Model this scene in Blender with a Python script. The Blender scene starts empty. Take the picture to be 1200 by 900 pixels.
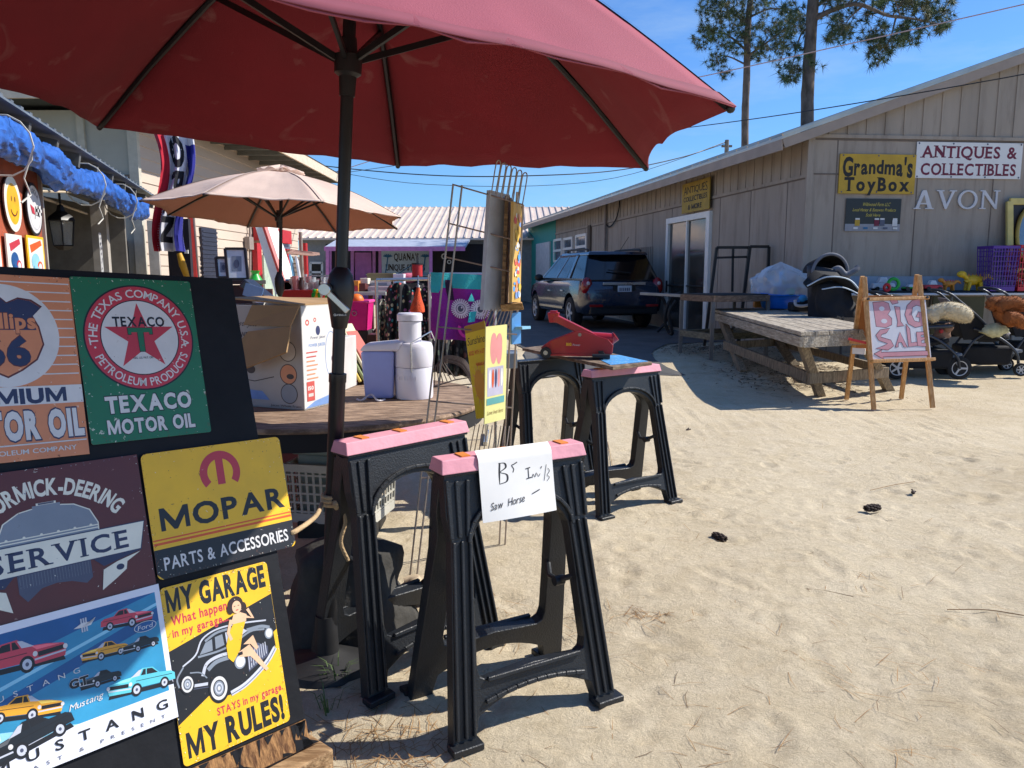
import bpy, bmesh, math, random
from mathutils import Vector, Matrix, noise
random.seed(7)
R = math.radians
S = bpy.context.scene
COL = S.collection

# ---------------------------------------------------------------- camera, world, sun, exposure
PITCH, CAMH, FPX = R(8.2), 1.4, 900.0
cd = bpy.data.cameras.new('camera'); cam = bpy.data.objects.new('camera', cd); COL.objects.link(cam)
cam.location = (0, 0, CAMH); cam.rotation_euler = (math.pi/2 - PITCH, 0, 0)
cd.sensor_width = 36; cd.lens = 27; cd.clip_end = 2000; cd.clip_start = 0.05
S.camera = cam
SUN_AZ, SUN_EL = R(12), R(42)          # azimuth from +X towards +Y
TOSUN = Vector((math.cos(SUN_EL)*math.cos(SUN_AZ), math.cos(SUN_EL)*math.sin(SUN_AZ), math.sin(SUN_EL)))
w = bpy.data.worlds.new('World'); S.world = w; w.use_nodes = True
nt = w.node_tree; nt.nodes.clear()
sky = nt.nodes.new('ShaderNodeTexSky'); sky.sky_type = 'NISHITA'; sky.sun_disc = False
sky.sun_elevation = SUN_EL; sky.sun_rotation = math.pi/2 - SUN_AZ
sky.air_density = 1.0; sky.dust_density = 0.25; sky.ozone_density = 2.2; sky.altitude = 0
bg = nt.nodes.new('ShaderNodeBackground'); bg.inputs['Strength'].default_value = 0.09
out = nt.nodes.new('ShaderNodeOutputWorld')
# faint thin clouds low in the sky
tc = nt.nodes.new('ShaderNodeTexCoord'); mp = nt.nodes.new('ShaderNodeMapping'); mp.inputs['Scale'].default_value = (1.6, 1.6, 7)
nz = nt.nodes.new('ShaderNodeTexNoise'); nz.inputs['Scale'].default_value = 2.6; nz.inputs['Detail'].default_value = 7; nz.inputs['Roughness'].default_value = 0.62
rp = nt.nodes.new('ShaderNodeValToRGB'); rp.color_ramp.elements[0].position = 0.48; rp.color_ramp.elements[1].position = 0.82
rp.color_ramp.elements[1].color = (0.42, 0.42, 0.42, 1)
mx = nt.nodes.new('ShaderNodeMixRGB'); mx.inputs[2].default_value = (4.6, 6.0, 7.2, 1)
tint = nt.nodes.new('ShaderNodeMixRGB'); tint.blend_type = 'MULTIPLY'; tint.inputs[0].default_value = 1; tint.inputs[2].default_value = (0.56, 0.91, 1.36, 1)
nt.links.new(tc.outputs['Generated'], mp.inputs[0]); nt.links.new(mp.outputs[0], nz.inputs['Vector']); nt.links.new(nz.outputs['Fac'], rp.inputs[0])
nt.links.new(sky.outputs[0], tint.inputs[1]); nt.links.new(rp.outputs[0], mx.inputs[0]); nt.links.new(tint.outputs[0], mx.inputs[1])
nt.links.new(mx.outputs[0], bg.inputs[0]); nt.links.new(bg.outputs[0], out.inputs[0])
sl = bpy.data.lights.new('sun', 'SUN'); sl.energy = 4.8; sl.angle = R(0.5); sl.color = (1.0, 0.95, 0.87)
so = bpy.data.objects.new('sun', sl); COL.objects.link(so); so.location = (20, 4, 18)
so.rotation_euler = TOSUN.to_track_quat('Z', 'Y').to_euler()
S.view_settings.view_transform = 'Standard'; S.view_settings.look = 'None'
S.view_settings.exposure = 0.5; S.view_settings.gamma = 1.0; S.view_settings.use_curve_mapping = False
S.render.engine = 'CYCLES'
S.render.resolution_x = 1024; S.render.resolution_y = 768

# ---------------------------------------------------------------- helpers
def ray(px, py):
    u = (px-600)/FPX; v = (450-py)/FPX
    return Vector((u, math.cos(PITCH)+v*math.sin(PITCH), -math.sin(PITCH)+v*math.cos(PITCH)))
def G(px, py, z=0.0):
    d = ray(px, py); t = (z-CAMH)/d.z
    return Vector((0, 0, CAMH)) + d*t
def P(px, py, Y):
    d = ray(px, py); return Vector((0, 0, CAMH)) + d*(Y/d.y)
def sstep(a, b, x):
    t = max(0, min(1, (x-a)/(b-a))); return t*t*(3-2*t)
def hz(x, y):
    return 0.2*sstep(8.5, 11.8, y)
def lin(c):
    if isinstance(c, str):
        c = c.lstrip('#'); c = [int(c[i:i+2], 16)/255 for i in (0, 2, 4)]
        return tuple(v/12.92 if v <= 0.04045 else ((v+0.055)/1.055)**2.4 for v in c)
    return tuple(c)
MATS = {}
def M(name, col=None, rough=0.6, metal=0.0, var=0.14, scale=6.0, bump=0.0, bscale=60.0, chips=None, chipamt=0.62, alpha=1.0, emit=0.0, trans=0.0, coat=0.0, spec=0.5, stretch=None, sub=0.0):
    if name in MATS: return MATS[name]
    m = bpy.data.materials.new(name); m.use_nodes = True; MATS[name] = m
    n = m.node_tree; b = n.nodes['Principled BSDF']; L = n.links
    c = lin(col)
    b.inputs['Roughness'].default_value = rough; b.inputs['Metallic'].default_value = metal
    b.inputs['Specular IOR Level'].default_value = spec
    if coat: b.inputs['Coat Weight'].default_value = coat; b.inputs['Coat Roughness'].default_value = 0.06
    if trans: b.inputs['Transmission Weight'].default_value = trans
    if alpha < 1: b.inputs['Alpha'].default_value = alpha
    t = n.nodes.new('ShaderNodeTexCoord'); vec = t.outputs['Object']
    if stretch:
        mpn = n.nodes.new('ShaderNodeMapping'); mpn.inputs['Scale'].default_value = stretch; L.new(vec, mpn.inputs[0]); vec = mpn.outputs[0]
    nz = n.nodes.new('ShaderNodeTexNoise'); nz.inputs['Scale'].default_value = scale; nz.inputs['Detail'].default_value = 6; nz.inputs['Roughness'].default_value = 0.6
    L.new(vec, nz.inputs['Vector'])
    r = n.nodes.new('ShaderNodeValToRGB'); r.color_ramp.elements[0].position = 0.3; r.color_ramp.elements[1].position = 0.7
    lo = [max(0, v*(1-var)) for v in c]; hi = [min(1, v*(1+var)+0.01*var) for v in c]
    r.color_ramp.elements[0].color = (*lo, 1); r.color_ramp.elements[1].color = (*hi, 1)
    L.new(nz.outputs['Fac'], r.inputs[0]); colout = r.outputs[0]
    if chips:
        n2 = n.nodes.new('ShaderNodeTexNoise'); n2.inputs['Scale'].default_value = 38; n2.inputs['Detail'].default_value = 5; n2.inputs['Roughness'].default_value = 0.7
        L.new(t.outputs['Object'], n2.inputs['Vector'])
        r2 = n.nodes.new('ShaderNodeValToRGB'); r2.color_ramp.elements[0].position = chipamt; r2.color_ramp.elements[1].position = chipamt+0.02
        L.new(n2.outputs['Fac'], r2.inputs[0])
        mxx = n.nodes.new('ShaderNodeMixRGB'); mxx.inputs[2].default_value = (*lin(chips), 1)
        L.new(r2.outputs[0], mxx.inputs[0]); L.new(colout, mxx.inputs[1]); colout = mxx.outputs[0]
    L.new(colout, b.inputs['Base Color'])
    rr = n.nodes.new('ShaderNodeMapRange'); rr.inputs[3].default_value = max(0.02, rough-0.08); rr.inputs[4].default_value = min(1, rough+0.1)
    L.new(nz.outputs['Fac'], rr.inputs[0]); L.new(rr.outputs[0], b.inputs['Roughness'])
    if bump:
        nb = n.nodes.new('ShaderNodeTexNoise'); nb.inputs['Scale'].default_value = bscale; nb.inputs['Detail'].default_value = 4
        L.new(vec, nb.inputs['Vector'])
        bp = n.nodes.new('ShaderNodeBump'); bp.inputs['Strength'].default_value = min(1, bump); bp.inputs['Distance'].default_value = 0.01
        L.new(nb.outputs['Fac'], bp.inputs['Height']); L.new(bp.outputs[0], b.inputs['Normal'])
    if emit:
        b.inputs['Emission Color'].default_value = (*c, 1); b.inputs['Emission Strength'].default_value = emit
    return m
def cloth_mat(name, col, through=0.35, var=0.1, scale=3.0, streak=None):
    """woven fabric that lets some light through"""
    if name in MATS: return MATS[name]
    m = M(name, col, 0.85, var=var, scale=scale, bump=0.25, bscale=260)
    n = m.node_tree; b = n.nodes['Principled BSDF']; L = n.links
    src = b.inputs['Base Color'].links[0].from_socket
    if streak:
        t = n.nodes.new('ShaderNodeTexCoord'); nn = n.nodes.new('ShaderNodeTexNoise'); nn.inputs['Scale'].default_value = 5; nn.inputs['Detail'].default_value = 8; nn.inputs['Distortion'].default_value = 1.2
        L.new(t.outputs['Object'], nn.inputs['Vector'])
        r = n.nodes.new('ShaderNodeValToRGB'); r.color_ramp.elements[0].position = 0.63; r.color_ramp.elements[1].position = 0.74; r.color_ramp.elements[1].color = (0.35, 0.35, 0.35, 1)
        L.new(nn.outputs['Fac'], r.inputs[0]); mm = n.nodes.new('ShaderNodeMixRGB'); mm.inputs[2].default_value = (*lin(streak), 1)
        L.new(r.outputs[0], mm.inputs[0]); L.new(src, mm.inputs[1]); L.new(mm.outputs[0], b.inputs['Base Color']); src = mm.outputs[0]
    tr = n.nodes.new('ShaderNodeBsdfTranslucent'); mix = n.nodes.new('ShaderNodeMixShader'); mix.inputs[0].default_value = through
    o = n.nodes['Material Output']
    L.new(src, tr.inputs[0]); L.new(b.outputs[0], mix.inputs[1]); L.new(tr.outputs[0], mix.inputs[2]); L.new(mix.outputs[0], o.inputs[0])
    return m
def wood_mat(name, col, dark, scale=3.0, stretch=(1, 12, 12), rough=0.8, bump=0.5):
    if name in MATS: return MATS[name]
    m = M(name, col, rough, var=0.18, scale=scale, bump=bump, bscale=9, stretch=stretch)
    n = m.node_tree; b = n.nodes['Principled BSDF']; L = n.links
    src = b.inputs['Base Color'].links[0].from_socket
    t = n.nodes.new('ShaderNodeTexCoord'); mp2 = n.nodes.new('ShaderNodeMapping'); mp2.inputs['Scale'].default_value = tuple(s*2.3 for s in stretch)
    nn = n.nodes.new('ShaderNodeTexNoise'); nn.inputs['Scale'].default_value = 2.2; nn.inputs['Detail'].default_value = 9; nn.inputs['Roughness'].default_value = 0.7
    L.new(t.outputs['Object'], mp2.inputs[0]); L.new(mp2.outputs[0], nn.inputs['Vector'])
    r = n.nodes.new('ShaderNodeValToRGB'); r.color_ramp.elements[0].position = 0.42; r.color_ramp.elements[1].position = 0.62
    L.new(nn.outputs['Fac'], r.inputs[0]); mm = n.nodes.new('ShaderNodeMixRGB'); mm.inputs[1].default_value = (*lin(dark), 1)
    L.new(r.outputs[0], mm.inputs[0]); L.new(src, mm.inputs[2]); L.new(mm.outputs[0], b.inputs['Base Color'])
    return m

class MB:
    """collects shapes and links them as one mesh object"""
    def __init__(s): s.v = []; s.f = []; s.m = []
    def add(s, vs, fs, mi=0):
        o = len(s.v); s.v += [Vector(v) for v in vs]
        for f in fs: s.f.append([i+o for i in f]); s.m.append(mi)
    def box(s, c, d, mi=0, rot=None, taper=1.0):
        hx, hy, hh = d[0]/2, d[1]/2, d[2]/2
        vs = [Vector((x*hx*(taper if zz > 0 else 1), y*hy*(taper if zz > 0 else 1), zz*hh)) for zz in (-1, 1) for x, y in ((-1, -1), (1, -1), (1, 1), (-1, 1))]
        if rot is not None:
            mt = rot if isinstance(rot, Matrix) else Matrix.Rotation(rot, 3, 'Z')
            vs = [mt @ v for v in vs]
        c = Vector(c)
        s.add([v+c for v in vs], [(3, 2, 1, 0), (4, 5, 6, 7), (0, 1, 5, 4), (1, 2, 6, 5), (2, 3, 7, 6), (3, 0, 4, 7)], mi)
    def hexa(s, b, t, mi=0):
        """b, t: four points each, same order"""
        s.add(list(b)+list(t), [(3, 2, 1, 0), (4, 5, 6, 7), (0, 1, 5, 4), (1, 2, 6, 5), (2, 3, 7, 6), (3, 0, 4, 7)], mi)
    def beam(s, a, b, wd, ht, mi=0, up=(0, 0, 1)):
        a = Vector(a); b = Vector(b); d = (b-a).normalized(); u = Vector(up)
        x = d.cross(u)
        if x.length < 1e-4: x = d.cross(Vector((1, 0, 0)))
        x.normalize(); y = x.cross(d).normalized()
        q = [x*wd/2*i + y*ht/2*j for i, j in ((-1, -1), (1, -1), (1, 1), (-1, 1))]
        s.hexa([a+k for k in q], [b+k for k in q], mi)
    def tube(s, pts, r, n=8, mi=0, closed=False, cap=True):
        pts = [Vector(p) for p in pts]; N = len(pts); rings = []
        prev = None
        for i, p in enumerate(pts):
            if closed: d = pts[(i+1) % N]-pts[i-1]
            else: d = pts[min(i+1, N-1)]-pts[max(i-1, 0)]
            d.normalize()
            if prev is None:
                x = d.cross(Vector((0, 0, 1)))
                if x.length < 1e-3: x = d.cross(Vector((1, 0, 0)))
            else:
                x = prev - d*prev.dot(d)
            x.normalize(); prev = x; y = d.cross(x)
            rr = r[i] if isinstance(r, (list, tuple)) else r
            rings.append([p+(x*math.cos(k*2*math.pi/n)+y*math.sin(k*2*math.pi/n))*rr for k in range(n)])
        vs = [v for q in rings for v in q]; fs = []
        for i in range(N if closed else N-1):
            a = i*n; b = ((i+1) % N)*n
            for k in range(n): fs.append((a+k, a+(k+1) % n, b+(k+1) % n, b+k))
        if cap and not closed:
            fs.append(tuple(range(n))[::-1]); fs.append(tuple((N-1)*n+k for k in range(n)))
        s.add(vs, fs, mi)
    def cyl(s, a, b, r, r2=None, n=16, mi=0): s.tube([a, b], [r, r if r2 is None else r2], n, mi)
    def lathe(s, prof, o=(0, 0, 0), n=24, mi=0, axis=None, sx=1.0, sy=1.0, cap=True):
        o = Vector(o); vs = []; fs = []
        mt = Vector(axis).to_track_quat('Z', 'Y').to_matrix() if axis is not None else Matrix.Identity(3)
        for r, z in prof:
            for k in range(n):
                a = 2*math.pi*k/n; vs.append(o+mt @ Vector((r*sx*math.cos(a), r*sy*math.sin(a), z)))
        for i in range(len(prof)-1):
            for k in range(n): fs.append((i*n+k, i*n+(k+1) % n, (i+1)*n+(k+1) % n, (i+1)*n+k))
        if cap and prof[0][0] > 1e-5: fs.append(tuple(range(n))[::-1])
        if cap and prof[-1][0] > 1e-5: fs.append(tuple((len(prof)-1)*n+k for k in range(n)))
        s.add(vs, fs, mi)
    def ball(s, c, r, n=14, mi=0, rot=None, lump=0.0, seed=0):
        if not isinstance(r, (tuple, list)): r = (r, r, r)
        h = max(5, n//2); vs = []; fs = []; c = Vector(c)
        for i in range(h+1):
            th = math.pi*i/h
            for k in range(n):
                a = 2*math.pi*k/n; q = Vector((math.sin(th)*math.cos(a), math.sin(th)*math.sin(a), math.cos(th)))
                if lump: q = q*(1+lump*noise.noise(q*2.3+Vector((seed, 0, 0))))
                q = Vector((q.x*r[0], q.y*r[1], q.z*r[2]))
                if rot is not None: q = rot @ q
                vs.append(c+q)
        for i in range(h):
            for k in range(n): fs.append((i*n+k, (i+1)*n+k, (i+1)*n+(k+1) % n, i*n+(k+1) % n))
        s.add(vs, fs, mi)
    def prism(s, poly, th, fr, mi=0, skip=()):
        """poly: 2-D outline (counter-clockwise), fr=(origin, x axis, y axis, normal); thickness goes back from the plane"""
        O, X, Y, N = fr; n = len(poly)
        a = [O+X*p[0]+Y*p[1] for p in poly]; b = [q-N*th for q in a]
        fs = [tuple(range(n)), tuple(range(2*n-1, n-1, -1))]
        for i in range(n):
            if i in skip: continue
            j = (i+1) % n; fs.append((i, i+n, j+n, j))
        s.add(a+b, fs, mi)
    def grid(s, f, nu, nv, mi=0):
        vs = [f(i/nu, j/nv) for j in range(nv+1) for i in range(nu+1)]; q = nu+1
        s.add(vs, [(j*q+i, j*q+i+1, (j+1)*q+i+1, (j+1)*q+i) for j in range(nv) for i in range(nu)], mi)
    def fuzz(s, cnt, ln, seed=1, wd=0.0035):
        """short tufts of pile standing on the surface built so far"""
        r = random.Random(seed); base = list(zip(s.f, s.m)); V = s.v
        for _ in range(cnt):
            f, mi = base[r.randrange(len(base))]; a, b, c = V[f[0]], V[f[1]], V[f[2]]; nn = (b-a).cross(c-a)
            if nn.length < 1e-9: continue
            nn.normalize(); u, v = r.random(), r.random(); p = a+(b-a)*u*.9+(c-b)*v*.9*u
            cen = sum((V[i] for i in f), Vector())/len(f); d = (nn+Vector((r.gauss(0, .5), r.gauss(0, .5), r.gauss(0, .5)))).normalized()
            for sg in (1, -1):
                e = p+d*ln*r.uniform(.5, 1.1)*sg; q = d.cross(nn if abs(d.dot(nn)) < .99 else Vector((1, 0, 0)))
                if q.length < 1e-6: continue
                q = q.normalized()*wd; s.add([p-q, p+q, e], [(0, 1, 2)], mi)
        return s
    def build(s, name, mats, parent=None, smooth=None, bevel=0.0, local=False, solid=0.0, fix=True, segs=2):
        if not isinstance(mats, (list, tuple)): mats = [mats]
        off = Vector((0, 0, 0))
        q = parent
        if not local:
            while q is not None: off = off + q.location; q = q.parent
        me = bpy.data.meshes.new(name)
        me.from_pydata([tuple(v-off) for v in s.v], [], s.f); me.update()
        for m in mats: me.materials.append(m)
        me.polygons.foreach_set('material_index', s.m)
        if fix:
            bm = bmesh.new(); bm.from_mesh(me); bmesh.ops.recalc_face_normals(bm, faces=bm.faces); bm.to_mesh(me); bm.free()
        if smooth is not None:
            me.polygons.foreach_set('use_smooth', [True]*len(me.polygons)); me.set_sharp_from_angle(angle=R(smooth))
        o = bpy.data.objects.new(name, me); COL.objects.link(o)
        if parent is not None: o.parent = parent
        if solid:
            md = o.modifiers.new('solid', 'SOLIDIFY'); md.thickness = solid; md.offset = 0
        if bevel:
            md = o.modifiers.new('bevel', 'BEVEL'); md.width = bevel; md.segments = segs; md.limit_method = 'ANGLE'; md.angle_limit = R(40)
        return o
def tag(o, label=None, cat=None, group=None, kind=None):
    if label: o['label'] = label
    if cat: o['category'] = cat
    if group: o['group'] = group
    if kind: o['kind'] = kind
    return o
def thing(name, label, cat, loc=(0, 0, 0), rz=0.0, group=None):
    o = bpy.data.objects.new(name, None); COL.objects.link(o); o.empty_display_size = 0.1
    o.location = loc; o.rotation_euler = (0, 0, rz)
    return tag(o, label, cat, group)
def bez(pts, n=8):
    """Catmull-Rom through points"""
    pts = [Vector(p) for p in pts]; q = [2*pts[0]-pts[1]]+pts+[2*pts[-1]-pts[-2]]; o = []
    for i in range(1, len(q)-2):
        for k in range(n):
            t = k/n; a, b, c, d = q[i-1:i+3]
            o.append(0.5*((2*b)+(c-a)*t+(2*a-5*b+4*c-d)*t*t+(3*b-a-3*c+d)*t**3))
    o.append(pts[-1]); return o
def arc(cx, cy, rx, ry, a0, a1, n=16):
    return [(cx+rx*math.cos(R(a0+(a1-a0)*k/n)), cy+ry*math.sin(R(a0+(a1-a0)*k/n))) for k in range(n+1)]

# ---- lettering: glyph outlines of the built-in font, turned into flat polygons
GL = {}
def glyph(ch, bold=0.0):
    k = (ch, bold)
    if k in GL: return GL[k]
    if bold > 0.012 and ch in 'MN':      # heavy M and N drawn by hand so their counters stay open
        st = 0.085+1.5*bold; h = 0.73; w_ = 0.80+bold if ch == 'M' else 0.62+bold
        if ch == 'M': p = [(0, 0), (st, 0), (st, h*0.56), (w_/2-st*0.38, 0.0), (w_/2+st*0.38, 0.0), (w_-st, h*0.56), (w_-st, 0), (w_, 0), (w_, h), (w_-st*1.1, h), (w_/2, h*0.36), (st*1.1, h), (0, h)]
        else: p = [(0, 0), (st, 0), (st, h*0.58), (w_-st*1.05, 0), (w_, 0), (w_, h), (w_-st, h), (w_-st, h*0.42), (st*1.05, h), (0, h)]
        GL[k] = (p, [tuple(range(len(p)))], w_); return GL[k]
    cu = bpy.data.curves.new('glyph', 'FONT'); cu.body = ch; cu.size = 1.0; cu.resolution_u = 3; cu.offset = bold
    o = bpy.data.objects.new('glyph', cu); COL.objects.link(o)
    dg = bpy.context.evaluated_depsgraph_get(); ev = o.evaluated_get(dg); me = bpy.data.meshes.new_from_object(ev)
    vs = [(v.co.x, v.co.y) for v in me.vertices]; fs = [tuple(p.vertices) for p in me.polygons]
    bpy.data.objects.remove(o); bpy.data.curves.remove(cu); bpy.data.meshes.remove(me)
    if vs:
        x0 = min(v[0] for v in vs); x1 = max(v[0] for v in vs); vs = [(v[0]-x0, v[1]) for v in vs]; wd = x1-x0
    else: wd = 0.22
    GL[k] = (vs, fs, wd); return GL[k]
SERIF = {'A': 'lr', 'B': 'LtLb', 'C': '', 'D': 'LtLb', 'E': 'LtLb', 'F': 'LtLb', 'G': '', 'H': 'LtLbRtRb', 'I': 'CtCb', 'K': 'LtLbRtRb', 'L': 'LtLb', 'M': 'LtLbRtRb', 'N': 'LtLbRtRb',
         'O': '', 'P': 'LtLb', 'Q': '', 'R': 'LtLbRb', 'S': '', 'T': 'Cb', 'U': 'LtRt', 'V': 'LtRt', 'X': 'LtLbRtRb', 'Y': 'LtRtCb', 'r': '', 'n': '', 'm': ''}
def layout(s, bold=0.0, gap=0.07, serif=0.0):
    """-> list of (verts, faces, x, width), total width; cap height about 0.73"""
    x = 0; o = []
    for ch in s:
        if ch == ' ': x += 0.26+gap; continue
        vs, fs, wd = glyph(ch, bold)
        if serif and ch in SERIF:
            vs = list(vs); fs = list(fs)
            sp = SERIF[ch]; top = max(v[1] for v in vs); bot = min(v[1] for v in vs); st = 0.09+bold
            if sp == 'lr': sp = 'LbRb'
            for i in range(0, len(sp), 2):
                cx = {'L': st*0.5, 'R': wd-st*0.5, 'C': wd/2}[sp[i]]; y = (top-serif*0.55, top) if sp[i+1] == 't' else (bot, bot+serif*0.55)
                b = len(vs); hw = st*0.5+serif*0.9
                vs += [(cx-hw, y[0]), (cx+hw, y[0]), (cx+hw, y[1]), (cx-hw, y[1])]; fs.append((b, b+1, b+2, b+3))
        o.append((vs, fs, x, wd)); x += wd+gap
    return o, x-gap

class Art:
    """a flat panel with its printing: one mesh, printing lies in thin layers over the plate"""
    def __init__(s, w, h, mat, th=0.003, dz=0.00003, corner=0.0, back=None, outline=None):
        s.w = w; s.h = h; s.dz = dz; s.z = 0.0; s.mats = []; s.pts = []; s.fc = []; s.fm = []; s.th = th; s.ox = 0.0
        if outline is None:
            if corner:
                c = corner; outline = arc(w/2-c, h/2-c, c, c, 0, 90, 5)+arc(-w/2+c, h/2-c, c, c, 90, 180, 5)+arc(-w/2+c, -h/2+c, c, c, 180, 270, 5)+arc(w/2-c, -h/2+c, c, c, 270, 360, 5)
            else: outline = [(-w/2, -h/2), (w/2, -h/2), (w/2, h/2), (-w/2, h/2)]
        n = len(outline); s.n0 = n
        for p in outline: s.pts.append((p[0], p[1], 0))
        for p in outline: s.pts.append((p[0], p[1], -th))
        s.face(tuple(range(n)), mat); bk = back or mat
        s.face(tuple(range(2*n-1, n-1, -1)), bk)
        for i in range(n): s.face((i, i+n, (i+1) % n+n, (i+1) % n), bk)
    def mi(s, m):
        if m not in s.mats: s.mats.append(m)
        return s.mats.index(m)
    def face(s, f, m): s.fc.append(f); s.fm.append(s.mi(m))
    def put(s, vs, fs, m, lift=True):
        if lift: s.z += s.dz
        o = len(s.pts); s.pts += [(x+s.ox, y, s.z) for x, y in vs]
        for f in fs: s.face(tuple(i+o for i in f), m)
        return s
    def poly(s, pts, m): return s.put(pts, [tuple(range(len(pts)))], m)
    def rect(s, x0, y0, x1, y1, m): return s.poly([(x0, y0), (x1, y0), (x1, y1), (x0, y1)], m)
    def ell(s, cx, cy, rx, ry, m, n=40): return s.poly(arc(cx, cy, rx, ry, 0, 360, n)[:-1], m)
    def ring(s, cx, cy, r0, r1, m, a0=0, a1=360, n=48, sy=1.0):
        a = arc(cx, cy, r1, r1*sy, a0, a1, n); b = arc(cx, cy, r0, r0*sy, a0, a1, n)
        return s.put(a+b, [(i, i+1, n+1+i+1, n+1+i) for i in range(n)], m)
    def line(s, pts, wd, m, lift=True):
        vs = []; pts = [Vector((p[0], p[1])) for p in pts]
        for i, p in enumerate(pts):
            d = (pts[min(i+1, len(pts)-1)]-pts[max(i-1, 0)])
            if d.length < 1e-9: d = Vector((1, 0))
            d.normalize(); nn = Vector((-d.y, d.x))*wd/2; vs += [tuple(p+nn), tuple(p-nn)]
        return s.put(vs, [(2*i, 2*i+1, 2*i+3, 2*i+2) for i in range(len(pts)-1)], m, lift)
    def text(s, t, cx, cy, hgt, m, width=None, bold=0.0, gap=0.07, rot=0.0, shear=0.0, serif=0.0, align='c', fx=None):
        lo, tw = layout(t, bold, gap, serif); k = hgt/0.73; kx = k if width is None else width/tw
        s.z += s.dz; c, sn = math.cos(R(rot)), math.sin(R(rot))
        x0 = {'c': -tw/2, 'l': 0, 'r': -tw}[align]
        for vs, fs, x, wd in lo:
            q = []
            for vx, vy in vs:
                a = (x0+x+vx)*kx; b = vy*k-hgt/2
                if fx: a, b = fx(a, b)
                a += shear*b; q.append((cx+a*c-b*sn, cy+a*sn+b*c))
            s.put(q, fs, m, False)
        return s
    def arctext(s, t, cx, cy, r, amid, span, hgt, m, inside=False, bold=0.0, gap=0.07, sx=None):
        """letters along a circle; amid, span in degrees; inside=True reads along the bottom of the circle"""
        lo, tw = layout(t, bold, gap); s.z += s.dz; k = hgt/0.73
        kx = R(span)*r/tw if sx is None else sx*k
        for vs, fs, x, wd in lo:
            xm = (x+wd/2-tw/2)*kx
            a = R(amid)-xm/r if not inside else R(amid)+xm/r
            q = []
            for vx, vy in vs:
                lx = (vx-wd/2)*kx; ly = vy*k-hgt/2
                if not inside: X = Vector((math.sin(a), -math.cos(a))); Y = Vector((math.cos(a), math.sin(a)))
                else: X = Vector((-math.sin(a), math.cos(a))); Y = Vector((-math.cos(a), -math.sin(a)))
                p = Vector((cx+r*math.cos(a), cy+r*math.sin(a)))+X*lx+Y*ly; q.append((p.x, p.y))
            s.put(q, fs, m, False)
        return s
    def wear(s, n, mats_, seed=1, edge=0.6, size=0.004):
        """chips and scratches in the printing, most of them near the edges"""
        r = random.Random(seed); s.z += s.dz
        for _ in range(n):
            x, y = r.uniform(-.49, .49)*s.w, r.uniform(-.49, .49)*s.h
            if r.random() < edge:
                if r.random() < .5: x = math.copysign(s.w*(.497-abs(r.gauss(0, .012))), x)
                else: y = math.copysign(s.h*(.497-abs(r.gauss(0, .012))), y)
            a = r.uniform(0, 6.28); L_ = size*r.uniform(.3, 1.0)*(3 if r.random() < .08 else 1); q = size*r.uniform(.1, .35); c, sn = math.cos(a), math.sin(a)
            p = [(-L_/2, 0), (-L_*.1, -q), (L_/2, -q*.3), (L_*.2, q*.8)]
            s.put([(max(-s.w*.5, min(s.w*.5, x+u*c-v*sn)), max(-s.h*.5, min(s.h*.5, y+u*sn+v*c))) for u, v in p], [(0, 1, 2, 3)], r.choice(mats_), False)
        return s
    def build(s, name, O, X, U, parent=None, warp=None, cut=0.0):
        O = Vector(O); X = Vector(X).normalized(); U = Vector(U); U = (U-X*U.dot(X)).normalized(); N = X.cross(U)
        me = bpy.data.meshes.new(name)
        if warp and cut:      # split the big faces so the panel can bend
            bm = bmesh.new(); vs = [bm.verts.new(p) for p in s.pts]
            for f, m in zip(s.fc, s.fm):
                try: fa = bm.faces.new([vs[i] for i in f]); fa.material_index = m
                except ValueError: pass
            for ax, half in ((0, s.w/2), (1, s.h/2)):
                k = -half+cut
                while k < half:
                    co = Vector((0, 0, 0)); co[ax] = k; no = Vector((0, 0, 0)); no[ax] = 1
                    bmesh.ops.bisect_plane(bm, geom=bm.verts[:]+bm.edges[:]+bm.faces[:], plane_co=co, plane_no=no); k += cut
            for v in bm.verts:
                p = warp(v.co.x, v.co.y); q = Vector(p) if not isinstance(p, (int, float)) else Vector((v.co.x, v.co.y, p))
                v.co = Vector((q.x, q.y, q.z+v.co.z))
            bm.to_mesh(me); bm.free()
            me.polygons.foreach_set('use_smooth', [True]*len(me.polygons)); me.set_sharp_from_angle(angle=R(50))
        else:
            me.from_pydata(s.pts, [], s.fc); me.update(); me.polygons.foreach_set('material_index', s.fm)
        for m in s.mats: me.materials.append(m)
        o = bpy.data.objects.new(name, me); COL.objects.link(o)
        mt = Matrix((X, U, N)).transposed().to_4x4(); mt.translation = O
        if parent is not None:
            o.parent = parent; off = Vector((0, 0, 0)); q = parent
            while q is not None: off += q.location; q = q.parent
            mt.translation = O-off
        o.matrix_local = mt
        return o

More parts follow.
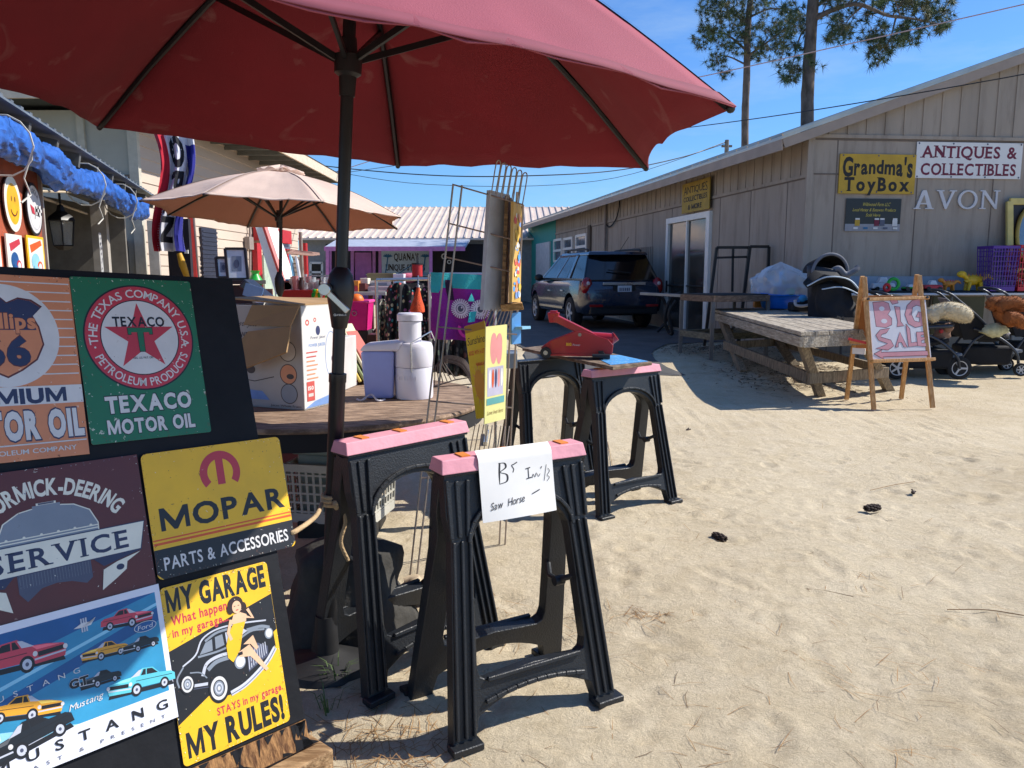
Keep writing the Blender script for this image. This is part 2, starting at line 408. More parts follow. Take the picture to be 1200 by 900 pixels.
# ================================================================ SETTING
import numpy as np
def make_sand():
    m = bpy.data.materials.new('sand'); m.use_nodes = True; n = m.node_tree; b = n.nodes['Principled BSDF']; L = n.links
    b.inputs['Roughness'].default_value = 0.95; b.inputs['Specular IOR Level'].default_value = 0.15
    t = n.nodes.new('ShaderNodeTexCoord'); v = t.outputs['Object']
    def nz(sc, det=6, ro=0.6, dist=0):
        q = n.nodes.new('ShaderNodeTexNoise'); q.inputs['Scale'].default_value = sc; q.inputs['Detail'].default_value = det; q.inputs['Roughness'].default_value = ro; q.inputs['Distortion'].default_value = dist
        L.new(v, q.inputs['Vector']); return q.outputs['Fac']
    def ramp(src, a, b_, c0, c1):
        r = n.nodes.new('ShaderNodeValToRGB'); r.color_ramp.elements[0].position = a; r.color_ramp.elements[1].position = b_
        r.color_ramp.elements[0].color = (*c0, 1); r.color_ramp.elements[1].color = (*c1, 1); L.new(src, r.inputs[0]); return r.outputs[0]
    def mix(f, a, b_, bt='MIX'):
        q = n.nodes.new('ShaderNodeMixRGB'); q.blend_type = bt
        for i, s_ in zip((0, 1, 2), (f, a, b_)):
            if isinstance(s_, (int, float)): q.inputs[i].default_value = s_
            elif isinstance(s_, tuple): q.inputs[i].default_value = s_
            else: L.new(s_, q.inputs[i])
        return q.outputs[0]
    c = ramp(nz(0.7, 5), 0.3, 0.72, (0.50, 0.402, 0.26), (0.65, 0.545, 0.375))
    c = mix(ramp(nz(5, 7, 0.65, 0.6), 0.35, 0.7, (0, 0, 0), (0.5,)*3), c, (0.70, 0.605, 0.45, 1))
    grain = ramp(nz(220, 3, 0.8), 0.3, 0.75, (0.74,)*3, (1.14,)*3); c = mix(0.8, c, grain, 'MULTIPLY')
    c = mix(0.75, c, ramp(nz(48, 5, 0.75, 0.4), 0.32, 0.68, (0.80,)*3, (1.10,)*3), 'MULTIPLY')
    dk = ramp(nz(26, 6, 0.75, 0.5), 0.63, 0.72, (0,)*3, (0.55,)*3); c = mix(dk, c, (0.25, 0.18, 0.11, 1))
    dk2 = ramp(nz(1.9, 8, 0.72, 1.2), 0.57, 0.72, (0,)*3, (0.42,)*3); c = mix(dk2, c, (0.40, 0.315, 0.20, 1))
    L.new(c, b.inputs['Base Color'])
    bp = n.nodes.new('ShaderNodeBump'); bp.inputs['Strength'].default_value = 0.7; bp.inputs['Distance'].default_value = 0.024
    L.new(nz(17, 9, 0.72, 0.6), bp.inputs['Height'])
    bp2 = n.nodes.new('ShaderNodeBump'); bp2.inputs['Strength'].default_value = 0.8; bp2.inputs['Distance'].default_value = 0.006
    L.new(nz(110, 6, 0.8), bp2.inputs['Height']); L.new(bp.outputs[0], bp2.inputs['Normal']); L.new(bp2.outputs[0], b.inputs['Normal'])
    return m
def graded(lo, hi, a, b, st, far):
    q = list(np.arange(a, b, st)); s = st; x = b
    while x < hi: q.append(x); s = min(s*1.16, far); x += s
    q.append(hi); s = st; x = a
    pre = []
    while True:
        s = min(s*1.16, far); x -= s
        if x <= lo: pre.append(lo); break
        pre.append(x)
    return np.array(pre[::-1]+q)
xs = graded(-260, 260, -1.4, 4.4, 0.028, 22); ys = graded(-30, 420, 1.6, 6.0, 0.028, 22)
X, Y = np.meshgrid(xs, ys)
tt = np.clip((Y-8.5)/3.3, 0, 1); Z = 0.2*tt*tt*(3-2*tt)
rn = np.random.RandomState(4)
Zd = np.zeros_like(Z)
for i in range(26):      # gentle heave
    k = rn.uniform(0.4, 3.2); a = rn.uniform(0, 6.28); Zd += 0.0026*np.sin(k*(X*np.cos(a)+Y*np.sin(a))*2.2+rn.uniform(0, 6.28))/(0.5+0.4*k)
for i in range(1700):     # footprints and scuffs
    cx, cy = rn.uniform(-0.8, 6), rn.uniform(1.6, 9.5)
    a = rn.uniform(0, 6.28); big = rn.rand() < 0.16; l = rn.uniform(0.09, 0.15) if big else rn.uniform(0.025, 0.07); wd = rn.uniform(0.04, 0.06) if big else rn.uniform(0.02, 0.05); dp = rn.uniform(0.004, 0.0115)
    i0, i1 = np.searchsorted(xs, [cx-.3, cx+.3]); j0, j1 = np.searchsorted(ys, [cy-.3, cy+.3]); sel = (slice(j0, j1), slice(i0, i1))
    u = ((X[sel]-cx)*np.cos(a)+(Y[sel]-cy)*np.sin(a))/l; v = (-(X[sel]-cx)*np.sin(a)+(Y[sel]-cy)*np.cos(a))/wd
    r2 = u*u+v*v; Zd[sel] += -dp*np.exp(-r2**1.5)+0.55*dp*np.exp(-((np.sqrt(r2)-1.45)/0.35)**2)
Zd *= np.clip((14-Y)/5, 0, 1)*np.clip((30-abs(X))/20, 0, 1)
Z = Z+Zd
vs = np.stack([X.ravel(), Y.ravel(), Z.ravel()], 1); nx, ny = len(xs), len(ys)
ii = (np.arange(ny-1)[:, None]*nx+np.arange(nx-1)[None, :]).ravel()
me = bpy.data.meshes.new('ground'); me.from_pydata(vs.tolist(), [], np.stack([ii, ii+1, ii+1+nx, ii+nx], 1).tolist())
me.polygons.foreach_set('use_smooth', [True]*len(me.polygons)); me.materials.append(make_sand())
gr = bpy.data.objects.new('ground', me); COL.objects.link(gr); tag(gr, 'pale trampled sand lot with footprints and pine straw', kind='structure')
# worn asphalt lane beside the car
asph = M('asphalt', (0.088, 0.083, 0.078), 0.9, var=0.3, scale=2.0, bump=0.6, bscale=80)
mb = MB()
def lane(u, v):
    y = 9.9+v*26; wob = 0.25*noise.noise(Vector((y*0.8, 3, 0)))
    x0 = 0.2-0.02*(y-10)+wob-3.2*sstep(16, 24, y); x1 = 4.25-0.172*(y-11.7)
    x1 = min(x1, 2.6+0.4*math.sin(y))-0.15 if y < 13.5 else x1
    x = x0+(x1-x0)*u; return Vector((x, y+(0.35*noise.noise(Vector((u*5, 9, 1))) if v < 0.02 else 0), hz(x, y)+0.012))
mb.grid(lane, 12, 50)
tag(mb.build('road', asph, smooth=60), 'worn dark asphalt lane leading past the parked car', kind='structure')

# ---------------------------------------------------------------- tan shop building on the right
tan = M('tan_paint', '#9b8f82', 0.78, var=0.13, scale=1.7, bump=0.15, bscale=30, stretch=(1.4, 1.4, 0.22))
_n = tan.node_tree; _b = _n.nodes['Principled BSDF']; _src = _b.inputs['Base Color'].links[0].from_socket      # rain streaks and grime
_t = _n.nodes.new('ShaderNodeTexCoord'); _m = _n.nodes.new('ShaderNodeMapping'); _m.inputs['Scale'].default_value = (3.2, 3.2, 0.45); _q = _n.nodes.new('ShaderNodeTexNoise'); _q.inputs['Scale'].default_value = 2.2; _q.inputs['Detail'].default_value = 9; _q.inputs['Roughness'].default_value = 0.68
_r = _n.nodes.new('ShaderNodeValToRGB'); _r.color_ramp.elements[0].position = 0.5; _r.color_ramp.elements[1].position = 0.74; _r.color_ramp.elements[1].color = (0.55, 0.55, 0.55, 1); _x = _n.nodes.new('ShaderNodeMixRGB'); _x.inputs[2].default_value = (*lin('#6a5b50'), 1)
_n.links.new(_t.outputs['Object'], _m.inputs[0]); _n.links.new(_m.outputs[0], _q.inputs['Vector']); _n.links.new(_q.outputs['Fac'], _r.inputs[0]); _n.links.new(_r.outputs[0], _x.inputs[0]); _n.links.new(_src, _x.inputs[1]); _n.links.new(_x.outputs[0], _b.inputs['Base Color'])
tan2 = M('tan_trim', '#9b8c80', 0.7, var=0.12, scale=3)
groove = M('groove_shadow_gap', '#6b6058', 0.9)
metalroof = M('galvanised', '#b9b3a9', 0.38, metal=0.75, var=0.16, scale=2.5)
white = M('white_paint', '#e4e2dc', 0.5, var=0.06)
glass = M('dark_glass', '#0e1216', 0.06, var=0.02, spec=0.7)
teal = M('teal_paint', '#1f8f88', 0.7, var=0.1, scale=1.2, bump=0.1)
CN = Vector((4.4, 11.7, 0)); D1 = Vector((-0.165, 0.986, 0)); D2 = Vector((0.995, 0.096, 0)); UP = Vector((0, 0, 1))
N1 = Vector((-0.986, -0.165, 0)); N2 = Vector((0.096, -0.995, 0))
def side(s, z, off=0.0): return CN+D1*s+UP*z+N1*off
def gab(s, z, off=0.0): return CN+D2*s+UP*z+N2*off
def hit(px, py, n, off=0.0):
    d = ray(px, py); C = Vector((0, 0, CAMH)); t = ((CN+n*off)-C).dot(n)/d.dot(n); return C+d*t
def sz(px, py):
    p = hit(px, py, N1); return (p-CN).dot(D1), p.z
def gz(px, py):
    p = hit(px, py, N2); return (p-CN).dot(D2), p.z
shop = thing('shop_building', 'long tan board clad shop with low metal roof behind picnic table', 'building', (4.4, 11.7, 0.1))
EV = 3.42; SLOPE = 0.352; RIDGE = 6.2; LEN = 17.0
mb = MB(); FR1 = (CN, D1, UP, N1)
mb.prism([(0, -0.3), (LEN, -0.3), (LEN, EV), (0, EV)][::-1], 0.15, (CN, D1, UP, N1), 0)
SEAM = 2.84
k = 0.25
while k < LEN:
    mb.beam(side(k, SEAM+0.03, 0.008), side(k, EV, 0.004), 0.04, 0.014, 0, up=N1); k += 0.30
k = 0.6
while k < LEN:
    mb.beam(side(k, 0.0, 0.002), side(k, SEAM, 0.002), 0.014, 0.006, 1, up=N1); k += 1.22
mb.beam(side(0, SEAM, 0.01), side(LEN, SEAM-0.02, 0.01), 0.05, 0.03, 0, up=N1)
mb.beam(side(0, SEAM-0.035, 0.004), side(LEN, SEAM-0.055, 0.004), 0.02, 0.01, 1, up=N1)
mb.build('side_wall', [tan, groove], shop)
mb = MB(); GW = RIDGE*2
mb.prism([(0, -0.3), (GW, -0.3), (GW, EV), (RIDGE, EV+RIDGE*SLOPE), (0, EV)], 0.15, (CN, D2, UP, N2), 0)
GS = 3.40; k = 0.28
while k < GW-0.2:
    zt = EV+(k if k < RIDGE else GW-k)*SLOPE-0.03
    if zt > GS+0.05: mb.beam(gab(k, GS+0.03, 0.008), gab(k, zt, 0.004), 0.034, 0.014, 0, up=N2)
    k += 0.29
mb.beam(gab(0.05, GS, 0.012), gab(GW, GS, 0.012), 0.05, 0.03, 0, up=N2)
mb.beam(gab(0.05, GS-0.04, 0.004), gab(GW, GS-0.04, 0.004), 0.03, 0.01, 1, up=N2)
for s_ in (0.42, 1.7, 2.92, 4.14, 5.36):
    mb.beam(gab(s_, 0, 0.002), gab(s_, GS-0.05, 0.002), 0.014, 0.006, 1, up=N2)
mb.beam(gab(0.0, 2.86, 0.003), gab(0.6, 2.86, 0.003), 0.02, 0.008, 1, up=N2)
mb.beam(gab(0.0, 0.2, 0.012), gab(0.0, EV-0.03, 0.012), 0.1, 0.05, 0, up=N2)
mb.build('gable_wall', [tan, groove], shop)
# roof: ribbed metal on a fascia board
mb = MB(); OV = 0.52; RK = 0.16
def roofpt(s, back, z=0.0): return CN+D2*s+D1*back+UP*(EV+0.09+(s if s < RIDGE else GW-s)*SLOPE+z)
L2 = LEN+5
for a, b in ((-OV, RIDGE), (RIDGE, GW+OV)):
    n = 60
    for i in range(n+1):      # ribs run with the slope
        bk = -RK+(L2+RK)*i/n; mb.beam(roofpt(a, bk, 0.055), roofpt(b, bk, 0.055), 0.05, 0.03, 0)
    q = [roofpt(a, -RK), roofpt(b, -RK), roofpt(b, L2), roofpt(a, L2)]; mb.hexa(q, [p+UP*0.04 for p in q], 0)
mb.build('roof', metalroof, shop)
mb = MB()
mb.beam(roofpt(-OV+0.012, -RK+0.02, -0.085), roofpt(-OV+0.012, L2, -0.085), 0.025, 0.155, 0)
for a, b in ((-OV+0.03, RIDGE), (RIDGE, GW+OV)): mb.beam(roofpt(a, -RK+0.014, -0.075), roofpt(b, -RK+0.014, -0.075), 0.025, 0.13, 0)
mb.hexa([roofpt(-OV+0.03, 0.0, -0.14), roofpt(0.0, 0.0, -0.14)-UP*(OV*SLOPE*0.0), roofpt(0.0, L2, -0.14), roofpt(-OV+0.03, L2, -0.14)],
        [roofpt(-OV+0.03, 0.0, -0.12), roofpt(0.0, 0.0, -0.12), roofpt(0.0, L2, -0.12), roofpt(-OV+0.03, L2, -0.12)], 0)
mb.build('fascia', tan2, shop)
# sliding glass door
a0, zt = sz(785, 255); a1, zt2 = sz(833, 250); DB = 0.24
fr = MB(); top = (zt+zt2)/2
for s_ in (a0, a1): fr.beam(side(s_, DB, 0.03), side(s_, top, 0.03), 0.16 if s_ == a1 else 0.12, 0.07, 0, up=N1)
fr.beam(side(a1-0.08, top-0.05, 0.032), side(a0+0.06, top-0.05, 0.032), 0.12, 0.07, 0, up=N1)
fr.beam(side((a0+a1)/2, DB, 0.025), side((a0+a1)/2, top-0.1, 0.025), 0.06, 0.05, 0, up=N1)
fr.beam(side(a1, DB+0.9, 0.02), side(a0, DB+0.9, 0.02), 0.03, 0.03, 1, up=N1)
dr = fr.build('sliding_door', [white, M('black_bar', '#1b1b1c', 0.5)], shop, bevel=0.006)
gl = MB(); gl.prism([(a0, DB), (a0, top-0.1), (a1, top-0.1), (a1, DB)], 0.01, (CN+N1*0.006, D1, UP, N1), 0)
gl.build('pane', M('reflective_glass', '#3a3a38', 0.12, var=0.5, scale=1.5, spec=0.8), dr)
hd = MB(); hd.beam(side(a0-0.12, DB+0.75, 0.08), side(a0-0.12, DB+1.0, 0.08), 0.04, 0.03, 0, up=N1); hd.build('handle', M('black_plastic', '#15161a', 0.45, var=0.2), dr)
# three small windows
for x0, x1, yt, yb in ((650, 659, 282, 306), (661.5, 671.5, 280.5, 303), (676, 688, 277, 302)):
    s0, z1 = sz(x0, yt); s1, z1b = sz(x1, yt-1); _, z0 = sz((x0+x1)/2, yb)
    m = MB(); ct = side((s0+s1)/2, (z0+z1)/2, 0.02); wd = s0-s1; h = z1-z0
    for s_ in (s0, s1): m.beam(side(s_, z0, 0.02), side(s_, z1, 0.02), 0.1, 0.06, 0, up=N1)
    for z_ in (z0, (z0+z1)/2, z1): m.beam(side(s1, z_, 0.022), side(s0, z_, 0.022), 0.08, 0.055, 0, up=N1)
    wn = m.build('window', white, shop)
    m = MB(); m.prism([(s0, z0), (s0, z1), (s1, z1), (s1, z0)], 0.01, (CN+N1*0.008, D1, UP, N1)); m.build('pane', M('window_glass', '#5d6a78', 0.08, var=0.5, scale=3), wn)
# boarded opening, conduit and cable
m = MB(); s0, z1 = sz(692, 268); s1, _ = sz(699, 268)
m.beam(side(s0, 0.3, 0.03), side(s0, z1+0.1, 0.03), 0.3, 0.06, 0, up=N1); m.build('post', M('grey_brown_wood', '#5b5046', 0.9), shop)
m = MB(); s0, z0 = sz(711, 300); _, z1 = sz(711, 233)
m.cyl(side(s0, 0.25, 0.06), side(s0, z1, 0.06), 0.04); m.build('conduit', M('grey_conduit', '#8d8078', 0.6), shop)
m = MB(); s0, z0 = sz(727, 228); s1, z1 = sz(716, 266)
m.tube(bez([side(s0, z0+.1, 0.04), side(s0-0.1, (z0*0.6+z1*0.4), 0.06), side(s0+0.2, z1+0.15, 0.06), side(s1, z1, 0.05), side(s1+.4, z1+.1, 0.03)]), 0.018, 6); m.build('cable', M('black_rubber', '#101012', 0.6), shop)
# ribbed vent on the wall behind the car
m = MB(); s0, z1 = sz(742, 291); s1, _ = sz(765, 291)
for i in range(12):
    s_ = s0+(s1-s0)*i/11; m.beam(side(s_, 0.7, 0.015), side(s_, z1, 0.015), 0.03, 0.03, 0, up=N1)
m.build('vertical_vent', tan2, shop)

# teal building joined to its far end, pale door panel
tb = thing('teal_building', 'teal painted shop end between the tan building and the metal roofed store', 'building', tuple(side(19, 0.2)))
m = MB(); m.prism([(LEN+0.02, -0.3), (LEN+5.4, -0.3), (LEN+5.4, EV), (LEN+0.02, EV)][::-1], 0.15, (CN+N1*0.01, D1, UP, N1)); m.build('wall', teal, tb)
m = MB(); s0, z1 = sz(630, 286); s1, _ = sz(646, 283); m.prism([(s0, 0.2), (s0, z1), (s1, z1), (s1, 0.2)], 0.05, (CN+N1*0.07, D1, UP, N1)); m.build('door', M('pale_grey_door', '#c8c6c6', 0.6), tb)

# ---------------------------------------------------------------- far store with pink trim
YS = 33.0; ZG = 0.2
pink = M('orchid_paint', '#c07ab4', 0.65); blackw = M('black_wall', '#1a1620', 0.7, var=0.3); greyw = M('grey_siding', '#878a8c', 0.75)
def ps(px, py, dy=0.0): return P(px, py, YS-dy)
st = thing('store', 'low black and grey store with orchid trim under pale ribbed metal roof', 'building', (-3.5, YS, ZG))
m = MB(); e = ps(352, 281); e2 = ps(642, 281)
m.box(((e.x+e2.x)/2, YS+2, (ZG+e.z)/2-0.2), (e2.x-e.x, 4, e.z-ZG+0.4), 0); wl = m.build('wall', greyw, st)
m = MB(); a = ps(382, 286); b = ps(566, 286); m.box(((a.x+b.x)/2, YS-0.02, (ZG+a.z)/2), (b.x-a.x, 0.06, a.z-ZG), 0); m.build('shopfront', blackw, st)
m = MB(); rz = e.z+0.05; RY = YS+7.5; rtop = P(640, 243, RY).z
x0 = e.x-0.5; x1 = e2.x+4
def rp2(u, v): return Vector((x0+(x1-x0)*u, YS-0.5+(RY-YS+0.5)*v, rz+(rtop-rz)*v))
n = 46
m.add([rp2(0, 0), rp2(1, 0), rp2(1, 1), rp2(0, 1)]+[rp2(0, 0)-UP*0.08, rp2(1, 0)-UP*0.08, rp2(1, 1)-UP*0.08, rp2(0, 1)-UP*0.08], [(0, 1, 2, 3), (7, 6, 5, 4), (0, 4, 5, 1), (1, 5, 6, 2), (2, 6, 7, 3), (3, 7, 4, 0)])
for i in range(n+1): m.beam(rp2(i/n, 0)+UP*0.02, rp2(i/n, 1)+UP*0.02, 0.07, 0.07, 0)
q = [rp2(0, 1), rp2(1, 1), rp2(1, 1)+Vector((0, 7, rz-rtop)), rp2(0, 1)+Vector((0, 7, rz-rtop))]; m.hexa([v-UP*0.05 for v in q], [v+UP*0.02 for v in q])
m.build('roof', M('cream_metal', '#dcc9b8', 0.45, metal=0.1, var=0.12, scale=0.8), st)
m = MB(); AY = YS-2.6
aw = [P(380, 290, AY), P(545, 290, AY), ps(552, 279), ps(398, 279)]
m.hexa([v-UP*0.05 for v in aw], [v+UP*0.02 for v in aw], 0); m.build('awning', M('pale_blue_grey_metal', '#a9afbd', 0.5), st)
m = MB(); m.beam(P(380, 291.5, AY), P(545, 291.5, AY), 0.08, 0.17, 0)
for px in (387, 413, 438.5, 445.5, 503): m.beam(ps(px, 292, 0.1), ps(px, 350, 0.1), 0.13, 0.08, 0, up=(0, 1, 0))
for px in (384, 505): m.beam(P(px, 291, AY), P(px, 354, AY), 0.12, 0.12)
m.build('trim', pink, st)
m = MB(); a = ps(415.5, 296, 0.06); b = ps(436.5, 352, 0.06); m.box(((a.x+b.x)/2, a.y, (a.z+b.z)/2), (b.x-a.x, 0.06, a.z-b.z), 0); dd = m.build('door', M('orchid_door', '#b468a8', 0.6), st)
m = MB(); c = ps(430, 322, 0.12); m.ball(c, 0.06); m.build('handle', metalroof, dd)
m = MB(); a = ps(363.5, 308); b = ps(378, 331)
for (p0, p1) in (((363.5, 308), (378, 308)), ((363.5, 331), (378, 331)), ((363.5, 319), (378, 319)), ((364, 308), (364, 331)), ((377.6, 308), (377.6, 331))): m.beam(ps(*p0, 0.04), ps(*p1, 0.04), 0.09, 0.06, 0, up=(0, 1, 0))
wn = m.build('window', white, st); m = MB(); m.box(((a.x+b.x)/2, YS-0.01, (a.z+b.z)/2), (b.x-a.x, 0.04, a.z-b.z)); m.build('pane', glass, wn)
A = Art(2.0, 1.06, M('sign_pale_blue', '#b9c6cf', 0.6, var=0.1), 0.04, dz=0.004)
ink = M('brown_black_ink', '#2a1d1a', 0.7); blue = M('palm_blue', '#2f6b93', 0.7); bl2 = M('sea_blue', '#86a9c4', 0.7)
A.rect(-0.98, -0.5, 0.98, -0.36, bl2); A.text("QUANA'S", 0.05, 0.29, 0.3, ink, width=1.05, bold=0.02, serif=0.06); A.text('UNIQUE STYLES', 0, -0.15, 0.26, ink, width=1.66, bold=0.02, serif=0.06)
for x in (-0.78, 0.8):
    A.line([(x-0.08, -0.46), (x, -0.05), (x+0.05, 0.28)], 0.05, blue)
    for k in range(6):
        an = R(20+k*28); A.line([(x+0.05, 0.28), (x+0.05+0.2*math.cos(an), 0.28+0.12*math.sin(an))], 0.05, blue)
A.line([(-0.3, -0.42), (0.3, -0.05)], 0.04, blue)
c = ps(475, 309, 0.2); tag(A.build('shop_sign', c, (1, 0, 0), UP), "pale blue QUANA'S UNIQUE STYLES sign on the far black shopfront", 'sign')
A = Art(0.5, 0.5, blackw, 0.02, dz=0.004); A.text('C', -0.1, 0.1, 0.25, white, bold=0.02); A.ring(0.12, -0.14, 0.05, 0.09, white)
tag(A.build('chalk_board', ps(523, 303, 0.12), (1, 0, 0), UP), 'small black panel with a white C on the far shopfront', 'sign')

# ---------------------------------------------------------------- cream sided building on the left
cream = M('cream_siding', '#bfae9e', 0.75, var=0.08, scale=1.5, stretch=(1, 0.3, 1)); palew = M('pale_stucco', '#a5a398', 0.85, var=0.1, scale=1.2, bump=0.15)
XW, Y0, Y1 = -6.45, 13.6, 23.5; EZ = 4.15
lb = thing('sided_building', 'two storey cream lap sided building with deep eaves on the left', 'building', (XW, Y0, 0.2))
m = MB(); prof = []; z = 0.0
while z < EZ: prof += [(0.0, z+0.004), (0.018, z+0.006), (0.0, z+0.2)]; z += 0.205
vs = []; fs = []
for y in (Y0, Y1): vs += [Vector((XW+dx, y, zz+0.1)) for dx, zz in prof]
n = len(prof); m.add(vs, [(i, n+i, n+i+1, i+1) for i in range(n-1)], 0)
m.build('side_wall', cream, lb)
m = MB(); m.box((XW-4, (Y0+Y1)/2, EZ/2), (7.98, Y1-Y0-0.02, EZ), 0); m.box((XW-0.02, Y0-0.02, EZ/2), (0.16, 0.1, EZ), 1)
m.box((XW-0.9, Y0-0.02, 3.3), (0.12, 0.05, 1.8), 1); m.box((XW-0.5, Y0-0.015, 3.05), (1.0, 0.04, 0.06), 2)
m.build('gable_wall', [palew, M('pale_corner_board', '#b5b0a2', 0.8), groove], lb)
m = MB(); OVL = 1.1
m.box((XW+OVL/2-4.4, (Y0+Y1)/2, EZ+0.12), (OVL+8.8, Y1-Y0+1.6, 0.06), 0)
for i in range(15): m.box((XW+OVL/2, Y0-0.6+i*0.8, EZ+0.04), (OVL, 0.05, 0.1), 2)
m.box((XW+OVL, (Y0+Y1)/2, EZ+0.15), (0.05, Y1-Y0+1.7, 0.26), 1)
m.box((XW+OVL/2-4.4, Y0-0.8, EZ+0.15), (OVL+8.8, 0.05, 0.26), 1)
m.build('eaves', [M('dark_soffit', '#3c423f', 0.9), M('cream_fascia', '#cfbda6', 0.7), M('rafter_grey', '#6f6f6a', 0.9)], lb)
m = MB(); a = Vector((XW+OVL, Y0-0.8, EZ+0.3)); bq = [Vector((XW+OVL+.05, Y0-0.85, EZ+0.28)), Vector((XW+OVL+.05, Y1+0.85, EZ+0.28)), Vector((XW-4, Y1-2, EZ+1.7)), Vector((XW-4, Y0+3, EZ+1.7))]
m.add(bq+[Vector((XW-9, Y0-0.85, EZ+0.28)), Vector((XW-9, Y1+0.85, EZ+0.28))], [(0, 1, 2, 3), (4, 0, 3), (5, 4, 3, 2), (1, 5, 2), (0, 4, 5, 1)]); m.build('roof', M('grey_shingle', '#5d5d5c', 0.9, var=0.2, scale=12), lb)
def lw(px, py, off=0.0):
    d = ray(px, py); t = (XW+off)/d.x; return Vector((0, 0, CAMH))+d*t
red = M('red_paint', '#b3262b', 0.5, var=0.12)
def flatx(mb_, x0, y0, x1, y1, off, th, mi=0):
    a = lw(x0, y0, off); b = lw(x1, y1, off); c = lw(x0, y1, off)
    zt = (a.z+lw(x1, y0, off).z)/2; zb = (c.z+b.z)/2
    mb_.box((XW+off-th/2, (a.y+b.y)/2, (zt+zb)/2), (th, abs(a.y-b.y), abs(zt-zb)), mi)
m = MB(); flatx(m, 236, 268, 257, 332, 0.06, 0.05)
for k in range(12): flatx(m, 238, 271+k*5, 255, 273+k*5, 0.072, 0.02)
m.build('shutter', M('navy_shutter', '#23283a', 0.6), lb)
m = MB(); flatx(m, 226, 240, 233, 335, 0.12, 0.1); m.build('door_post', red, lb)
m = MB()
for bx in ((301, 285, 309, 350), (337, 300, 342, 350)): flatx(m, *bx, 0.2, 0.12)
flatx(m, 306, 268, 342, 284, 0.24, 0.2); flatx(m, 318, 291, 341, 300, 0.22, 0.15)
m.build('porch_frame', red, lb)
m = MB(); flatx(m, 309, 300, 337, 350, 0.10, 0.05); m.build('door', M('pale_green_door', '#a9b9a8', 0.6), lb)
m = MB(); flatx(m, 318, 284, 340, 291, 0.15, 0.05); m.build('transom_window', M('window_glass', '#5d6a78', 0.08), lb)
m = MB(); flatx(m, 343, 301, 356, 332, 0.1, 0.05)
for k in range(6): flatx(m, 343, 302+k*5, 356, 303.5+k*5, 0.13, 0.04)
m.build('window', M('brown_shade', '#6d5f55', 0.8), lb)
m = MB(); a = lw(352, 272, 0.6); m.cyl(a, Vector((a.x, a.y, 0.15)), 0.05)
a = lw(357.5, 285, 0.9); m.cyl(Vector((a.x, a.y, 0.15)), a, 0.06, mi=1)
m.build('porch_post', [M('grey_conduit', '#8d8078', 0.6), red], lb)
m = MB(); a = lw(333, 297, 1.0); b = lw(373, 297, 0.8)
for k in range(7): m.beam(lw(335+k, 296-k*0.5, 0.9), lw(366+(k % 3)*3, 299-k*0.4, 1.4), 0.16, 0.04)
m.build('porch_awning', M('weathered_pink_wood', '#a58478', 0.85), lb)
m = MB(); a = lw(292, 262, 0.12)
m.cyl(lw(293, 255, 0.08), lw(293, 335, 0.08), 0.03); m.box(lw(292, 285, 0.1), (0.12, 0.3, 0.3)); m.build('meter_conduit', M('grey_conduit', '#8d8078', 0.6), lb)
# white stair stringer with red edges, leaning against the porch
m = MB(); a0, a1 = P(298, 262, 15.5), P(309, 262, 15.5); b0, b1 = P(323, 345, 15.0), P(337, 345, 15.0); dv = Vector((0.1, 0.5, 0))
a0.y += 0; m.hexa([b0, b1, b1+dv, b0+dv], [a0, a1, a1+dv, a0+dv], 0)
strg = m.build('stair_rail', white); tag(strg, 'white sloping stair side board with red edge by red porch frame', 'stair rail')
m = MB(); m.beam(a1-UP*0.02, b1-UP*0.02, 0.07, 0.1, 0); m.build('edge_trim', red, strg)

# ---------------------------------------------------------------- open stall on the far left
E1 = Vector((-3.07, 4.55, 2.42)); E2 = Vector((-4.97, 10.7, 2.42)); DE = (E2-E1).normalized(); NE = Vector((DE.y, -DE.x, 0))   # NE points into the lot
def ln(Yv, z, off=0.0):
    t = (Yv-E1.y)/DE.y; p = E1+DE*t; return Vector((p.x, p.y, z))+NE*off
def lhit(px, py, off=0.0):
    d = ray(px, py); C = Vector((0, 0, CAMH)); t = ((E1+NE*off)-C).dot(NE)/d.dot(NE); return C+d*t
stall = thing('market_stall', 'dark open stall with corrugated lean-to roof and pale posts', 'stall', tuple(ln(7, 0.0, -0.6)))
YA, YB = 2.6, 11.6
m = MB()
for i in range(46):
    y = YA+(YB-YA)*i/45; m.beam(ln(y, 2.50, 0.02), ln(y, 3.05, -3.0), 0.06, 0.03)
q = [ln(YA, 2.48, 0.03), ln(YB, 2.48, 0.03), ln(YB, 3.03, -3.0), ln(YA, 3.03, -3.0)]; m.hexa(q, [v+UP*0.015 for v in q]); m.build('roof', M('dull_galvanised', '#7d858c', 0.5, metal=0.5, var=0.25, scale=4), stall)
m = MB(); y = YA+0.2
while y < YB: m.beam(ln(y, 2.40, -0.02), ln(y, 2.94, -3.0), 0.06, 0.12); y += 0.72
m.beam(ln(YA, 2.3, -0.4), ln(YB, 2.3, -0.4), 0.1, 0.14); m.build('rafter', M('grey_timber', '#5a5a58', 0.9, var=0.3), stall)
pp = M('pale_post_paint', '#a39c92', 0.8, var=0.2)
for px, wd in ((116, 0.16), (178, 0.16)):
    p = lhit(px, 250, -0.35); m = MB(); m.box((p.x, p.y, 1.15), (wd, wd, 2.3), 0, rot=math.atan2(DE.y, DE.x)); m.build('post', pp, stall)
dkw = M('dim_panel_wall', '#6f6a62', 0.9, var=0.2)
m = MB(); m.prism([(0, 0), (9.6, 0), (9.6, 2.9), (0, 2.9)], 0.1, (ln(YA, 0, -2.6), DE, UP, NE)); m.build('back_wall', dkw, stall)
m = MB(); a = ln(YB, 0, -0.45); m.prism([(0, 0), (2.2, 0), (2.2, 2.7), (0, 2.3)], 0.1, (a, -NE, UP, -DE)); m.build('end_wall', dkw, stall)
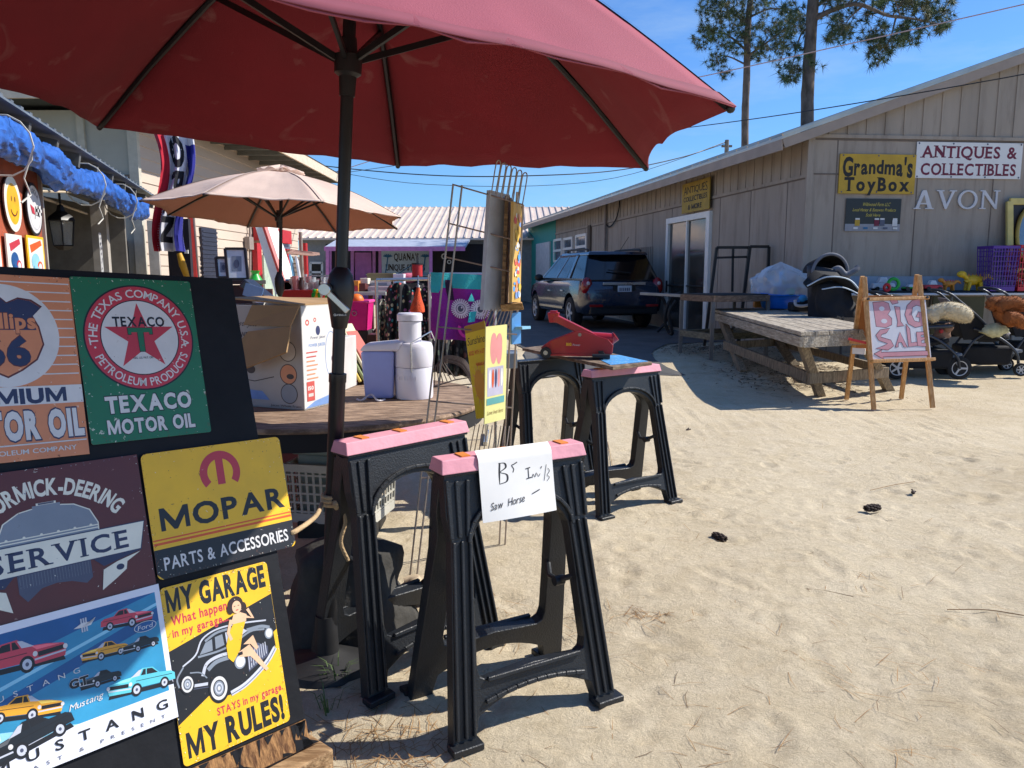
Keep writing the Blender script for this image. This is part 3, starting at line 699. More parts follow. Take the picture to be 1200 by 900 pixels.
m = MB(); m.hexa([ln(6.0, 1.22, -1.9), ln(10.8, 1.22, -1.9), ln(10.8, 1.22, -0.7), ln(6.0, 1.22, -0.7)], [ln(6.0, 1.26, -1.9), ln(10.8, 1.26, -1.9), ln(10.8, 1.26, -0.7), ln(6.0, 1.26, -0.7)])
m.hexa([ln(6.0, 0.0, -0.76), ln(10.8, 0, -0.76), ln(10.8, 0, -0.7), ln(6, 0, -0.7)], [ln(6.0, 1.22, -0.76), ln(10.8, 1.22, -0.76), ln(10.8, 1.22, -0.7), ln(6, 1.22, -0.7)])
m.build('counter', M('counter_brown', '#6d5c49', 0.8, var=0.2), stall)
m = MB(); m.tube([lhit(48, 224, -0.3), lhit(107, 226, -0.3)], 0.012, 6); m.tube([lhit(50, 232, -0.5), lhit(120, 257, -1.2)], 0.015, 6); m.build('hanging_rod', M('pale_rope', '#b8ab98', 0.9), stall)
# rolled blue tarp under the eave
def tarp_mesh():
    m = MB(); n = 240; k = 40; vs = []
    ya, yb = 3.2, 10.35
    for i in range(n+1):
        t = i/n; y = ya+(yb-ya)*t; sag = 0.05*math.sin(t*math.pi*5.2)
        # height of the roll falls a little towards the far end
        zc = 2.235-0.02*t+0.03*noise.noise(Vector((t*9, 0, 0)))-sag*0.6; ra = 0.092+0.035*noise.noise(Vector((t*11, 5, 0)))
        if i in (0, n): ra *= 0.3
        for j in range(k):
            a = 2*math.pi*j/k
            ca, sa_ = math.cos(a), math.sin(a); rg = lambda f, q, o_: 1-2.2*abs(noise.noise(Vector((t*f+o_+1.5*sa_, ca*q+t*9, sa_*q))))
            rr = ra*(0.92+0.26*noise.noise(Vector((t*22+1.2*sa_, ca*1.6, sa_*1.6)))+0.20*rg(34, 1.4, 0)+0.13*rg(80, 2.6, 7)+0.07*rg(170, 5, 3)); rr *= 1-0.22*max(0, math.sin(t*math.pi*12+0.6))**6
            vs.append(ln(y, zc+rr*math.sin(a)*1.15, 0.0+rr*math.cos(a)*0.8))
    m.add(vs, [(i*k+j, i*k+(j+1) % k, (i+1)*k+(j+1) % k, (i+1)*k+j) for i in range(n) for j in range(k)]); return m
tp = thing('rolled_tarp', 'crumpled blue tarpaulin rolled and tied along the stall eave', 'tarp', tuple(ln(7, 2.1)))
tarp_mesh().build('tarp_roll', M('blue_tarp', '#2559a8', 0.45, var=0.4, scale=11, bump=0.5, bscale=60, spec=0.5, chips='#9fb4cc', chipamt=0.7), tp, smooth=38)
for px, py in ((3, 165), (98, 193), (141, 232)):
    m = MB(); p = lhit(px, py, 0.0); c = Vector((p.x, p.y, 2.2))
    loop = [c+(NE*math.cos(a)*0.17+UP*math.sin(a)*0.19) for a in [k*2*math.pi/14 for k in range(15)]]
    m.tube(loop+[c-UP*0.2+NE*0.1, c-UP*0.3+NE*0.12+DE*0.04, c-UP*0.36+NE*0.1-DE*0.1], 0.006, 5)
    m.build('tie_rope', M('white_rope', '#b9b6ac', 0.9), tp)

# ---------------------------------------------------------------- pines beyond the tan roof
bark = M('pine_bark', (0.12, 0.092, 0.075), 0.95, var=0.5, scale=7, bump=1.0, bscale=14, stretch=(1, 1, 0.4))
ndl = M('pine_needles', (0.052, 0.088, 0.03), 0.6, var=0.6, scale=1.1)
ndl2 = M('pine_needles_dry', (0.12, 0.11, 0.045), 0.7, var=0.4, scale=2)
def pine(label, Yp, trunk, rad, limbs, tufts, seed):
    rnd = random.Random(seed)
    base = P(trunk[0][0], trunk[0][1], Yp); t = thing('pine_tree', label, 'tree', (base.x, Yp, 0.2), group='tall pines behind the tan shop')
    pts = [Vector((base.x, Yp, 0.15))]+[P(px, py, Yp) for px, py in trunk]; pts = bez(pts, 10); n = len(pts)
    m = MB(); k = 14; vs = []
    for i, p in enumerate(pts):
        ra = rad*(1.15-0.45*i/n)
        for j in range(k):
            a = 2*math.pi*j/k; rr = ra*(1+0.1*noise.noise(Vector((math.cos(a)*2, math.sin(a)*2, p.z*2.2)))+0.07*noise.noise(Vector((math.cos(a)*5, math.sin(a)*5, p.z*5))))
            vs.append(p+Vector((rr*math.cos(a), rr*math.sin(a), 0)))
    m.add(vs, [(i*k+j, i*k+(j+1) % k, (i+1)*k+(j+1) % k, (i+1)*k+j) for i in range(n-1) for j in range(k)])
    m.build('trunk', bark, t, smooth=60)
    lm = MB(); ends = []
    for pl, r0 in limbs:
        q = bez([P(px, py, Yp+dy) for px, py, dy in pl], 6); N = len(q)
        lm.tube(q, [r0*(1-0.8*i/(N-1)) for i in range(N)], 6)
        for i in range(3, N, 2):
            if rnd.random() < 0.7:
                d = Vector((rnd.uniform(-1, 1), rnd.uniform(-1, 1), rnd.uniform(-0.5, 0.9))).normalized()*rnd.uniform(0.4, 1.1)
                lm.tube([q[i], q[i]+d*0.6+Vector((0, 0, .05)), q[i]+d], [r0*0.25, r0*0.18, 0.01], 5); ends.append(q[i]+d)
        ends.append(q[-1])
    lm.build('branch', bark, t, smooth=60)
    cr = MB()
    def tuft(c, rr):
        ax = Vector((rnd.uniform(-1, 1), rnd.uniform(-1, 1), rnd.uniform(-0.2, 1))).normalized(); mi = 1 if rnd.random() < 0.16 else 0
        for _ in range(38):
            d = (ax*0.55+Vector((rnd.gauss(0, 1), rnd.gauss(0, 1), rnd.gauss(0, 1))).normalized()).normalized()*rr*rnd.uniform(0.6, 1.1)
            sd = d.cross(Vector((rnd.uniform(-1, 1), rnd.uniform(-1, 1), rnd.uniform(-1, 1)))).normalized()*0.0085
            cr.add([c-sd, c+sd, c+d*0.98+sd*0.3-UP*0.03], [(0, 1, 2)], mi)
    for px, py, rx, ry, cnt in tufts:
        for _ in range(int(cnt*1.35)):
            a = rnd.uniform(0, 6.283); rr = math.sqrt(rnd.random()); dd = rnd.uniform(-1, 1)
            c = P(px+rx*rr*math.cos(a), py+ry*rr*math.sin(a), Yp+dd*(rx*Yp/900)*1.0); tuft(c, rnd.uniform(0.19, 0.33))
    for e_ in ends:
        for _ in range(3): tuft(e_+Vector((rnd.gauss(0, .12), rnd.gauss(0, .12), rnd.gauss(0, .1))), rnd.uniform(0.19, 0.32))
    cr.build('crown', [ndl, ndl2], t, fix=False)
pine('thick trunked pine with long limb reaching right over the tan roof', 24, [(946, 300), (946, 130), (949, 60), (953, 0), (958, -60), (962, -150)], 0.185,
     [([(951, 24, 0), (975, 12, -0.3), (1005, 5, -0.6), (1040, 18, -0.6), (1070, 22, -0.4), (1100, 28, 0)], 0.085), ([(952, 10, 0), (985, -8, 0.6), (1030, -2, 1), (1060, 4, 1)], 0.06),
      ([(1010, 8, -0.5), (995, 22, -0.7), (985, 40, -0.8)], 0.03), ([(1050, 20, -0.5), (1045, 40, -0.5), (1040, 55, -0.5)], 0.03), ([(949, 30, 0), (938, 42, 0.3), (930, 70, 0.4), (925, 90, 0.4)], 0.035),
      ([(1070, 14, 0), (1090, 10, 0.3), (1098, 26, 0.3)], 0.02), ([(956, -40, 0), (1000, -60, 0), (1060, -50, 0)], 0.06), ([(956, -30, 0), (910, -40, 0), (880, -20, 0)], 0.05)],
     [(1000, 22, 24, 18, 34), (980, 42, 13, 11, 18), (1040, 44, 26, 16, 46), (1072, 38, 20, 16, 34), (1030, 62, 15, 9, 20), (1098, 22, 22, 16, 32), (1085, 2, 34, 14, 50), (1030, -2, 44, 12, 54), (925, 85, 14, 13, 22), (932, 52, 12, 22, 18),
      (1000, -40, 80, 30, 60), (972, 2, 16, 10, 14), (930, 12, 14, 18, 16)], 3)
pine('slimmer pine with ragged crown left of the thick trunked pine', 33, [(873, 300), (873, 150), (875, 90), (876, 40), (880, -10), (884, -80)], 0.15,
     [([(876, 60, 0), (850, 40, 0.4), (825, 40, 0.6)], 0.06), ([(876, 66, 0), (890, 56, -0.4), (915, 38, -0.5), (940, 20, -0.5)], 0.06), ([(875, 76, 0), (850, 66, 0), (838, 80, 0)], 0.04), ([(878, 30, 0), (855, 15, 0.4), (825, 12, 0.5)], 0.05),
      ([(878, 20, 0), (905, 10, -0.4), (940, 14, -0.4)], 0.05), ([(881, -10, 0), (860, -20, 0), (840, -5, 0)], 0.04), ([(876, 74, 0), (890, 64, 0.3), (900, 66, 0.3)], 0.025)],
     [(832, 46, 22, 14, 46), (850, 28, 30, 16, 66), (862, 50, 20, 16, 42), (840, 72, 14, 10, 22), (896, 40, 26, 18, 66), (925, 26, 20, 18, 52), (906, 58, 18, 8, 22), (870, 8, 46, 16, 90), (840, 6, 22, 12, 34), (880, -25, 60, 24, 90), (888, 66, 10, 6, 10), (848, 88, 8, 5, 8)], 5)

# utility pole and overhead wires
up_ = thing('utility_pole', 'grey wooden utility pole top showing above tan roof edge', 'utility pole', tuple(P(852, 300, 46).xy)+(0.2,))
m = MB(); a = P(852, 164, 46); m.cyl(Vector((a.x, 46, 0)), a, 0.17, 0.12); m.build('pole', M('grey_timber_pole', '#77736c', 0.9), up_, smooth=40)
m = MB(); m.box(a-UP*0.35, (0.6, 0.12, 0.12)); m.build('crossarm', M('grey_timber_pole', '#77736c', 0.9), up_)
wm = M('wire_black', '#20242a', 0.5); wp = M('wire_pale', '#c9a9a0', 0.5)
def wire(pts, Yd, r, mat, lab):
    m = MB(); m.tube(bez([P(px, py, y) for (px, py), y in zip(pts, Yd)], 8), r, 6); tag(m.build('overhead_wire', mat, smooth=60), lab, 'wire', 'overhead wires')
wire([(1330, -26), (1200, 5), (1010, 48), (806, 93), (640, 124), (392, 202)], [13, 14, 16, 18.5, 21, 24.3], 0.011, wp, 'pale pinkish wire crossing in front of both pines')
wire([(1320, 62), (1200, 87), (1040, 115), (900, 137), (778, 153), (620, 172), (393, 204)], [9.5, 10.5, 11.5, 13, 16, 20, 24.3], 0.008, wm, 'thin dark wire running over the tan gable wall and roof')
wire([(852, 166), (800, 184), (720, 200), (620, 206), (520, 206), (412, 198), (300, 184)], [46, 44, 42, 40, 40, 42, 46], 0.03, wm, 'dark sagging wire from the utility pole over the far store')
wire([(852, 168), (700, 212), (500, 216), (345, 192), (250, 175)], [46, 44, 43, 44, 46], 0.016, wm, 'lowest thin wire sagging behind both umbrellas')
# ================================================================ RED UMBRELLA
blk = M('black_metal', '#131418', 0.42, var=0.3, scale=9, spec=0.5)
blkp = M('black_plastic', '#15161a', 0.45, var=0.2)
chrome = M('bright_metal', '#c9c9c6', 0.28, metal=0.9, var=0.1)
def line_at(a, b, z):
    t = (z-a.z)/(b.z-a.z); return a+(b-a)*t
def umbrella(name, label, C, n, Rr, ph, ribs, apex, pole, mats, runner_z, crank_z, sleeve_z, pr, scal=0.03, vent=True, base=True):
    n = n.normalized(); e1 = Vector((0, 1, 0)).cross(n).normalized(); e2 = n.cross(e1)
    t = thing(name, label, 'umbrella', (pole[1].x, pole[1].y, 0))
    cor = [C+(e1*math.cos(ph-k*2*math.pi/ribs)+e2*math.sin(ph-k*2*math.pi/ribs))*Rr for k in range(ribs)]
    def rib(k, u):       # slight outward bow of each rib
        return apex+(cor[k % ribs]-apex)*u+n*(0.07*math.sin(math.pi*u))
    cl = MB(); NS, NT = 14, 16
    for k in range(ribs):
        def f(a, b, k=k):
            u = 0.06+0.94*b; p = rib(k, u)*(1-a)+rib(k+1, u)*a; s4 = 4*a*(1-a)
            inward = (apex-C).project(n); ax = C+n*((p-C).dot(n)); d = (ax-p)
            sk = scal[k] if isinstance(scal, (list, tuple)) else scal
            p = p+d.normalized()*sk*2.2*s4*u**3 - n*(0.05*s4*math.sin(math.pi*min(1, u*1.02))*u) + n*(0.016*noise.noise(p*5)+0.005*math.sin(a*31+3*noise.noise(p*3))*u)*s4
            return p
        cl.grid(f, NS, NT)
    # hem: cloth folded under along the edge
    o = cl.build('canopy', mats[0], t, smooth=50, fix=False)
    md = o.modifiers.new('solid', 'SOLIDIFY'); md.thickness = 0.003; md.offset = -1
    if len(mats) > 2: o.data.materials.append(mats[2]); md.material_offset = 1
    hm = MB()      # hem tape along the edge and seam tape over the ribs
    for k in range(ribs):
        sk = scal[k] if isinstance(scal, (list, tuple)) else scal
        def hf(a, b, k=k, sk=sk):
            u = 0.965+0.036*b; p = rib(k, u)*(1-a)+rib(k+1, u)*a; s4 = 4*a*(1-a); ax = C+n*((p-C).dot(n)); d = ax-p
            return p+d.normalized()*sk*2.2*s4*u**3-n*(0.05*s4*math.sin(math.pi*min(1, u*1.02))*u)+n*(0.012*noise.noise(p*5)*s4+0.0022)
        hm.grid(hf, 20, 1)
    hm.build('hem', M(mats[0].name+'_hem', tuple(0.8*v for v in mats[0].node_tree.nodes['Color Ramp'].color_ramp.elements[0].color[:3]), 0.85), t, smooth=50, solid=0.002)
    for k in range(ribs):
        sm = MB(); side_ = (cor[(k+1) % ribs]-cor[k-1]).normalized()*0.011
        sm.grid(lambda a, b, k=k, side_=side_: rib(k, 0.06+0.93*b)+side_*(2*a-1)+n*0.0035, 2, 14); sm.build('seam_tape', bpy.data.materials[mats[0].name+'_hem'], t, smooth=60)
    if vent:
        v = MB()
        for k in range(ribs):
            v.grid(lambda a, b, k=k: (rib(k, 0.02+0.17*b)*(1-a)+rib(k+1, 0.02+0.17*b)*a)+n*(0.055-0.02*b+0.012*math.sin(a*9+k*2)), 6, 4)
        v.build('vent_flap', mats[0], t, smooth=50)
    dn = (pole[1]-pole[0]).normalized()
    for k in range(ribs):
        m = MB(); m.tube([rib(k, u)-n*0.014 for u in (0.02, 0.25, 0.5, 0.75, 0.985)], 0.0105, 6)
        m.ball(rib(k, 0.99)-n*0.012, 0.012, 8)
        rb = m.build('rib', mats[1], t, smooth=50)
        m = MB(); a = line_at(pole[0], pole[1], runner_z); b = rib(k, 0.47)-n*0.02; d = (b-a); d.z = 0; d.normalize()
        m.beam(a+d*0.04+UP*0.015, b, 0.012, 0.02); m.build('strut', mats[1], t)
    m = MB(); m.cyl(apex-n*0.02, line_at(pole[0], pole[1], sleeve_z-0.1), pr*0.92, n=18); m.build('upper_pole', mats[1], t, smooth=40)
    m = MB(); a = line_at(pole[0], pole[1], runner_z); m.lathe([(pr*1.1, -0.10), (pr*1.25, -0.04), (pr*1.9, -0.03), (pr*2.0, 0.025), (pr*1.3, 0.03), (pr*1.1, 0.08)], a, axis=-dn); m.build('runner', mats[1], t, smooth=35)
    m = MB(); a = line_at(pole[0], pole[1], sleeve_z); b = line_at(pole[0], pole[1], 0.12)
    m.lathe([(pr*1.0, 0.0), (pr*1.32, 0.002), (pr*1.32, 0.03), (pr*1.22, 0.034), (pr*1.22, (a-b).length)], a, axis=dn, n=20); m.build('lower_pole', mats[1], t, smooth=35)
    return t, n, dn, rib
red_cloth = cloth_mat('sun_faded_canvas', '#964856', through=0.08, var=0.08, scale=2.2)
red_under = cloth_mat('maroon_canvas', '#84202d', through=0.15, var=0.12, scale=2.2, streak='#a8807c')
Pt = P(408, 75, 2.584); Pb = P(389, 640, 2.584)
nrm = Vector((0.074, -0.023, 1)).normalized(); CC = Vector((-0.576, 2.584, 1.893))
apx = line_at(Pt, Pb, 1.893+0.72)
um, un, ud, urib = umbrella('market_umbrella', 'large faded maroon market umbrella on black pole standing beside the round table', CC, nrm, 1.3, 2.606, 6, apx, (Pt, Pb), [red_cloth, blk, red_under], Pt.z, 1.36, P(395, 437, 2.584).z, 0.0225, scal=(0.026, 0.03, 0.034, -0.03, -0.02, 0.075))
# crank housing with chrome handle
c = line_at(Pt, Pb, P(398, 345, 2.584).z)
m = MB(); m.lathe([(0.024, -0.115), (0.03, -0.11), (0.040, -0.06), (0.052, -0.005), (0.053, 0.03), (0.045, 0.065), (0.030, 0.085), (0.023, 0.09)], c, axis=-ud, sy=0.85); m.build('crank_housing', blkp, um, smooth=40)
m = MB(); k = c+Vector((-0.035, -0.055, 0.018)); m.cyl(k+Vector((0, 0.02, 0)), k-Vector((0, 0.025, 0)), 0.02); m.beam(k-Vector((-0.004, 0.012, 0.004)), k+Vector((0.072, -0.012, -0.072)), 0.019, 0.01, up=(0, 1, 0)); m.build('crank_handle', chrome, um, smooth=35, bevel=0.002)
A = Art(0.045, 0.009, blkp, 0.001, dz=0.0006); A.text('UMBRELLA', 0.003, 0, 0.006, white, width=0.034); A.ring(-0.018, 0, 0.0025, 0.004, white, n=16)
A.build('maker_plate', c+Vector((0.008, -0.045, -0.066)), (1, 0, 0), UP, um)
m = MB(); b = line_at(Pt, Pb, 0.0); m.lathe([(0.15, 0.0), (0.16, 0.008), (0.15, 0.03), (0.08, 0.05), (0.042, 0.065), (0.036, 0.2)], (b.x, b.y, 0.0), n=32); m.build('base', M('dark_base', '#1b1b1d', 0.6, var=0.3), um, smooth=30)

# ================================================================ SIGN BOARD
BO = Vector((-0.993, 1.769, 1.001)); _a, _b, _c = R(49.717), R(15.625), R(-3.741)
_r = Vector((math.cos(_a), math.sin(_a), 0)); _n = Vector((math.sin(_a), -math.cos(_a), 0)); _u = UP*math.cos(_b)-_n*math.sin(_b)
BR = (_r*math.cos(_c)+_u*math.sin(_c)).normalized(); BU = (_u*math.cos(_c)-_r*math.sin(_c)).normalized(); BN = BR.cross(BU)
def bd(x, y, z=0.0): return BO+BR*x+BU*y+BN*z
blackboard = M('black_painted_board', '#15161a', 0.6, var=0.35, scale=5, bump=0.15, bscale=30, chips='#5a5858', chipamt=0.70, spec=0.2)
rawply = wood_mat('raw_plywood', '#a5794a', '#5c3b20', scale=4, stretch=(14, 14, 1.6), rough=0.85)
bt = thing('sign_board', 'tall black painted plywood board leaning back and hung with tin signs', 'board', tuple(bd(0, -0.86).xy)+(0.1,))
m = MB(); FRB = (bd(0, 0), BR, BU, BN)
m.prism([(-0.98, -0.80), (0.30, -0.80), (0.457, -0.80), (0.419, 0.427), (-0.98, 0.415)], 0.016, FRB, 0); pn = m.build('panel', blackboard, bt, bevel=0.0015)
# peeled bottom edge of bare ply with leftover black flakes
rnd = random.Random(5); top = [(-0.98, -0.8015)]; xx = -0.98
pts = [(0.459, -0.8015), (-0.98, -0.8015), (-0.98, -0.90)]
m = MB(); m.prism([(-0.98, -0.90), (0.462, -0.872), (0.459, -0.8015), (-0.98, -0.8015)], 0.015, FRB, 0)
for i in range(26):
    x = rnd.uniform(-0.1, 0.45); hh = rnd.uniform(0.004, 0.05); ww = rnd.uniform(0.008, 0.04)
    y0 = -0.8025; m.prism([(x, y0), (x+ww*0.3, y0-hh), (x+ww*0.6, y0-hh*0.6), (x+ww, y0)][::1], 0.0008, (bd(0, 0, 0.0011), BR, BU, BN), 1)
    if i < 11: y0 = -0.872; m.prism([(x, y0+hh*.8), (x, y0), (x+ww*2, y0), (x+ww, y0+hh*0.5)], 0.0008, (bd(0, 0, 0.0011), BR, BU, BN), 1)
m.build('bare_edge', [rawply, blackboard], bt)
m = MB()
for x in (-0.7, 0.25):
    a = bd(x, 0.1, -0.03); g = Vector((a.x, a.y, 0))-Vector((BN.x, BN.y, 0)).normalized()*0.55; g.z = 0.02; m.beam(a, g, 0.06, 0.04)
m.build('prop', rawply, bt)
block_w = wood_mat('pale_timber', '#b5936a', '#7b5c3b', scale=3, stretch=(2, 10, 10))
for i, (x0, x1, dz_, hh, dn_) in enumerate(((0.02, 0.50, 0.03, 0.13, 0.0), (-0.95, -0.1, 0.02, 0.11, 0.0))):
    a, b = bd(x0, -0.875), bd(x1, -0.872); hr = Vector((BN.x, BN.y, 0)).normalized()
    a = Vector((a.x, a.y, 0))+hr*0.0; b = Vector((b.x, b.y, 0))
    m = MB(); top = bd((x0+x1)/2, -0.889).z-0.004
    m.hexa([a+hr*0.05, b+hr*0.05, b-hr*0.07, a-hr*0.07], [v+UP*top for v in (a+hr*0.05, b+hr*0.05, b-hr*0.07, a-hr*0.07)])
    tag(m.build('timber_block', block_w, bevel=0.004), ('sawn timber block under the right end of the sign board', 'longer timber block under the left end of the sign board')[i], 'timber block', 'timber blocks under the sign board')

rust = '#7a5a48'
def sp(name, col, ch=rust, amt=0.68, rough=0.42): return M(name, col, rough, var=0.09, scale=9, chips=ch, chipamt=amt)
s_green = sp('sign_green', '#1d6b47', '#c9c8b8', 0.64); s_red = sp('sign_red', '#b93341', '#d8b4ac', 0.66); s_white = sp('sign_white', '#cfcdcb', '#8f8378', 0.66); s_black = sp('sign_black', '#17171b', '#6a6460', 0.67)
s_orange = sp('sign_orange', '#cf8459', '#ddb9a0', 0.66); s_navy = sp('sign_navy', '#2a3150', '#8a7f84', 0.66); s_brown = sp('sign_maroon', '#5a2623', '#8d6a60', 0.66); s_yellow = sp('sign_yellow', '#e6b41c', '#8d6a2c', 0.67)
s_grey = sp('sign_grey', '#7d8590', '#5a5a60', 0.66); s_dgrey = sp('sign_dark_grey', '#4a4e62', '#2c2f3e', 0.66); s_cream = sp('sign_cream', '#dfdccb', '#a39a86', 0.67); s_or2 = sp('sign_stripe', '#d4551f', rust, 0.69)
s_blue = M('sign_blue', '#2f86ad', 0.3, var=0.25, scale=5); s_dblue = M('sign_deep_blue', '#14508a', 0.3, var=0.2); s_lblue = M('sign_pale_blue2', '#8cc6dc', 0.3); skin = M('printed_skin', '#e0b48f', 0.45); hair = M('printed_hair', '#2b1712', 0.5); s_ygrey = M('print_light_grey', '#b9bcc6', 0.4); s_turq = M('print_turquoise', '#58b7c4', 0.3); s_car = M('print_red', '#c2394a', 0.3); s_gold = M('print_gold', '#dd9b25', 0.3); s_edge = M('rusty_edge', '#6e4a3f', 0.8, var=0.3)
TINS = 'tin signs on the black board'
def hang(A, name, label, x, y, rot, z=0.006, warp=None):
    c, s_ = math.cos(R(rot)), math.sin(R(rot)); o = A.build(name, bd(x, y, z), BR*c+BU*s_, BU*c-BR*s_); tag(o, label, 'sign', TINS); return o
def star(cx, cy, r, q=0.382): return [(cx+(r if i % 2 == 0 else r*q)*math.sin(i*math.pi/5), cy+(r if i % 2 == 0 else r*q)*math.cos(i*math.pi/5)) for i in range(10)][::-1]
def outlined(A, t, cx, cy, h, fill, edge, width, bold=0.03, ed=0.035, **k):
    A.text(t, cx, cy, h, edge, width=width*1.012, bold=bold+ed, gap=0.02, **k); A.text(t, cx, cy, h*0.97, fill, width=width, bold=bold, gap=0.02+2*ed-0.0, **k)

# --- Texaco
A = Art(0.296, 0.408, s_green, 0.002, corner=0.006, back=s_edge)
cy = 0.053
A.ell(0, cy, 0.135, 0.135, s_black, 64); A.ell(0, cy, 0.131, 0.131, s_red, 64); A.ell(0, cy, 0.0965, 0.0965, s_black, 64); A.ell(0, cy, 0.094, 0.094, s_white, 64)
A.poly(star(0, cy, 0.089), s_red)
A.arctext('THE TEXAS COMPANY U.S.A.', 0, cy, 0.1135, 86, 205, 0.021, s_white, bold=0.012)
A.arctext('PETROLEUM PRODUCTS', 0, cy, 0.1135, 270, 135, 0.021, s_white, inside=True, bold=0.012)
for an in (192, 348): A.ell(0.1135*math.cos(R(an)), cy+0.1135*math.sin(R(an)), 0.0025, 0.0025, s_white, 10)
A.text('TEXACO', 0, cy+0.041, 0.025, s_black, width=0.128, bold=0.03)
for dx, mt in ((0.0014, s_black), (0, s_green)):
    A.poly([(-0.03-dx, cy+0.024+dx), (-0.03-dx, cy+0.008-dx), (-0.023+dx, cy+0.008-dx), (-0.022, cy+0.013), (-0.007-dx, cy+0.013), (-0.006-dx, cy-0.036-dx), (0.006+dx, cy-0.036-dx), (0.007+dx, cy+0.013), (0.022, cy+0.013), (0.023-dx, cy+0.008-dx), (0.03+dx, cy+0.008-dx), (0.03+dx, cy+0.024+dx)][::-1], mt)
A.text('REG. U.S. PAT. OFF.', 0, cy-0.052, 0.0055, s_black, width=0.05, bold=0.02)
outlined(A, 'TEXACO', 0, -0.112, 0.041, s_white, s_black, 0.212, 0.045, 0.03); outlined(A, 'MOTOR OIL', 0, -0.167, 0.036, s_white, s_black, 0.215, 0.045, 0.03)
WR = [s_edge, s_cream, s_edge]
A.wear(190, WR, 1); hang(A, 'tin_sign', 'green tin sign with red star, reading TEXACO MOTOR OIL', 0.146, 0.204, 0.8)
# --- Phillips 66
A = Art(0.322, 0.424, s_orange, 0.002, back=s_edge)
for i in range(11):
    y = 0.196-i*0.0215; A.rect(-0.158, y-0.0014, 0.158, y+0.0014, s_white)
A.ox = 0.013; cy = 0.072; A.ell(0, cy, 0.112, 0.118, s_white, 60)
sh = [(0, -0.098), (0.03, -0.082), (0.062, -0.058), (0.079, -0.022), (0.073, 0.02), (0.062, 0.045), (0.083, 0.068), (0.062, 0.084), (0.035, 0.088), (0.012, 0.076), (0, 0.088)]
sh = sh+[(-x, y) for x, y in sh[-2:0:-1]]
for k, mt in ((1.0, s_brown), (0.955, s_orange)): A.poly([(x*k, cy+y*k) for x, y in sh], mt)
tp_ = [(x*0.955, cy+y*0.955) for x, y in sh if y > 0.015]; A.poly([(0.066, cy+0.012)]+tp_[:0]+[(x, y) for x, y in [(0.060, cy+0.043), (0.079, cy+0.065), (0.059, cy+0.08), (0.034, cy+0.084), (0.012, cy+0.073), (0, cy+0.084), (-0.012, cy+0.073), (-0.034, cy+0.084), (-0.059, cy+0.08), (-0.079, cy+0.065), (-0.060, cy+0.043)]]+[(-0.066, cy+0.012)], s_navy)
outlined(A, 'Phillips', 0, cy+0.034, 0.036, s_orange, s_brown, 0.132, 0.04, 0.02); outlined(A, '66', 0, cy-0.035, 0.064, s_navy, s_brown, 0.098, 0.05, 0.012)
A.ox = 0.0; A.rect(-0.161, -0.088, 0.161, -0.046, s_white); A.text('PREMIUM', 0.006, -0.067, 0.033, s_navy, width=0.24, bold=0.05)
outlined(A, 'MOTOR OIL', 0.02, -0.132, 0.062, s_white, s_navy, 0.272, 0.06, 0.03)
A.rect(-0.158, -0.178, 0.158, -0.175, s_white); A.text('PHILLIPS PETROLEUM COMPANY', 0, -0.192, 0.011, s_white, width=0.27, bold=0.01)
A.wear(130, WR, 2); hang(A, 'tin_sign', 'orange striped tin sign with a 66 shield, reading PREMIUM MOTOR OIL', -0.166, 0.190, 0.0, 0.0045)
# --- McCormick-Deering
A = Art(0.42, 0.328, s_brown, 0.002, back=s_edge); cx = 0.0
A.arctext('McCORMICK-DEERING', 0, -0.078, 0.198, 90, 104, 0.037, s_cream, bold=0.035)
rad = [(-0.098, -0.03), (-0.10, 0.02), (-0.086, 0.052), (-0.055, 0.07), (-0.03, 0.074), (0.03, 0.074), (0.055, 0.07), (0.086, 0.052), (0.10, 0.02), (0.098, -0.03)]
A.poly([(x*1.025, y*1.03) for x, y in rad][::-1], s_cream); A.poly(rad[::-1], s_grey)
A.rect(-0.028, 0.074, 0.028, 0.081, s_grey); A.rect(-0.02, 0.081, 0.02, 0.086, s_cream); A.rect(-0.016, 0.0818, 0.016, 0.0855, s_dgrey)
A.rect(-0.102, 0.014, 0.102, 0.0165, s_cream); A.rect(-0.102, 0.008, 0.102, 0.0105, s_cream)
for i in range(6): A.ell(-0.085+i*0.034, 0.017, 0.003, 0.003, s_cream, 10)
A.poly([(-0.074, -0.1), (-0.074, -0.005), (-0.066, 0.004), (0.066, 0.004), (0.074, -0.005), (0.074, -0.1), (0.06, -0.11), (0.03, -0.098), (0, -0.094), (-0.03, -0.098), (-0.06, -0.12)][::-1], s_dgrey)
for i in range(24): A.rect(-0.07+i*0.006, -0.09, -0.0695+i*0.006, 0.002, s_grey)
A.poly([(-0.195, -0.062), (0.188, -0.062), (0.204, 0.004), (-0.21, 0.004)], s_navy); A.poly([(-0.193, -0.06), (0.186, -0.06), (0.202, 0.002), (-0.208, 0.002)], s_cream)
for sx in (-1, 1):
    A.poly([(sx*x, y) for x, y in ((0.19, -0.062), (0.08, -0.062), (0.10, -0.082))][::-1 if sx < 0 else 1], s_navy)
    A.poly([(sx*x, y) for x, y in ((0.185, -0.066), (0.13, -0.078), (0.098, -0.09), (0.09, -0.135), (0.125, -0.115), (0.148, -0.1), (0.152, -0.083))][::-1 if sx < 0 else 1], s_cream)
    A.ell(sx*0.135, -0.092, 0.009, 0.007, s_navy, 16)
A.text('SERVICE', 0.018, -0.029, 0.042, s_navy, width=0.285, bold=0.02, gap=0.16, serif=0.09)
A.wear(150, [s_grey, s_edge, s_cream], 3); hang(A, 'tin_sign', 'dark maroon tin sign with a radiator, reading McCORMICK-DEERING SERVICE', -0.106, -0.205, 1.5, 0.0075)
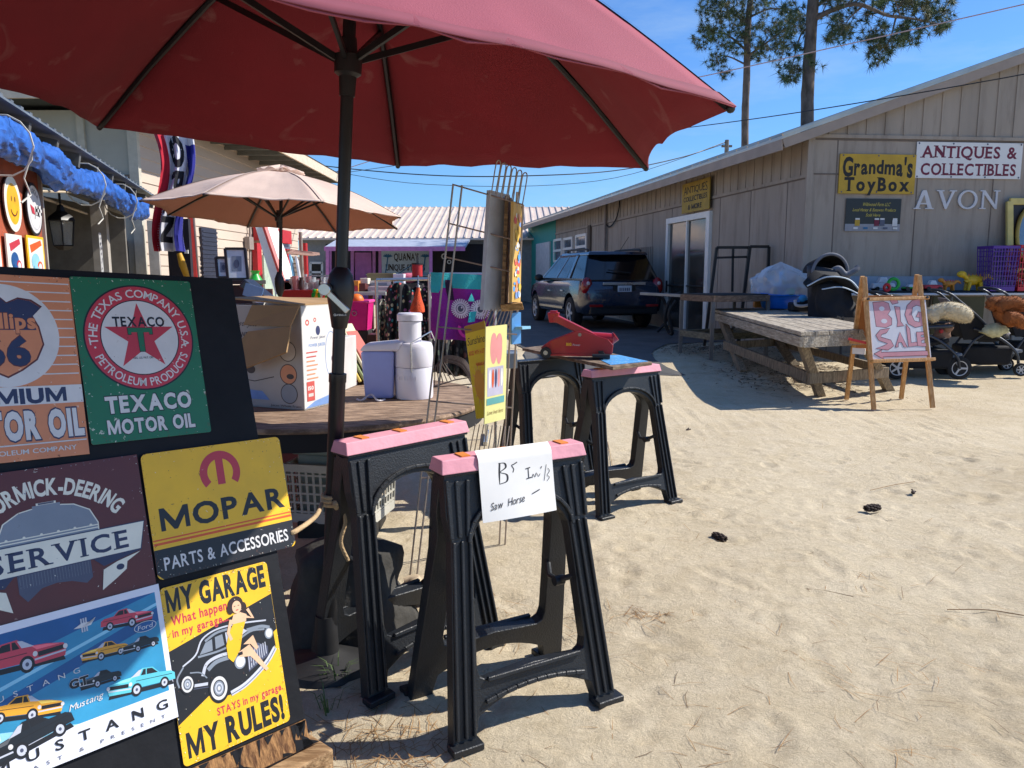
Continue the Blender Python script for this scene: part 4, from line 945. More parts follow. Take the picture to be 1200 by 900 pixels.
# --- Mopar
A = Art(0.384, 0.309, s_yellow, 0.002, corner=0.014, back=s_edge)
A.put([(-0.192, -0.1545+0.014), (-0.178, -0.1545), (0.178, -0.1545), (0.192, -0.1545+0.014), (0.192, -0.082), (-0.192, -0.082)], [(0, 1, 2, 3, 4, 5)], s_black)
A.rect(-0.191, -0.072, 0.191, -0.066, s_or2); A.rect(-0.191, -0.0615, 0.191, -0.0575, s_or2)
cx, cy, r0, r1 = 0.005, 0.082, 0.034, 0.056
A.ring(cx, cy, 0.0355, r1, s_red, -38, 218); A.rect(cx-0.0305, cy-0.002, cx-0.03, cy, s_red); A.poly([(cx-0.0105, cy-0.032), (cx+0.0105, cy-0.032), (cx+0.0105, cy+0.04), (cx-0.0105, cy+0.04)], s_red)
A.text('MOPAR', 0.005, -0.012, 0.056, s_black, width=0.345, bold=0.03, gap=0.1)
A.text('PARTS & ACCESSORIES', 0, -0.118, 0.032, s_white, width=0.345, bold=0.016)
A.wear(240, [s_edge, s_edge, s_cream], 4); hang(A, 'tin_sign', 'yellow tin sign with red emblem and black band, reading MOPAR PARTS & ACCESSORIES', 0.302, -0.188, 1.2, 0.009)
# --- Mustang collage
def car34(A, cx, cy, s, body, rot=0, flip=1, glassm=None, low=False):
    c, sn = math.cos(R(rot)), math.sin(R(rot)); gm = glassm or s_black
    def T(p): 
        q = [(x*flip*s, y*s) for x, y in p]; q = [(cx+x*c-y*sn, cy+x*sn+y*c) for x, y in q]
        ar = sum(q[i][0]*q[(i+1) % len(q)][1]-q[(i+1) % len(q)][0]*q[i][1] for i in range(len(q))); return q if ar > 0 else q[::-1]
    A.poly(T([(-0.95, -0.30), (0.98, -0.36), (0.95, -0.24), (-0.9, -0.18)]), s_black)
    A.poly(T([(-1.0, -0.16), (-0.98, 0.04), (-0.86, 0.12), (-0.5, 0.15), (-0.3, 0.34), (0.02, 0.36), (0.25, 0.16), (0.62, 0.12), (0.97, 0.04), (1.02, -0.08), (0.98, -0.26), (0.35, -0.28), (0.28, -0.2)]), body)
    A.poly(T([(-0.46, 0.15), (-0.28, 0.31), (-0.12, 0.32), (-0.12, 0.15)]), gm); A.poly(T([(-0.09, 0.15), (-0.09, 0.32), (-0.02, 0.32), (0.06, 0.15)]), gm)
    A.poly(T([(0.02, 0.325), (0.1, 0.15), (0.36, 0.13), (0.26, 0.2), (0.12, 0.31)]), s_ygrey); A.poly(T([(0.3, 0.14), (0.65, 0.1), (0.9, 0.04), (0.4, 0.04)]), M(body.name+'_light', tuple(min(1, v*1.5+0.08) for v in body.node_tree.nodes['Color Ramp'].color_ramp.elements[1].color[:3]), 0.3))
    A.poly(T([(0.42, -0.02), (0.99, 0.0), (0.99, -0.1), (0.42, -0.13)]), s_black); A.poly(T([(0.34, -0.16), (1.0, -0.12), (1.0, -0.16), (0.34, -0.2)]), s_ygrey)
    for hx in (0.36, 1.0):
        q = T(arc(hx, -0.05, 0.05, 0.06, 0, 360, 14)[:-1]); A.poly(q, s_white)
    for wx, wy, wr in ((-0.66, -0.2, 0.17), (0.18, -0.24, 0.19)):
        A.poly(T(arc(wx, wy, wr*0.82, wr, 0, 360, 22)[:-1]), s_black); A.poly(T(arc(wx, wy, wr*0.52, wr*0.64, 0, 360, 20)[:-1]), s_ygrey); A.poly(T(arc(wx, wy, wr*0.2, wr*0.25, 0, 360, 12)[:-1]), s_dgrey)
    A.poly(T([(-0.9, 0.03), (0.2, 0.02), (0.2, 0.005), (-0.9, 0.012)]), s_black)
pblack = M('print_black_car', '#1d1f24', 0.3)
A = Art(0.42, 0.318, M('print_white', '#dcdde6', 0.32, var=0.05), 0.0015, dz=0.00001, back=s_edge)
X0, X1, Y0_, Y1_ = -0.198, 0.198, -0.092, 0.142
A.rect(X0, Y0_, X1, Y1_, s_blue); A.poly([(X0, 0.06), (X1, 0.142), (X0, 0.142)], s_dblue); A.poly([(X0, -0.01), (X0, -0.03), (X1, 0.075), (X1, 0.105)], s_dblue); A.poly([(X0, -0.092), (0.0, -0.092), (X0, -0.04)], s_lblue); A.poly([(X0, 0.012), (X1, 0.11), (X1, 0.117), (X0, 0.02)], s_lblue)
car34(A, -0.098, 0.088, 0.092, s_car, -2, 1); car34(A, 0.128, 0.102, 0.058, s_car, -4, 1); car34(A, 0.072, 0.045, 0.05, s_gold, -6, -1); car34(A, 0.15, 0.035, 0.042, pblack, -2, -1); car34(A, 0.055, -0.012, 0.044, pblack, -4, -1)
car34(A, -0.095, -0.02, 0.07, s_gold, -12, 1); car34(A, 0.142, -0.048, 0.076, s_turq, -8, -1); car34(A, -0.10, -0.078, 0.09, pblack, 8, -1)
for dx in (-0.005, 0, 0.005): A.rect(0.036+dx-0.0016, 0.098, 0.036+dx+0.0016, 0.128, s_ygrey)
A.poly([(0.014, 0.11), (0.032, 0.118), (0.056, 0.116), (0.062, 0.124), (0.05, 0.109), (0.03, 0.108)], s_white)
A.ell(0.165, 0.07, 0.026, 0.012, s_white, 28); A.ell(0.165, 0.07, 0.0245, 0.0108, s_dblue, 28); A.text('Ford', 0.165, 0.07, 0.011, s_white, width=0.034, shear=0.2)
A.text('MUSTANG', -0.08, 0.016, 0.012, s_white, width=0.19, gap=0.8, rot=3)
outlined(A, 'GT', 0.01, -0.005, 0.019, s_black, s_white, 0.04, 0.05, 0.03); A.text('Mustang', 0.02, -0.05, 0.014, s_white, width=0.07, shear=0.4, rot=4); A.text('MACH-1', -0.168, -0.064, 0.011, s_white, width=0.042, bold=0.02, rot=3)
A.text('MUSTANG', 0.01, -0.118, 0.022, s_black, width=0.36, bold=0.018, gap=0.75); A.text('PAST & PRESENT', 0.03, -0.145, 0.008, s_dgrey, width=0.30, gap=0.9)
hang(A, 'tin_sign', 'white bordered poster sign with eight cars on blue, reading MUSTANG PAST & PRESENT', -0.094, -0.517, 1.5, 0.011)
# --- My garage my rules
A = Art(0.290, 0.425, s_yellow, 0.002, corner=0.012, back=s_edge)
A.poly([(-0.1445, -0.115), (0.1445, 0.03), (0.1445, 0.115), (0.1445, 0.125), (-0.1445, 0.06)], s_black)
A.text('MY GARAGE', 0, 0.178, 0.055, s_black, width=0.266, bold=0.05, gap=0.05); A.text('What happens', -0.05, 0.130, 0.023, s_red, width=0.155, bold=0.03); A.text('in my garage...', -0.056, 0.1, 0.02, s_red, width=0.145, bold=0.03)
A.text('STAYS in my garage.', 0.045, -0.118, 0.019, s_red, width=0.185, bold=0.03); A.text('MY RULES!', 0.0, -0.168, 0.06, s_black, width=0.262, bold=0.05, gap=0.05)
# forties coupe: black body drawn with pale highlights and chrome
A.poly([(-0.128, -0.035), (-0.134, -0.01), (-0.115, 0.018), (-0.08, 0.034), (-0.058, 0.066), (-0.015, 0.079), (0.05, 0.074), (0.118, 0.062), (0.134, 0.035), (0.135, -0.012), (0.10, -0.055), (0.02, -0.092), (-0.035, -0.088)][::-1], s_black)
for q, wd, mt in (([(-0.115, 0.016), (-0.08, 0.033), (-0.058, 0.065), (-0.015, 0.078), (0.05, 0.073), (0.118, 0.061)], 0.004, s_ygrey), ([(-0.052, 0.058), (-0.015, 0.07), (0.045, 0.066)], 0.006, s_grey), ([(-0.13, -0.03), (-0.132, -0.008), (-0.114, 0.014)], 0.004, s_grey), ([(-0.075, 0.026), (-0.02, 0.024), (0.02, 0.03), (0.07, 0.046), (0.11, 0.04)], 0.005, s_grey),
                  ([(-0.07, -0.022), (-0.055, 0.004), (-0.02, 0.012), (0.02, 0.006), (0.04, -0.01)], 0.008, s_ygrey), ([(-0.055, -0.012), (-0.03, 0.0), (0.01, 0.0)], 0.010, s_grey), ([(-0.10, -0.004), (-0.075, -0.012), (-0.06, -0.03)], 0.003, s_grey), ([(-0.118, -0.032), (-0.09, -0.038), (-0.06, -0.044)], 0.007, s_ygrey), ([(-0.118, -0.04), (-0.06, -0.052)], 0.002, s_dgrey), ([(0.06, 0.052), (0.10, 0.05), (0.125, 0.04)], 0.008, s_grey)): A.line(bez([(x, y, 0) for x, y in q], 5), wd, mt)
A.poly([(-0.07, 0.03), (-0.052, 0.054), (-0.034, 0.058), (-0.036, 0.03)][::-1], s_grey); A.poly([(-0.028, 0.031), (-0.026, 0.06), (-0.006, 0.062), (-0.004, 0.034)][::-1], s_grey); A.poly([(0.002, 0.036), (0.002, 0.063), (0.045, 0.064), (0.062, 0.05), (0.03, 0.038)][::-1], s_ygrey); A.poly([(0.008, 0.040), (0.008, 0.058), (0.03, 0.06), (0.04, 0.05)][::-1], s_grey)
A.poly([(0.05, -0.052), (0.052, 0.0), (0.085, 0.012), (0.112, -0.005), (0.11, -0.028)][::-1], s_dgrey)
for i in range(9): A.line([(0.053+i*0.0065, -0.047+i*0.003), (0.056+i*0.0062, -0.002+i*0.0012)], 0.0022, s_ygrey)
A.line(bez([(-0.005, -0.088, 0), (0.04, -0.078, 0), (0.10, -0.046, 0), (0.132, -0.016, 0)], 5), 0.013, s_ygrey); A.line(bez([(-0.005, -0.090, 0), (0.04, -0.080, 0), (0.10, -0.048, 0), (0.132, -0.018, 0)], 5), 0.002, s_dgrey); A.line(bez([(0.0, -0.083, 0), (0.05, -0.070, 0), (0.10, -0.041, 0), (0.132, -0.011, 0)], 5), 0.002, s_white)
for wx, wy, wr in ((-0.034, -0.064, 0.036), (-0.11, -0.028, 0.024)): A.ell(wx, wy, wr*0.74, wr, s_black, 30); A.ring(wx, wy, wr*.43, wr*.60, s_white, sy=1.32); A.ell(wx, wy, wr*0.36, wr*0.5, s_grey, 24); A.ring(wx, wy, wr*.2, wr*.28, s_ygrey, sy=1.35); A.ell(wx, wy, wr*.1, wr*.14, s_white, 14)
A.ell(0.03, -0.02, 0.0155, 0.0175, s_grey, 26); A.ell(0.031, -0.019, 0.0125, 0.0145, s_white, 24); A.ell(0.12, 0.026, 0.0125, 0.0145, s_grey, 24); A.ell(0.1205, 0.0265, 0.0095, 0.0115, s_white, 22)
# seated figure in a yellow dress
A.poly([(0.0, 0.0), (0.012, -0.015), (0.035, 0.01), (0.05, 0.055), (0.06, 0.075), (0.03, 0.082), (0.012, 0.06), (0.0, 0.03)], s_yellow); A.poly([(0.03, 0.005), (0.062, 0.015), (0.075, -0.01), (0.098, -0.05), (0.105, -0.062), (0.097, -0.065), (0.06, -0.015), (0.03, -0.008)][::-1], skin)
A.poly([(0.045, 0.02), (0.075, 0.035), (0.085, 0.0), (0.078, -0.005), (0.065, 0.015)][::-1], skin); A.poly([(0.02, 0.078), (0.062, 0.075), (0.066, 0.092), (0.05, 0.102), (0.03, 0.1)], skin); A.line([(0.022, 0.09), (0.01, 0.06), (0.016, 0.04)], 0.008, skin); A.line([(0.06, 0.088), (0.082, 0.078), (0.07, 0.105)], 0.008, skin)
A.ell(0.04, 0.124, 0.021, 0.021, hair, 20); A.ell(0.058, 0.112, 0.011, 0.014, hair, 16); A.ell(0.024, 0.116, 0.009, 0.013, hair, 16); A.ell(0.042, 0.117, 0.0125, 0.016, skin, 20); A.ell(0.042, 0.1095, 0.004, 0.0015, s_red, 10); A.line([(0.034, 0.12), (0.039, 0.1205)], 0.0015, hair); A.line([(0.045, 0.1205), (0.05, 0.12)], 0.0015, hair); A.rect(0.028, -0.004, 0.04, 0.004, s_black)
A.wear(260, [s_edge, s_cream, s_edge], 6); hang(A, 'tin_sign', 'yellow tin sign with black coupe and seated woman, reading MY GARAGE MY RULES', 0.262, -0.576, 1.0, 0.006)

# ================================================================ SAWHORSES
hdpe = M('black_hdpe', '#1d2024', 0.42, var=0.22, scale=6, bump=0.25, bscale=180, spec=0.45, chips='#45423e', chipamt=0.69)
pinkw = M('pink_painted_timber', '#d4919d', 0.65, var=0.13, scale=7, bump=0.2, bscale=40, chips='#e7b9c2', chipamt=0.68)
orange_m = M('orange_peg', '#d9822a', 0.5)
def sawhorse(label, c, yaw, half=0.25, spread=0.185, h=0.80, paint=True):
    t = thing('sawhorse', label, 'sawhorse', (c[0], c[1], 0), yaw, 'black plastic sawhorses')
    tb_ = 0.045
    for sgn in (1, -1):
        m = MB(); Xa = Vector((1, 0, 0)); top = Vector((0, -sgn*0.035, h)); bot = Vector((0, -sgn*spread, 0))
        Ya = (top-bot).normalized(); Na = Xa.cross(Ya)*sgn; L_ = (top-bot).length; O = bot
        if sgn < 0: Xa = -Xa
        Na = Xa.cross(Ya)
        ht = half; hf = half+0.045; lw_ = 0.074; yb, yt = 0.14, 0.20; ya = L_-0.10
        xi = lambda y: ht-0.012+(hf-ht)*(1-y/L_)-lw_*(1.0-0.05*y/L_)
        left = [(0, L_), (-ht, L_), (-ht-0.004, L_-0.12), (-ht+0.006, L_-0.2), (-hf, 0.03), (-hf-0.008, 0.0), (-hf+lw_*1.05, 0.0), (-hf+lw_*1.02, 0.03), (-xi(0.08), 0.085)]
        left += [(-xi(0.09)+0.03+0.02*k, 0.10+yb*0.28*math.sin(math.pi/2*k/8)) for k in range(1, 8)]+[(0, yb)]
        left += [(0, yt), (-xi(0.2)+0.03, yt-0.012), (-xi(0.22)+0.008, yt+0.0), (-xi(0.24), yt+0.03)]
        xa = xi(ya-0.10); left += [(-xa, ya-0.13)]+[(-xa+xa*(1-math.cos(math.pi/2*k/7)), ya-0.13+0.13*math.sin(math.pi/2*k/7)) for k in range(1, 7)]+[(0, ya)]
        fr = (O+Na*0.0, Xa, Ya, Na); n = len(left)
        m.prism(left, tb_, fr, skip=(n-1, left.index((0, yb))))
        rt = [(-x, y) for x, y in left][::-1]
        kz = [i for i in range(n) if abs(rt[i][0]) < 1e-9 and abs(rt[(i+1) % n][0]) < 1e-9]; m.prism(rt, tb_, fr, skip=tuple(kz))
        # raised ribs down each leg, arch lip, panel frames
        for sx in (-1, 1):
            for q in (0.012, 0.04, 0.068):
                a = Vector((sx*(ht-q*0.98), L_-0.2)); b = Vector((sx*(hf-q), 0.035))
                pa, pb = O+Xa*a.x+Ya*a.y+Na*0.005, O+Xa*b.x+Ya*b.y+Na*0.005; m.beam(pa, pb, 0.010, 0.012, up=Na)
            a, b = (sx*(ht-0.006), L_-0.015), (sx*(ht-0.006), L_-0.19); m.beam(O+Xa*a[0]+Ya*a[1]+Na*0.004, O+Xa*b[0]+Ya*b[1]+Na*0.004, 0.012, 0.012, up=Na)
            a, b = (sx*(ht-0.075), L_-0.02), (sx*(ht-0.06), L_-0.19); m.beam(O+Xa*a[0]+Ya*a[1]+Na*0.004, O+Xa*b[0]+Ya*b[1]+Na*0.004, 0.012, 0.012, up=Na)
            a, b = (sx*(ht-0.04), L_-0.02), (sx*(ht-0.035), L_-0.19); m.beam(O+Xa*a[0]+Ya*a[1]+Na*0.003, O+Xa*b[0]+Ya*b[1]+Na*0.003, 0.014, 0.009, up=Na)
            m.box(O+Xa*(sx*(hf-0.035))+Ya*0.014+Na*0.006, (0.1, 0.05, 0.022))
        pts = [O+Xa*(x*1.06)+Ya*(y+0.012)+Na*0.006 for x, y in ([(-xa+xa*(1-math.cos(math.pi/2*k/7)), ya-0.12+0.13*math.sin(math.pi/2*k/7)) for k in range(8)]+[(xa-xa*(1-math.cos(math.pi/2*k/7)), ya-0.12+0.13*math.sin(math.pi/2*k/7)) for k in range(7, -1, -1)])]
        for i in range(len(pts)-1):
            if (pts[i]-pts[i+1]).length > 1e-5: m.beam(pts[i], pts[i+1]+(pts[i+1]-pts[i]).normalized()*0.002, 0.012, 0.016, up=Na)
        for yy in (yt-0.010,): m.beam(O-Xa*(xi(0.2)-0.03)+Ya*yy+Na*0.005, O+Xa*(xi(0.2)-0.03)+Ya*yy+Na*0.005, 0.014, 0.016, up=Na)
        cv = [O+Xa*x+Ya*(0.112+(yb-0.112)*math.cos(x/0.21*math.pi/2)+0.006)+Na*0.005 for x in [-0.18+0.36*k/10 for k in range(11)]]
        for i in range(10): m.beam(cv[i], cv[i+1], 0.014, 0.014, up=Na)
        m.build('leg_frame', hdpe, t, local=True, bevel=0.0025, segs=1)
    m = MB(); m.hexa([Vector((x, y, h-0.002)) for x, y in ((-half-.004, -0.046), (half+.004, -0.046), (half+.004, 0.046), (-half-.004, 0.046))], [Vector((x, y, h+0.006)) for x, y in ((-half-.004, -0.046), (half+.004, -0.046), (half+.004, 0.046), (-half-.004, 0.046))])
    m.build('hinge_cap', hdpe, t, local=True, bevel=0.002)
    if paint:
        m = MB(); e = half+0.012
        m.hexa([Vector((x, y, h+0.0065)) for x, y in ((-e, -0.05), (e, -0.05), (e, 0.05), (-e, 0.05))], [Vector((x, y, h+0.048)) for x, y in ((-e+.006, -0.036), (e-.006, -0.036), (e-.006, 0.036), (-e+.006, 0.036))])
        o = m.build('top_rail', pinkw, t, local=True, bevel=0.003)
        for x in (-half+0.08, -0.02, half-0.06):
            m = MB(); m.box((x, 0.0, h+0.050), (0.03, 0.05, 0.004)); m.build('yellow_inlay', orange_m, o, local=True)
    for sx in (-1, 1):      # folding brace
        m = MB(); x = sx*(half-0.052); z = 0.42; ys_ = 0.035+(spread-0.035)*(1-z/h)-0.02
        m.tube([(x, -ys_, z), (x-sx*0.03, -ys_*0.3, z-0.035), (x-sx*0.03, ys_*0.3, z-0.035), (x, ys_, z)], 0.010, 8)
        for y in (-ys_, ys_): m.cyl((x-0.012, y, z), (x+0.012, y, z), 0.02)
        m.cyl((x-sx*0.045, -ys_*0.3, z-0.035), (x-sx*0.01, -ys_*0.3, z-0.035), 0.017)
        m.build('brace', hdpe, t, local=True, smooth=40)
    return t
SH1 = sawhorse('nearest black sawhorse with pink top and the paper price sheet taped on', (-0.005, 2.385), R(30), h=0.80)
SH2 = sawhorse('black sawhorse with pink top just behind the one holding the paper sheet', (-0.385, 2.685), R(46), half=0.262, h=0.80)
SH3 = sawhorse('black sawhorse with pink top under the right end of the jack plank', (0.66, 4.56), R(35), half=0.27, h=0.80)
SH4 = sawhorse('black sawhorse without a pink top under the left end of the jack plank', (0.24, 5.02), R(35), half=0.27, h=0.842, paint=False)

# handwritten price sheet over the front sawhorse rail
paper = M('white_paper', '#e9e7e2', 0.75, var=0.03); pen = M('pen_ink', '#2e2e33', 0.7)
PW, PH = 0.265, 0.22
A = Art(PW, PH, paper, 0.0006, dz=0.00008)
def pl(pts, wd=0.0032): A.line(bez([(x, y, 0) for x, y in pts], 4), wd, pen)
for k in range(3): pl([(-0.062+k*.002, 0.065), (-0.066+k*.002, 0.03), (-0.066, 0.0)], 0.0025)
for k in range(3): pl([(-0.064, 0.064), (-0.045+k*.002, 0.062), (-0.042+k*.002, 0.048), (-0.06, 0.036), (-0.04+k*.002, 0.026), (-0.042+k*.002, 0.006), (-0.066, 0.0)], 0.0022)
pl([(-0.008, 0.055), (-0.018, 0.052), (-0.012, 0.04), (-0.016, 0.03)]); pl([(-0.008, 0.056), (0.002, 0.06)])
pl([(0.03, 0.035), (0.048, 0.038)]); pl([(0.04, 0.037), (0.039, 0.004)]); pl([(0.03, 0.004), (0.05, 0.007)])
pl([(0.052, 0.004), (0.056, 0.016), (0.062, 0.006), (0.068, 0.018), (0.075, 0.006), (0.082, 0.014)], 0.0018); pl([(0.086, 0.03), (0.09, 0.036)]); pl([(0.108, 0.04), (0.095, -0.01)], 0.0018); pl([(0.112, 0.028), (0.118, 0.018), (0.108, 0.006), (0.116, -0.002), (0.106, -0.012)], 0.0018)
A.text('Saw  Horse', -0.042, -0.058, 0.024, pen, width=0.12, shear=0.3, rot=6); pl([(0.045, -0.045), (0.075, -0.035)])
c, sn = math.cos(R(30)), math.sin(R(30)); ax_ = Vector((c, sn, 0)); nf = Vector((sn, -c, 0))
po = Vector((-0.02, 2.385, 0))+ax_*0.005+nf*0.064+UP*0.757
def pw(x, y):
    z = 0.004+0.012*math.sin((x/PW+0.5)*3.0)*max(0, -y/PH+0.2)+0.02*max(0, (-y-0.05))*(1+x*6)
    if y > 0.088: z -= 0.018*(y-0.088)/0.02
    return z
tag(A.build('price_sheet', po, ax_, UP*0.99+nf*-0.15, warp=pw, cut=0.012), 'white handwritten paper sheet hanging on the nearest sawhorse rail', 'paper sign')
# clear tape strip keeps it on
# plank with blue paint across the far pair
a, b, c_, d = G(612, 411, 0.866), G(718, 434, 0.866), G(764, 428, 0.866), G(662, 405, 0.866)
plank = thing('plank', 'weathered brown plank with a blue painted end laid across two sawhorses', 'plank', tuple((a+c_)/2))
m = MB(); m.hexa([v+UP*0.0 for v in (a, b, c_, d)], [v+UP*0.02 for v in (a, b, c_, d)]); m.build('board', wood_mat('brown_plank', '#8a7560', '#54422f', scale=3, stretch=(3, 3, 10)), plank, bevel=0.002)
m = MB(); q = [a.lerp(b, 0.62).lerp(d.lerp(c_, 0.62), 0.45), a.lerp(b, 0.95).lerp(d.lerp(c_, 0.95), 0.08), c_.lerp(d, 0.02).lerp(b, 0.05), d.lerp(c_, 0.70).lerp(a.lerp(b, 0.7), 0.05)]
m.hexa([v+UP*0.0205 for v in q], [v+UP*0.023 for v in q]); m.build('blue_paint', M('blue_paint', '#4b93c9', 0.5, var=0.2, scale=12, chips='#d8dde0', chipamt=0.6), plank)

# ---------------------------------------------------------------- red trolley jack
JC = G(676, 419, 0.888); jyaw = R(-9)
jk = thing('trolley_jack', 'red hydraulic trolley jack with raised arm on the plank', 'jack', (JC.x, JC.y, 0.888), jyaw)
jred = M('jack_red', '#a81a22', 0.32, var=0.12, scale=6, coat=0.3, chips='#6b1417', chipamt=0.72)
for sy in (-0.055, 0.055):
    m = MB(); FRJ = (Vector((0, sy-0.004, 0)), Vector((1, 0, 0)), UP, Vector((0, -1, 0)))
    m.prism([(-0.2, 0.03), (0.17, 0.012), (0.215, 0.03), (0.22, 0.085), (0.19, 0.12), (0.05, 0.162), (0.0, 0.166), (-0.17, 0.10), (-0.215, 0.065)], 0.008, FRJ)
    m.box((0.0, sy, 0.022), (0.36, 0.02, 0.014)); sd = m.build('side_plate', jred, jk, local=True, bevel=0.002)
    m = MB()
    for x, z in ((0.02, 0.145),): m.cyl((x, sy-0.012, z), (x, sy+0.012, z), 0.011, n=6)
    m.build('bolt', M('zinc_bolt', '#9c9384', 0.4, metal=0.6), sd, local=True)
    if sy < 0:
        A = Art(0.11, 0.028, jred, 0.0008, dz=0.0005); A.text('BIG', -0.035, 0.002, 0.017, s_yellow, width=0.032, bold=0.04); A.text('Power', 0.012, -0.001, 0.013, s_white, width=0.045, shear=0.2)
        dcl = A.build('decal', (JC.x, JC.y, 0.888), (1, 0, 0), UP, jk); dcl.matrix_local = Matrix.Translation((-0.01, sy-0.0075, 0.085)) @ Matrix.Rotation(R(90), 4, 'X')
m = MB(); m.beam((0.11, 0, 0.125), (-0.14, 0, 0.245), 0.07, 0.042); m.build('lift_arm', jred, jk, local=True, bevel=0.004)
m = MB(); m.hexa([(-0.17, -0.03, 0.215), (-0.12, -0.03, 0.215), (-0.12, 0.03, 0.215), (-0.17, 0.03, 0.215)], [(-0.18, -0.034, 0.275), (-0.11, -0.034, 0.275), (-0.11, 0.034, 0.275), (-0.18, 0.034, 0.275)]); m.box((-0.145, 0, 0.281), (0.045, 0.04, 0.01)); m.build('saddle', jred, jk, local=True, bevel=0.004)
m = MB(); m.box((0.11, 0, 0.065), (0.19, 0.084, 0.07)); m.cyl((0.06, 0, 0.125), (0.225, 0, 0.115), 0.036); m.build('pump_body', jred, jk, local=True, bevel=0.006, smooth=40)
m = MB(); m.cyl((0.19, 0, 0.1), (0.235, 0, 0.135), 0.03); m.build('handle_socket', jred, jk, local=True, smooth=40)
for y in (-0.062, 0.062):
    m = MB(); m.cyl((-0.185, y-0.014, 0.034), (-0.185, y+0.014, 0.034), 0.034, n=20); m.cyl((-0.185, y-0.018, 0.034), (-0.185, y+0.018, 0.034), 0.014, mi=1); m.build('wheel', [blkp, chrome], jk, local=True, smooth=40)
for y in (-0.075, 0.075):
    m = MB(); m.cyl((0.155, y-0.016, 0.022), (0.155, y+0.016, 0.022), 0.022, n=16); m.box((0.15, y, 0.03), (0.03, 0.02, 0.04)); m.build('caster', blkp, jk, local=True, smooth=40)
m = MB(); m.cyl((0.10, -0.105, 0.02), (0.205, -0.1, 0.02), 0.016); m.build('handle_grip', blkp, jk, local=True, smooth=40)
# ================================================================ ROUND TABLE AND WHAT STANDS ON IT
TZ = 0.78; TC = Vector((-0.94, 3.82, 0)); TR = 0.80
oldwood = wood_mat('weathered_tabletop', '#a58a72', '#6d5745', scale=3, stretch=(2, 9, 4), bump=0.6)
darkply = M('dark_table_edge', '#1c1a1a', 0.8, var=0.3)
tbl = thing('round_table', 'weathered round wooden table with dark edge beside the umbrella pole', 'table', (TC.x, TC.y, 0))
m = MB(); m.lathe([(0.0, TZ-0.022), (TR, TZ-0.022), (TR+0.004, TZ-0.012), (TR, TZ), (0.0, TZ)], TC, n=64); m.build('tabletop', oldwood, tbl, smooth=40)
m = MB(); m.lathe([(TR-0.10, TZ-0.10), (TR-0.008, TZ-0.10), (TR-0.008, TZ-0.0225), (TR-0.10, TZ-0.0225)], TC, n=64); m.build('apron', darkply, tbl, smooth=40)
for k in range(4):
    a = R(25+90*k); d = Vector((math.cos(a), math.sin(a), 0)); m = MB()
    m.tube(bez([TC+d*0.62+UP*(TZ-0.06), TC+d*0.66+UP*0.6, TC+d*0.62+UP*0.3, TC+d*0.66+UP*0.012]), 0.026, 10); m.build('leg', blk, tbl, smooth=40)
def on(px, py): return G(px, py, TZ+0.001)
card = M('brown_cardboard', '#a5845c', 0.85, var=0.12, bump=0.1); cprint = M('box_white_print', '#c9c5bd', 0.6, var=0.06); cprint2 = M('box_shaded_print', '#b3ada4', 0.6, var=0.08)
# product carton: corner nearest at (355,482)
c0 = on(357, 481); cr_ = Vector((0.40, 0.92, 0)).normalized(); cl_ = Vector((-0.93, 0.36, 0)).normalized(); W1, W2, BH = 0.27, 0.42, 0.475
box = thing('carton', 'opened juicer carton with torn brown flaps, white printed sides', 'box', tuple(c0.xy)+(TZ,))
m = MB(); q = [c0, c0+cr_*W1, c0+cr_*W1+cl_*W2, c0+cl_*W2]
def wall_(a, b, mi): 
    n_ = (b-a).cross(UP).normalized(); m.hexa([a, b, b-n_*0.006, a-n_*0.006], [a+UP*BH, b+UP*BH, b-n_*0.006+UP*BH, a-n_*0.006+UP*BH], mi)
for i in range(4): wall_(q[i], q[(i+1) % 4], 0)
m.hexa([v for v in q], [v+UP*0.006 for v in q]); m.build('body', [cprint], box)
# printing on the two visible faces
A = Art(W1-0.004, BH-0.01, M('print_white_face', '#d9d7d2', 0.5, var=0.05), 0.0006, dz=0.0001); pr_red = M('print_scarlet', '#c6564e', 0.5); pr_blue = M('print_cornflower', '#7a9bd0', 0.5); pr_dk = M('print_navy_dark', '#3a3f66', 0.5); pr_or = M('print_orange', '#d9926a', 0.5)
for (x, y, r_, mt) in ((-0.095, 0.16, 0.014, pr_red), (-0.04, 0.17, 0.010, pr_red)): A.ring(x, y, r_*0.5, r_, mt)
A.ell(-0.02, 0.12, 0.016, 0.022, pr_dk); A.text('Power Juicer', -0.02, 0.09, 0.013, pr_dk, width=0.11, shear=0.25); A.text('POWER JUICER', -0.03, 0.055, 0.014, pr_blue, width=0.12, bold=0.02)
A.line(arc(0.075, 0.0, 0.045, 0.11, -90, 90, 10)+arc(0.075, 0.0, 0.045, 0.11, 90, 270, 10), 0.003, pr_blue); A.ell(0.085, -0.02, 0.01, 0.015, pr_dk)
for k in range(7): A.rect(-0.11, 0.02-k*0.02, -0.03-0.01*(k % 3), 0.026-k*0.02, pr_red if k < 2 else pr_or)
A.poly([(-0.13, -0.23), (0.13, -0.23), (0.13, -0.12), (0.05, -0.19), (-0.06, -0.205)], pr_blue); A.rect(-0.115, -0.20, -0.06, -0.11, pr_red); A.rect(-0.105, -0.18, -0.07, -0.165, cprint)
A.text('150', -0.088, -0.14, 0.018, white, width=0.04, bold=0.03)
nA = Vector((cr_.y, -cr_.x, 0)); A.build('printed_side', c0+cr_*W1/2+UP*BH/2+nA*0.001, cr_, UP, box)
A = Art(W2-0.004, BH-0.01, cprint2, 0.0006, dz=0.0001); ink2 = M('print_charcoal', '#4a4543', 0.6)  # white card greyed on this face: shade painted in, lit side kept paler
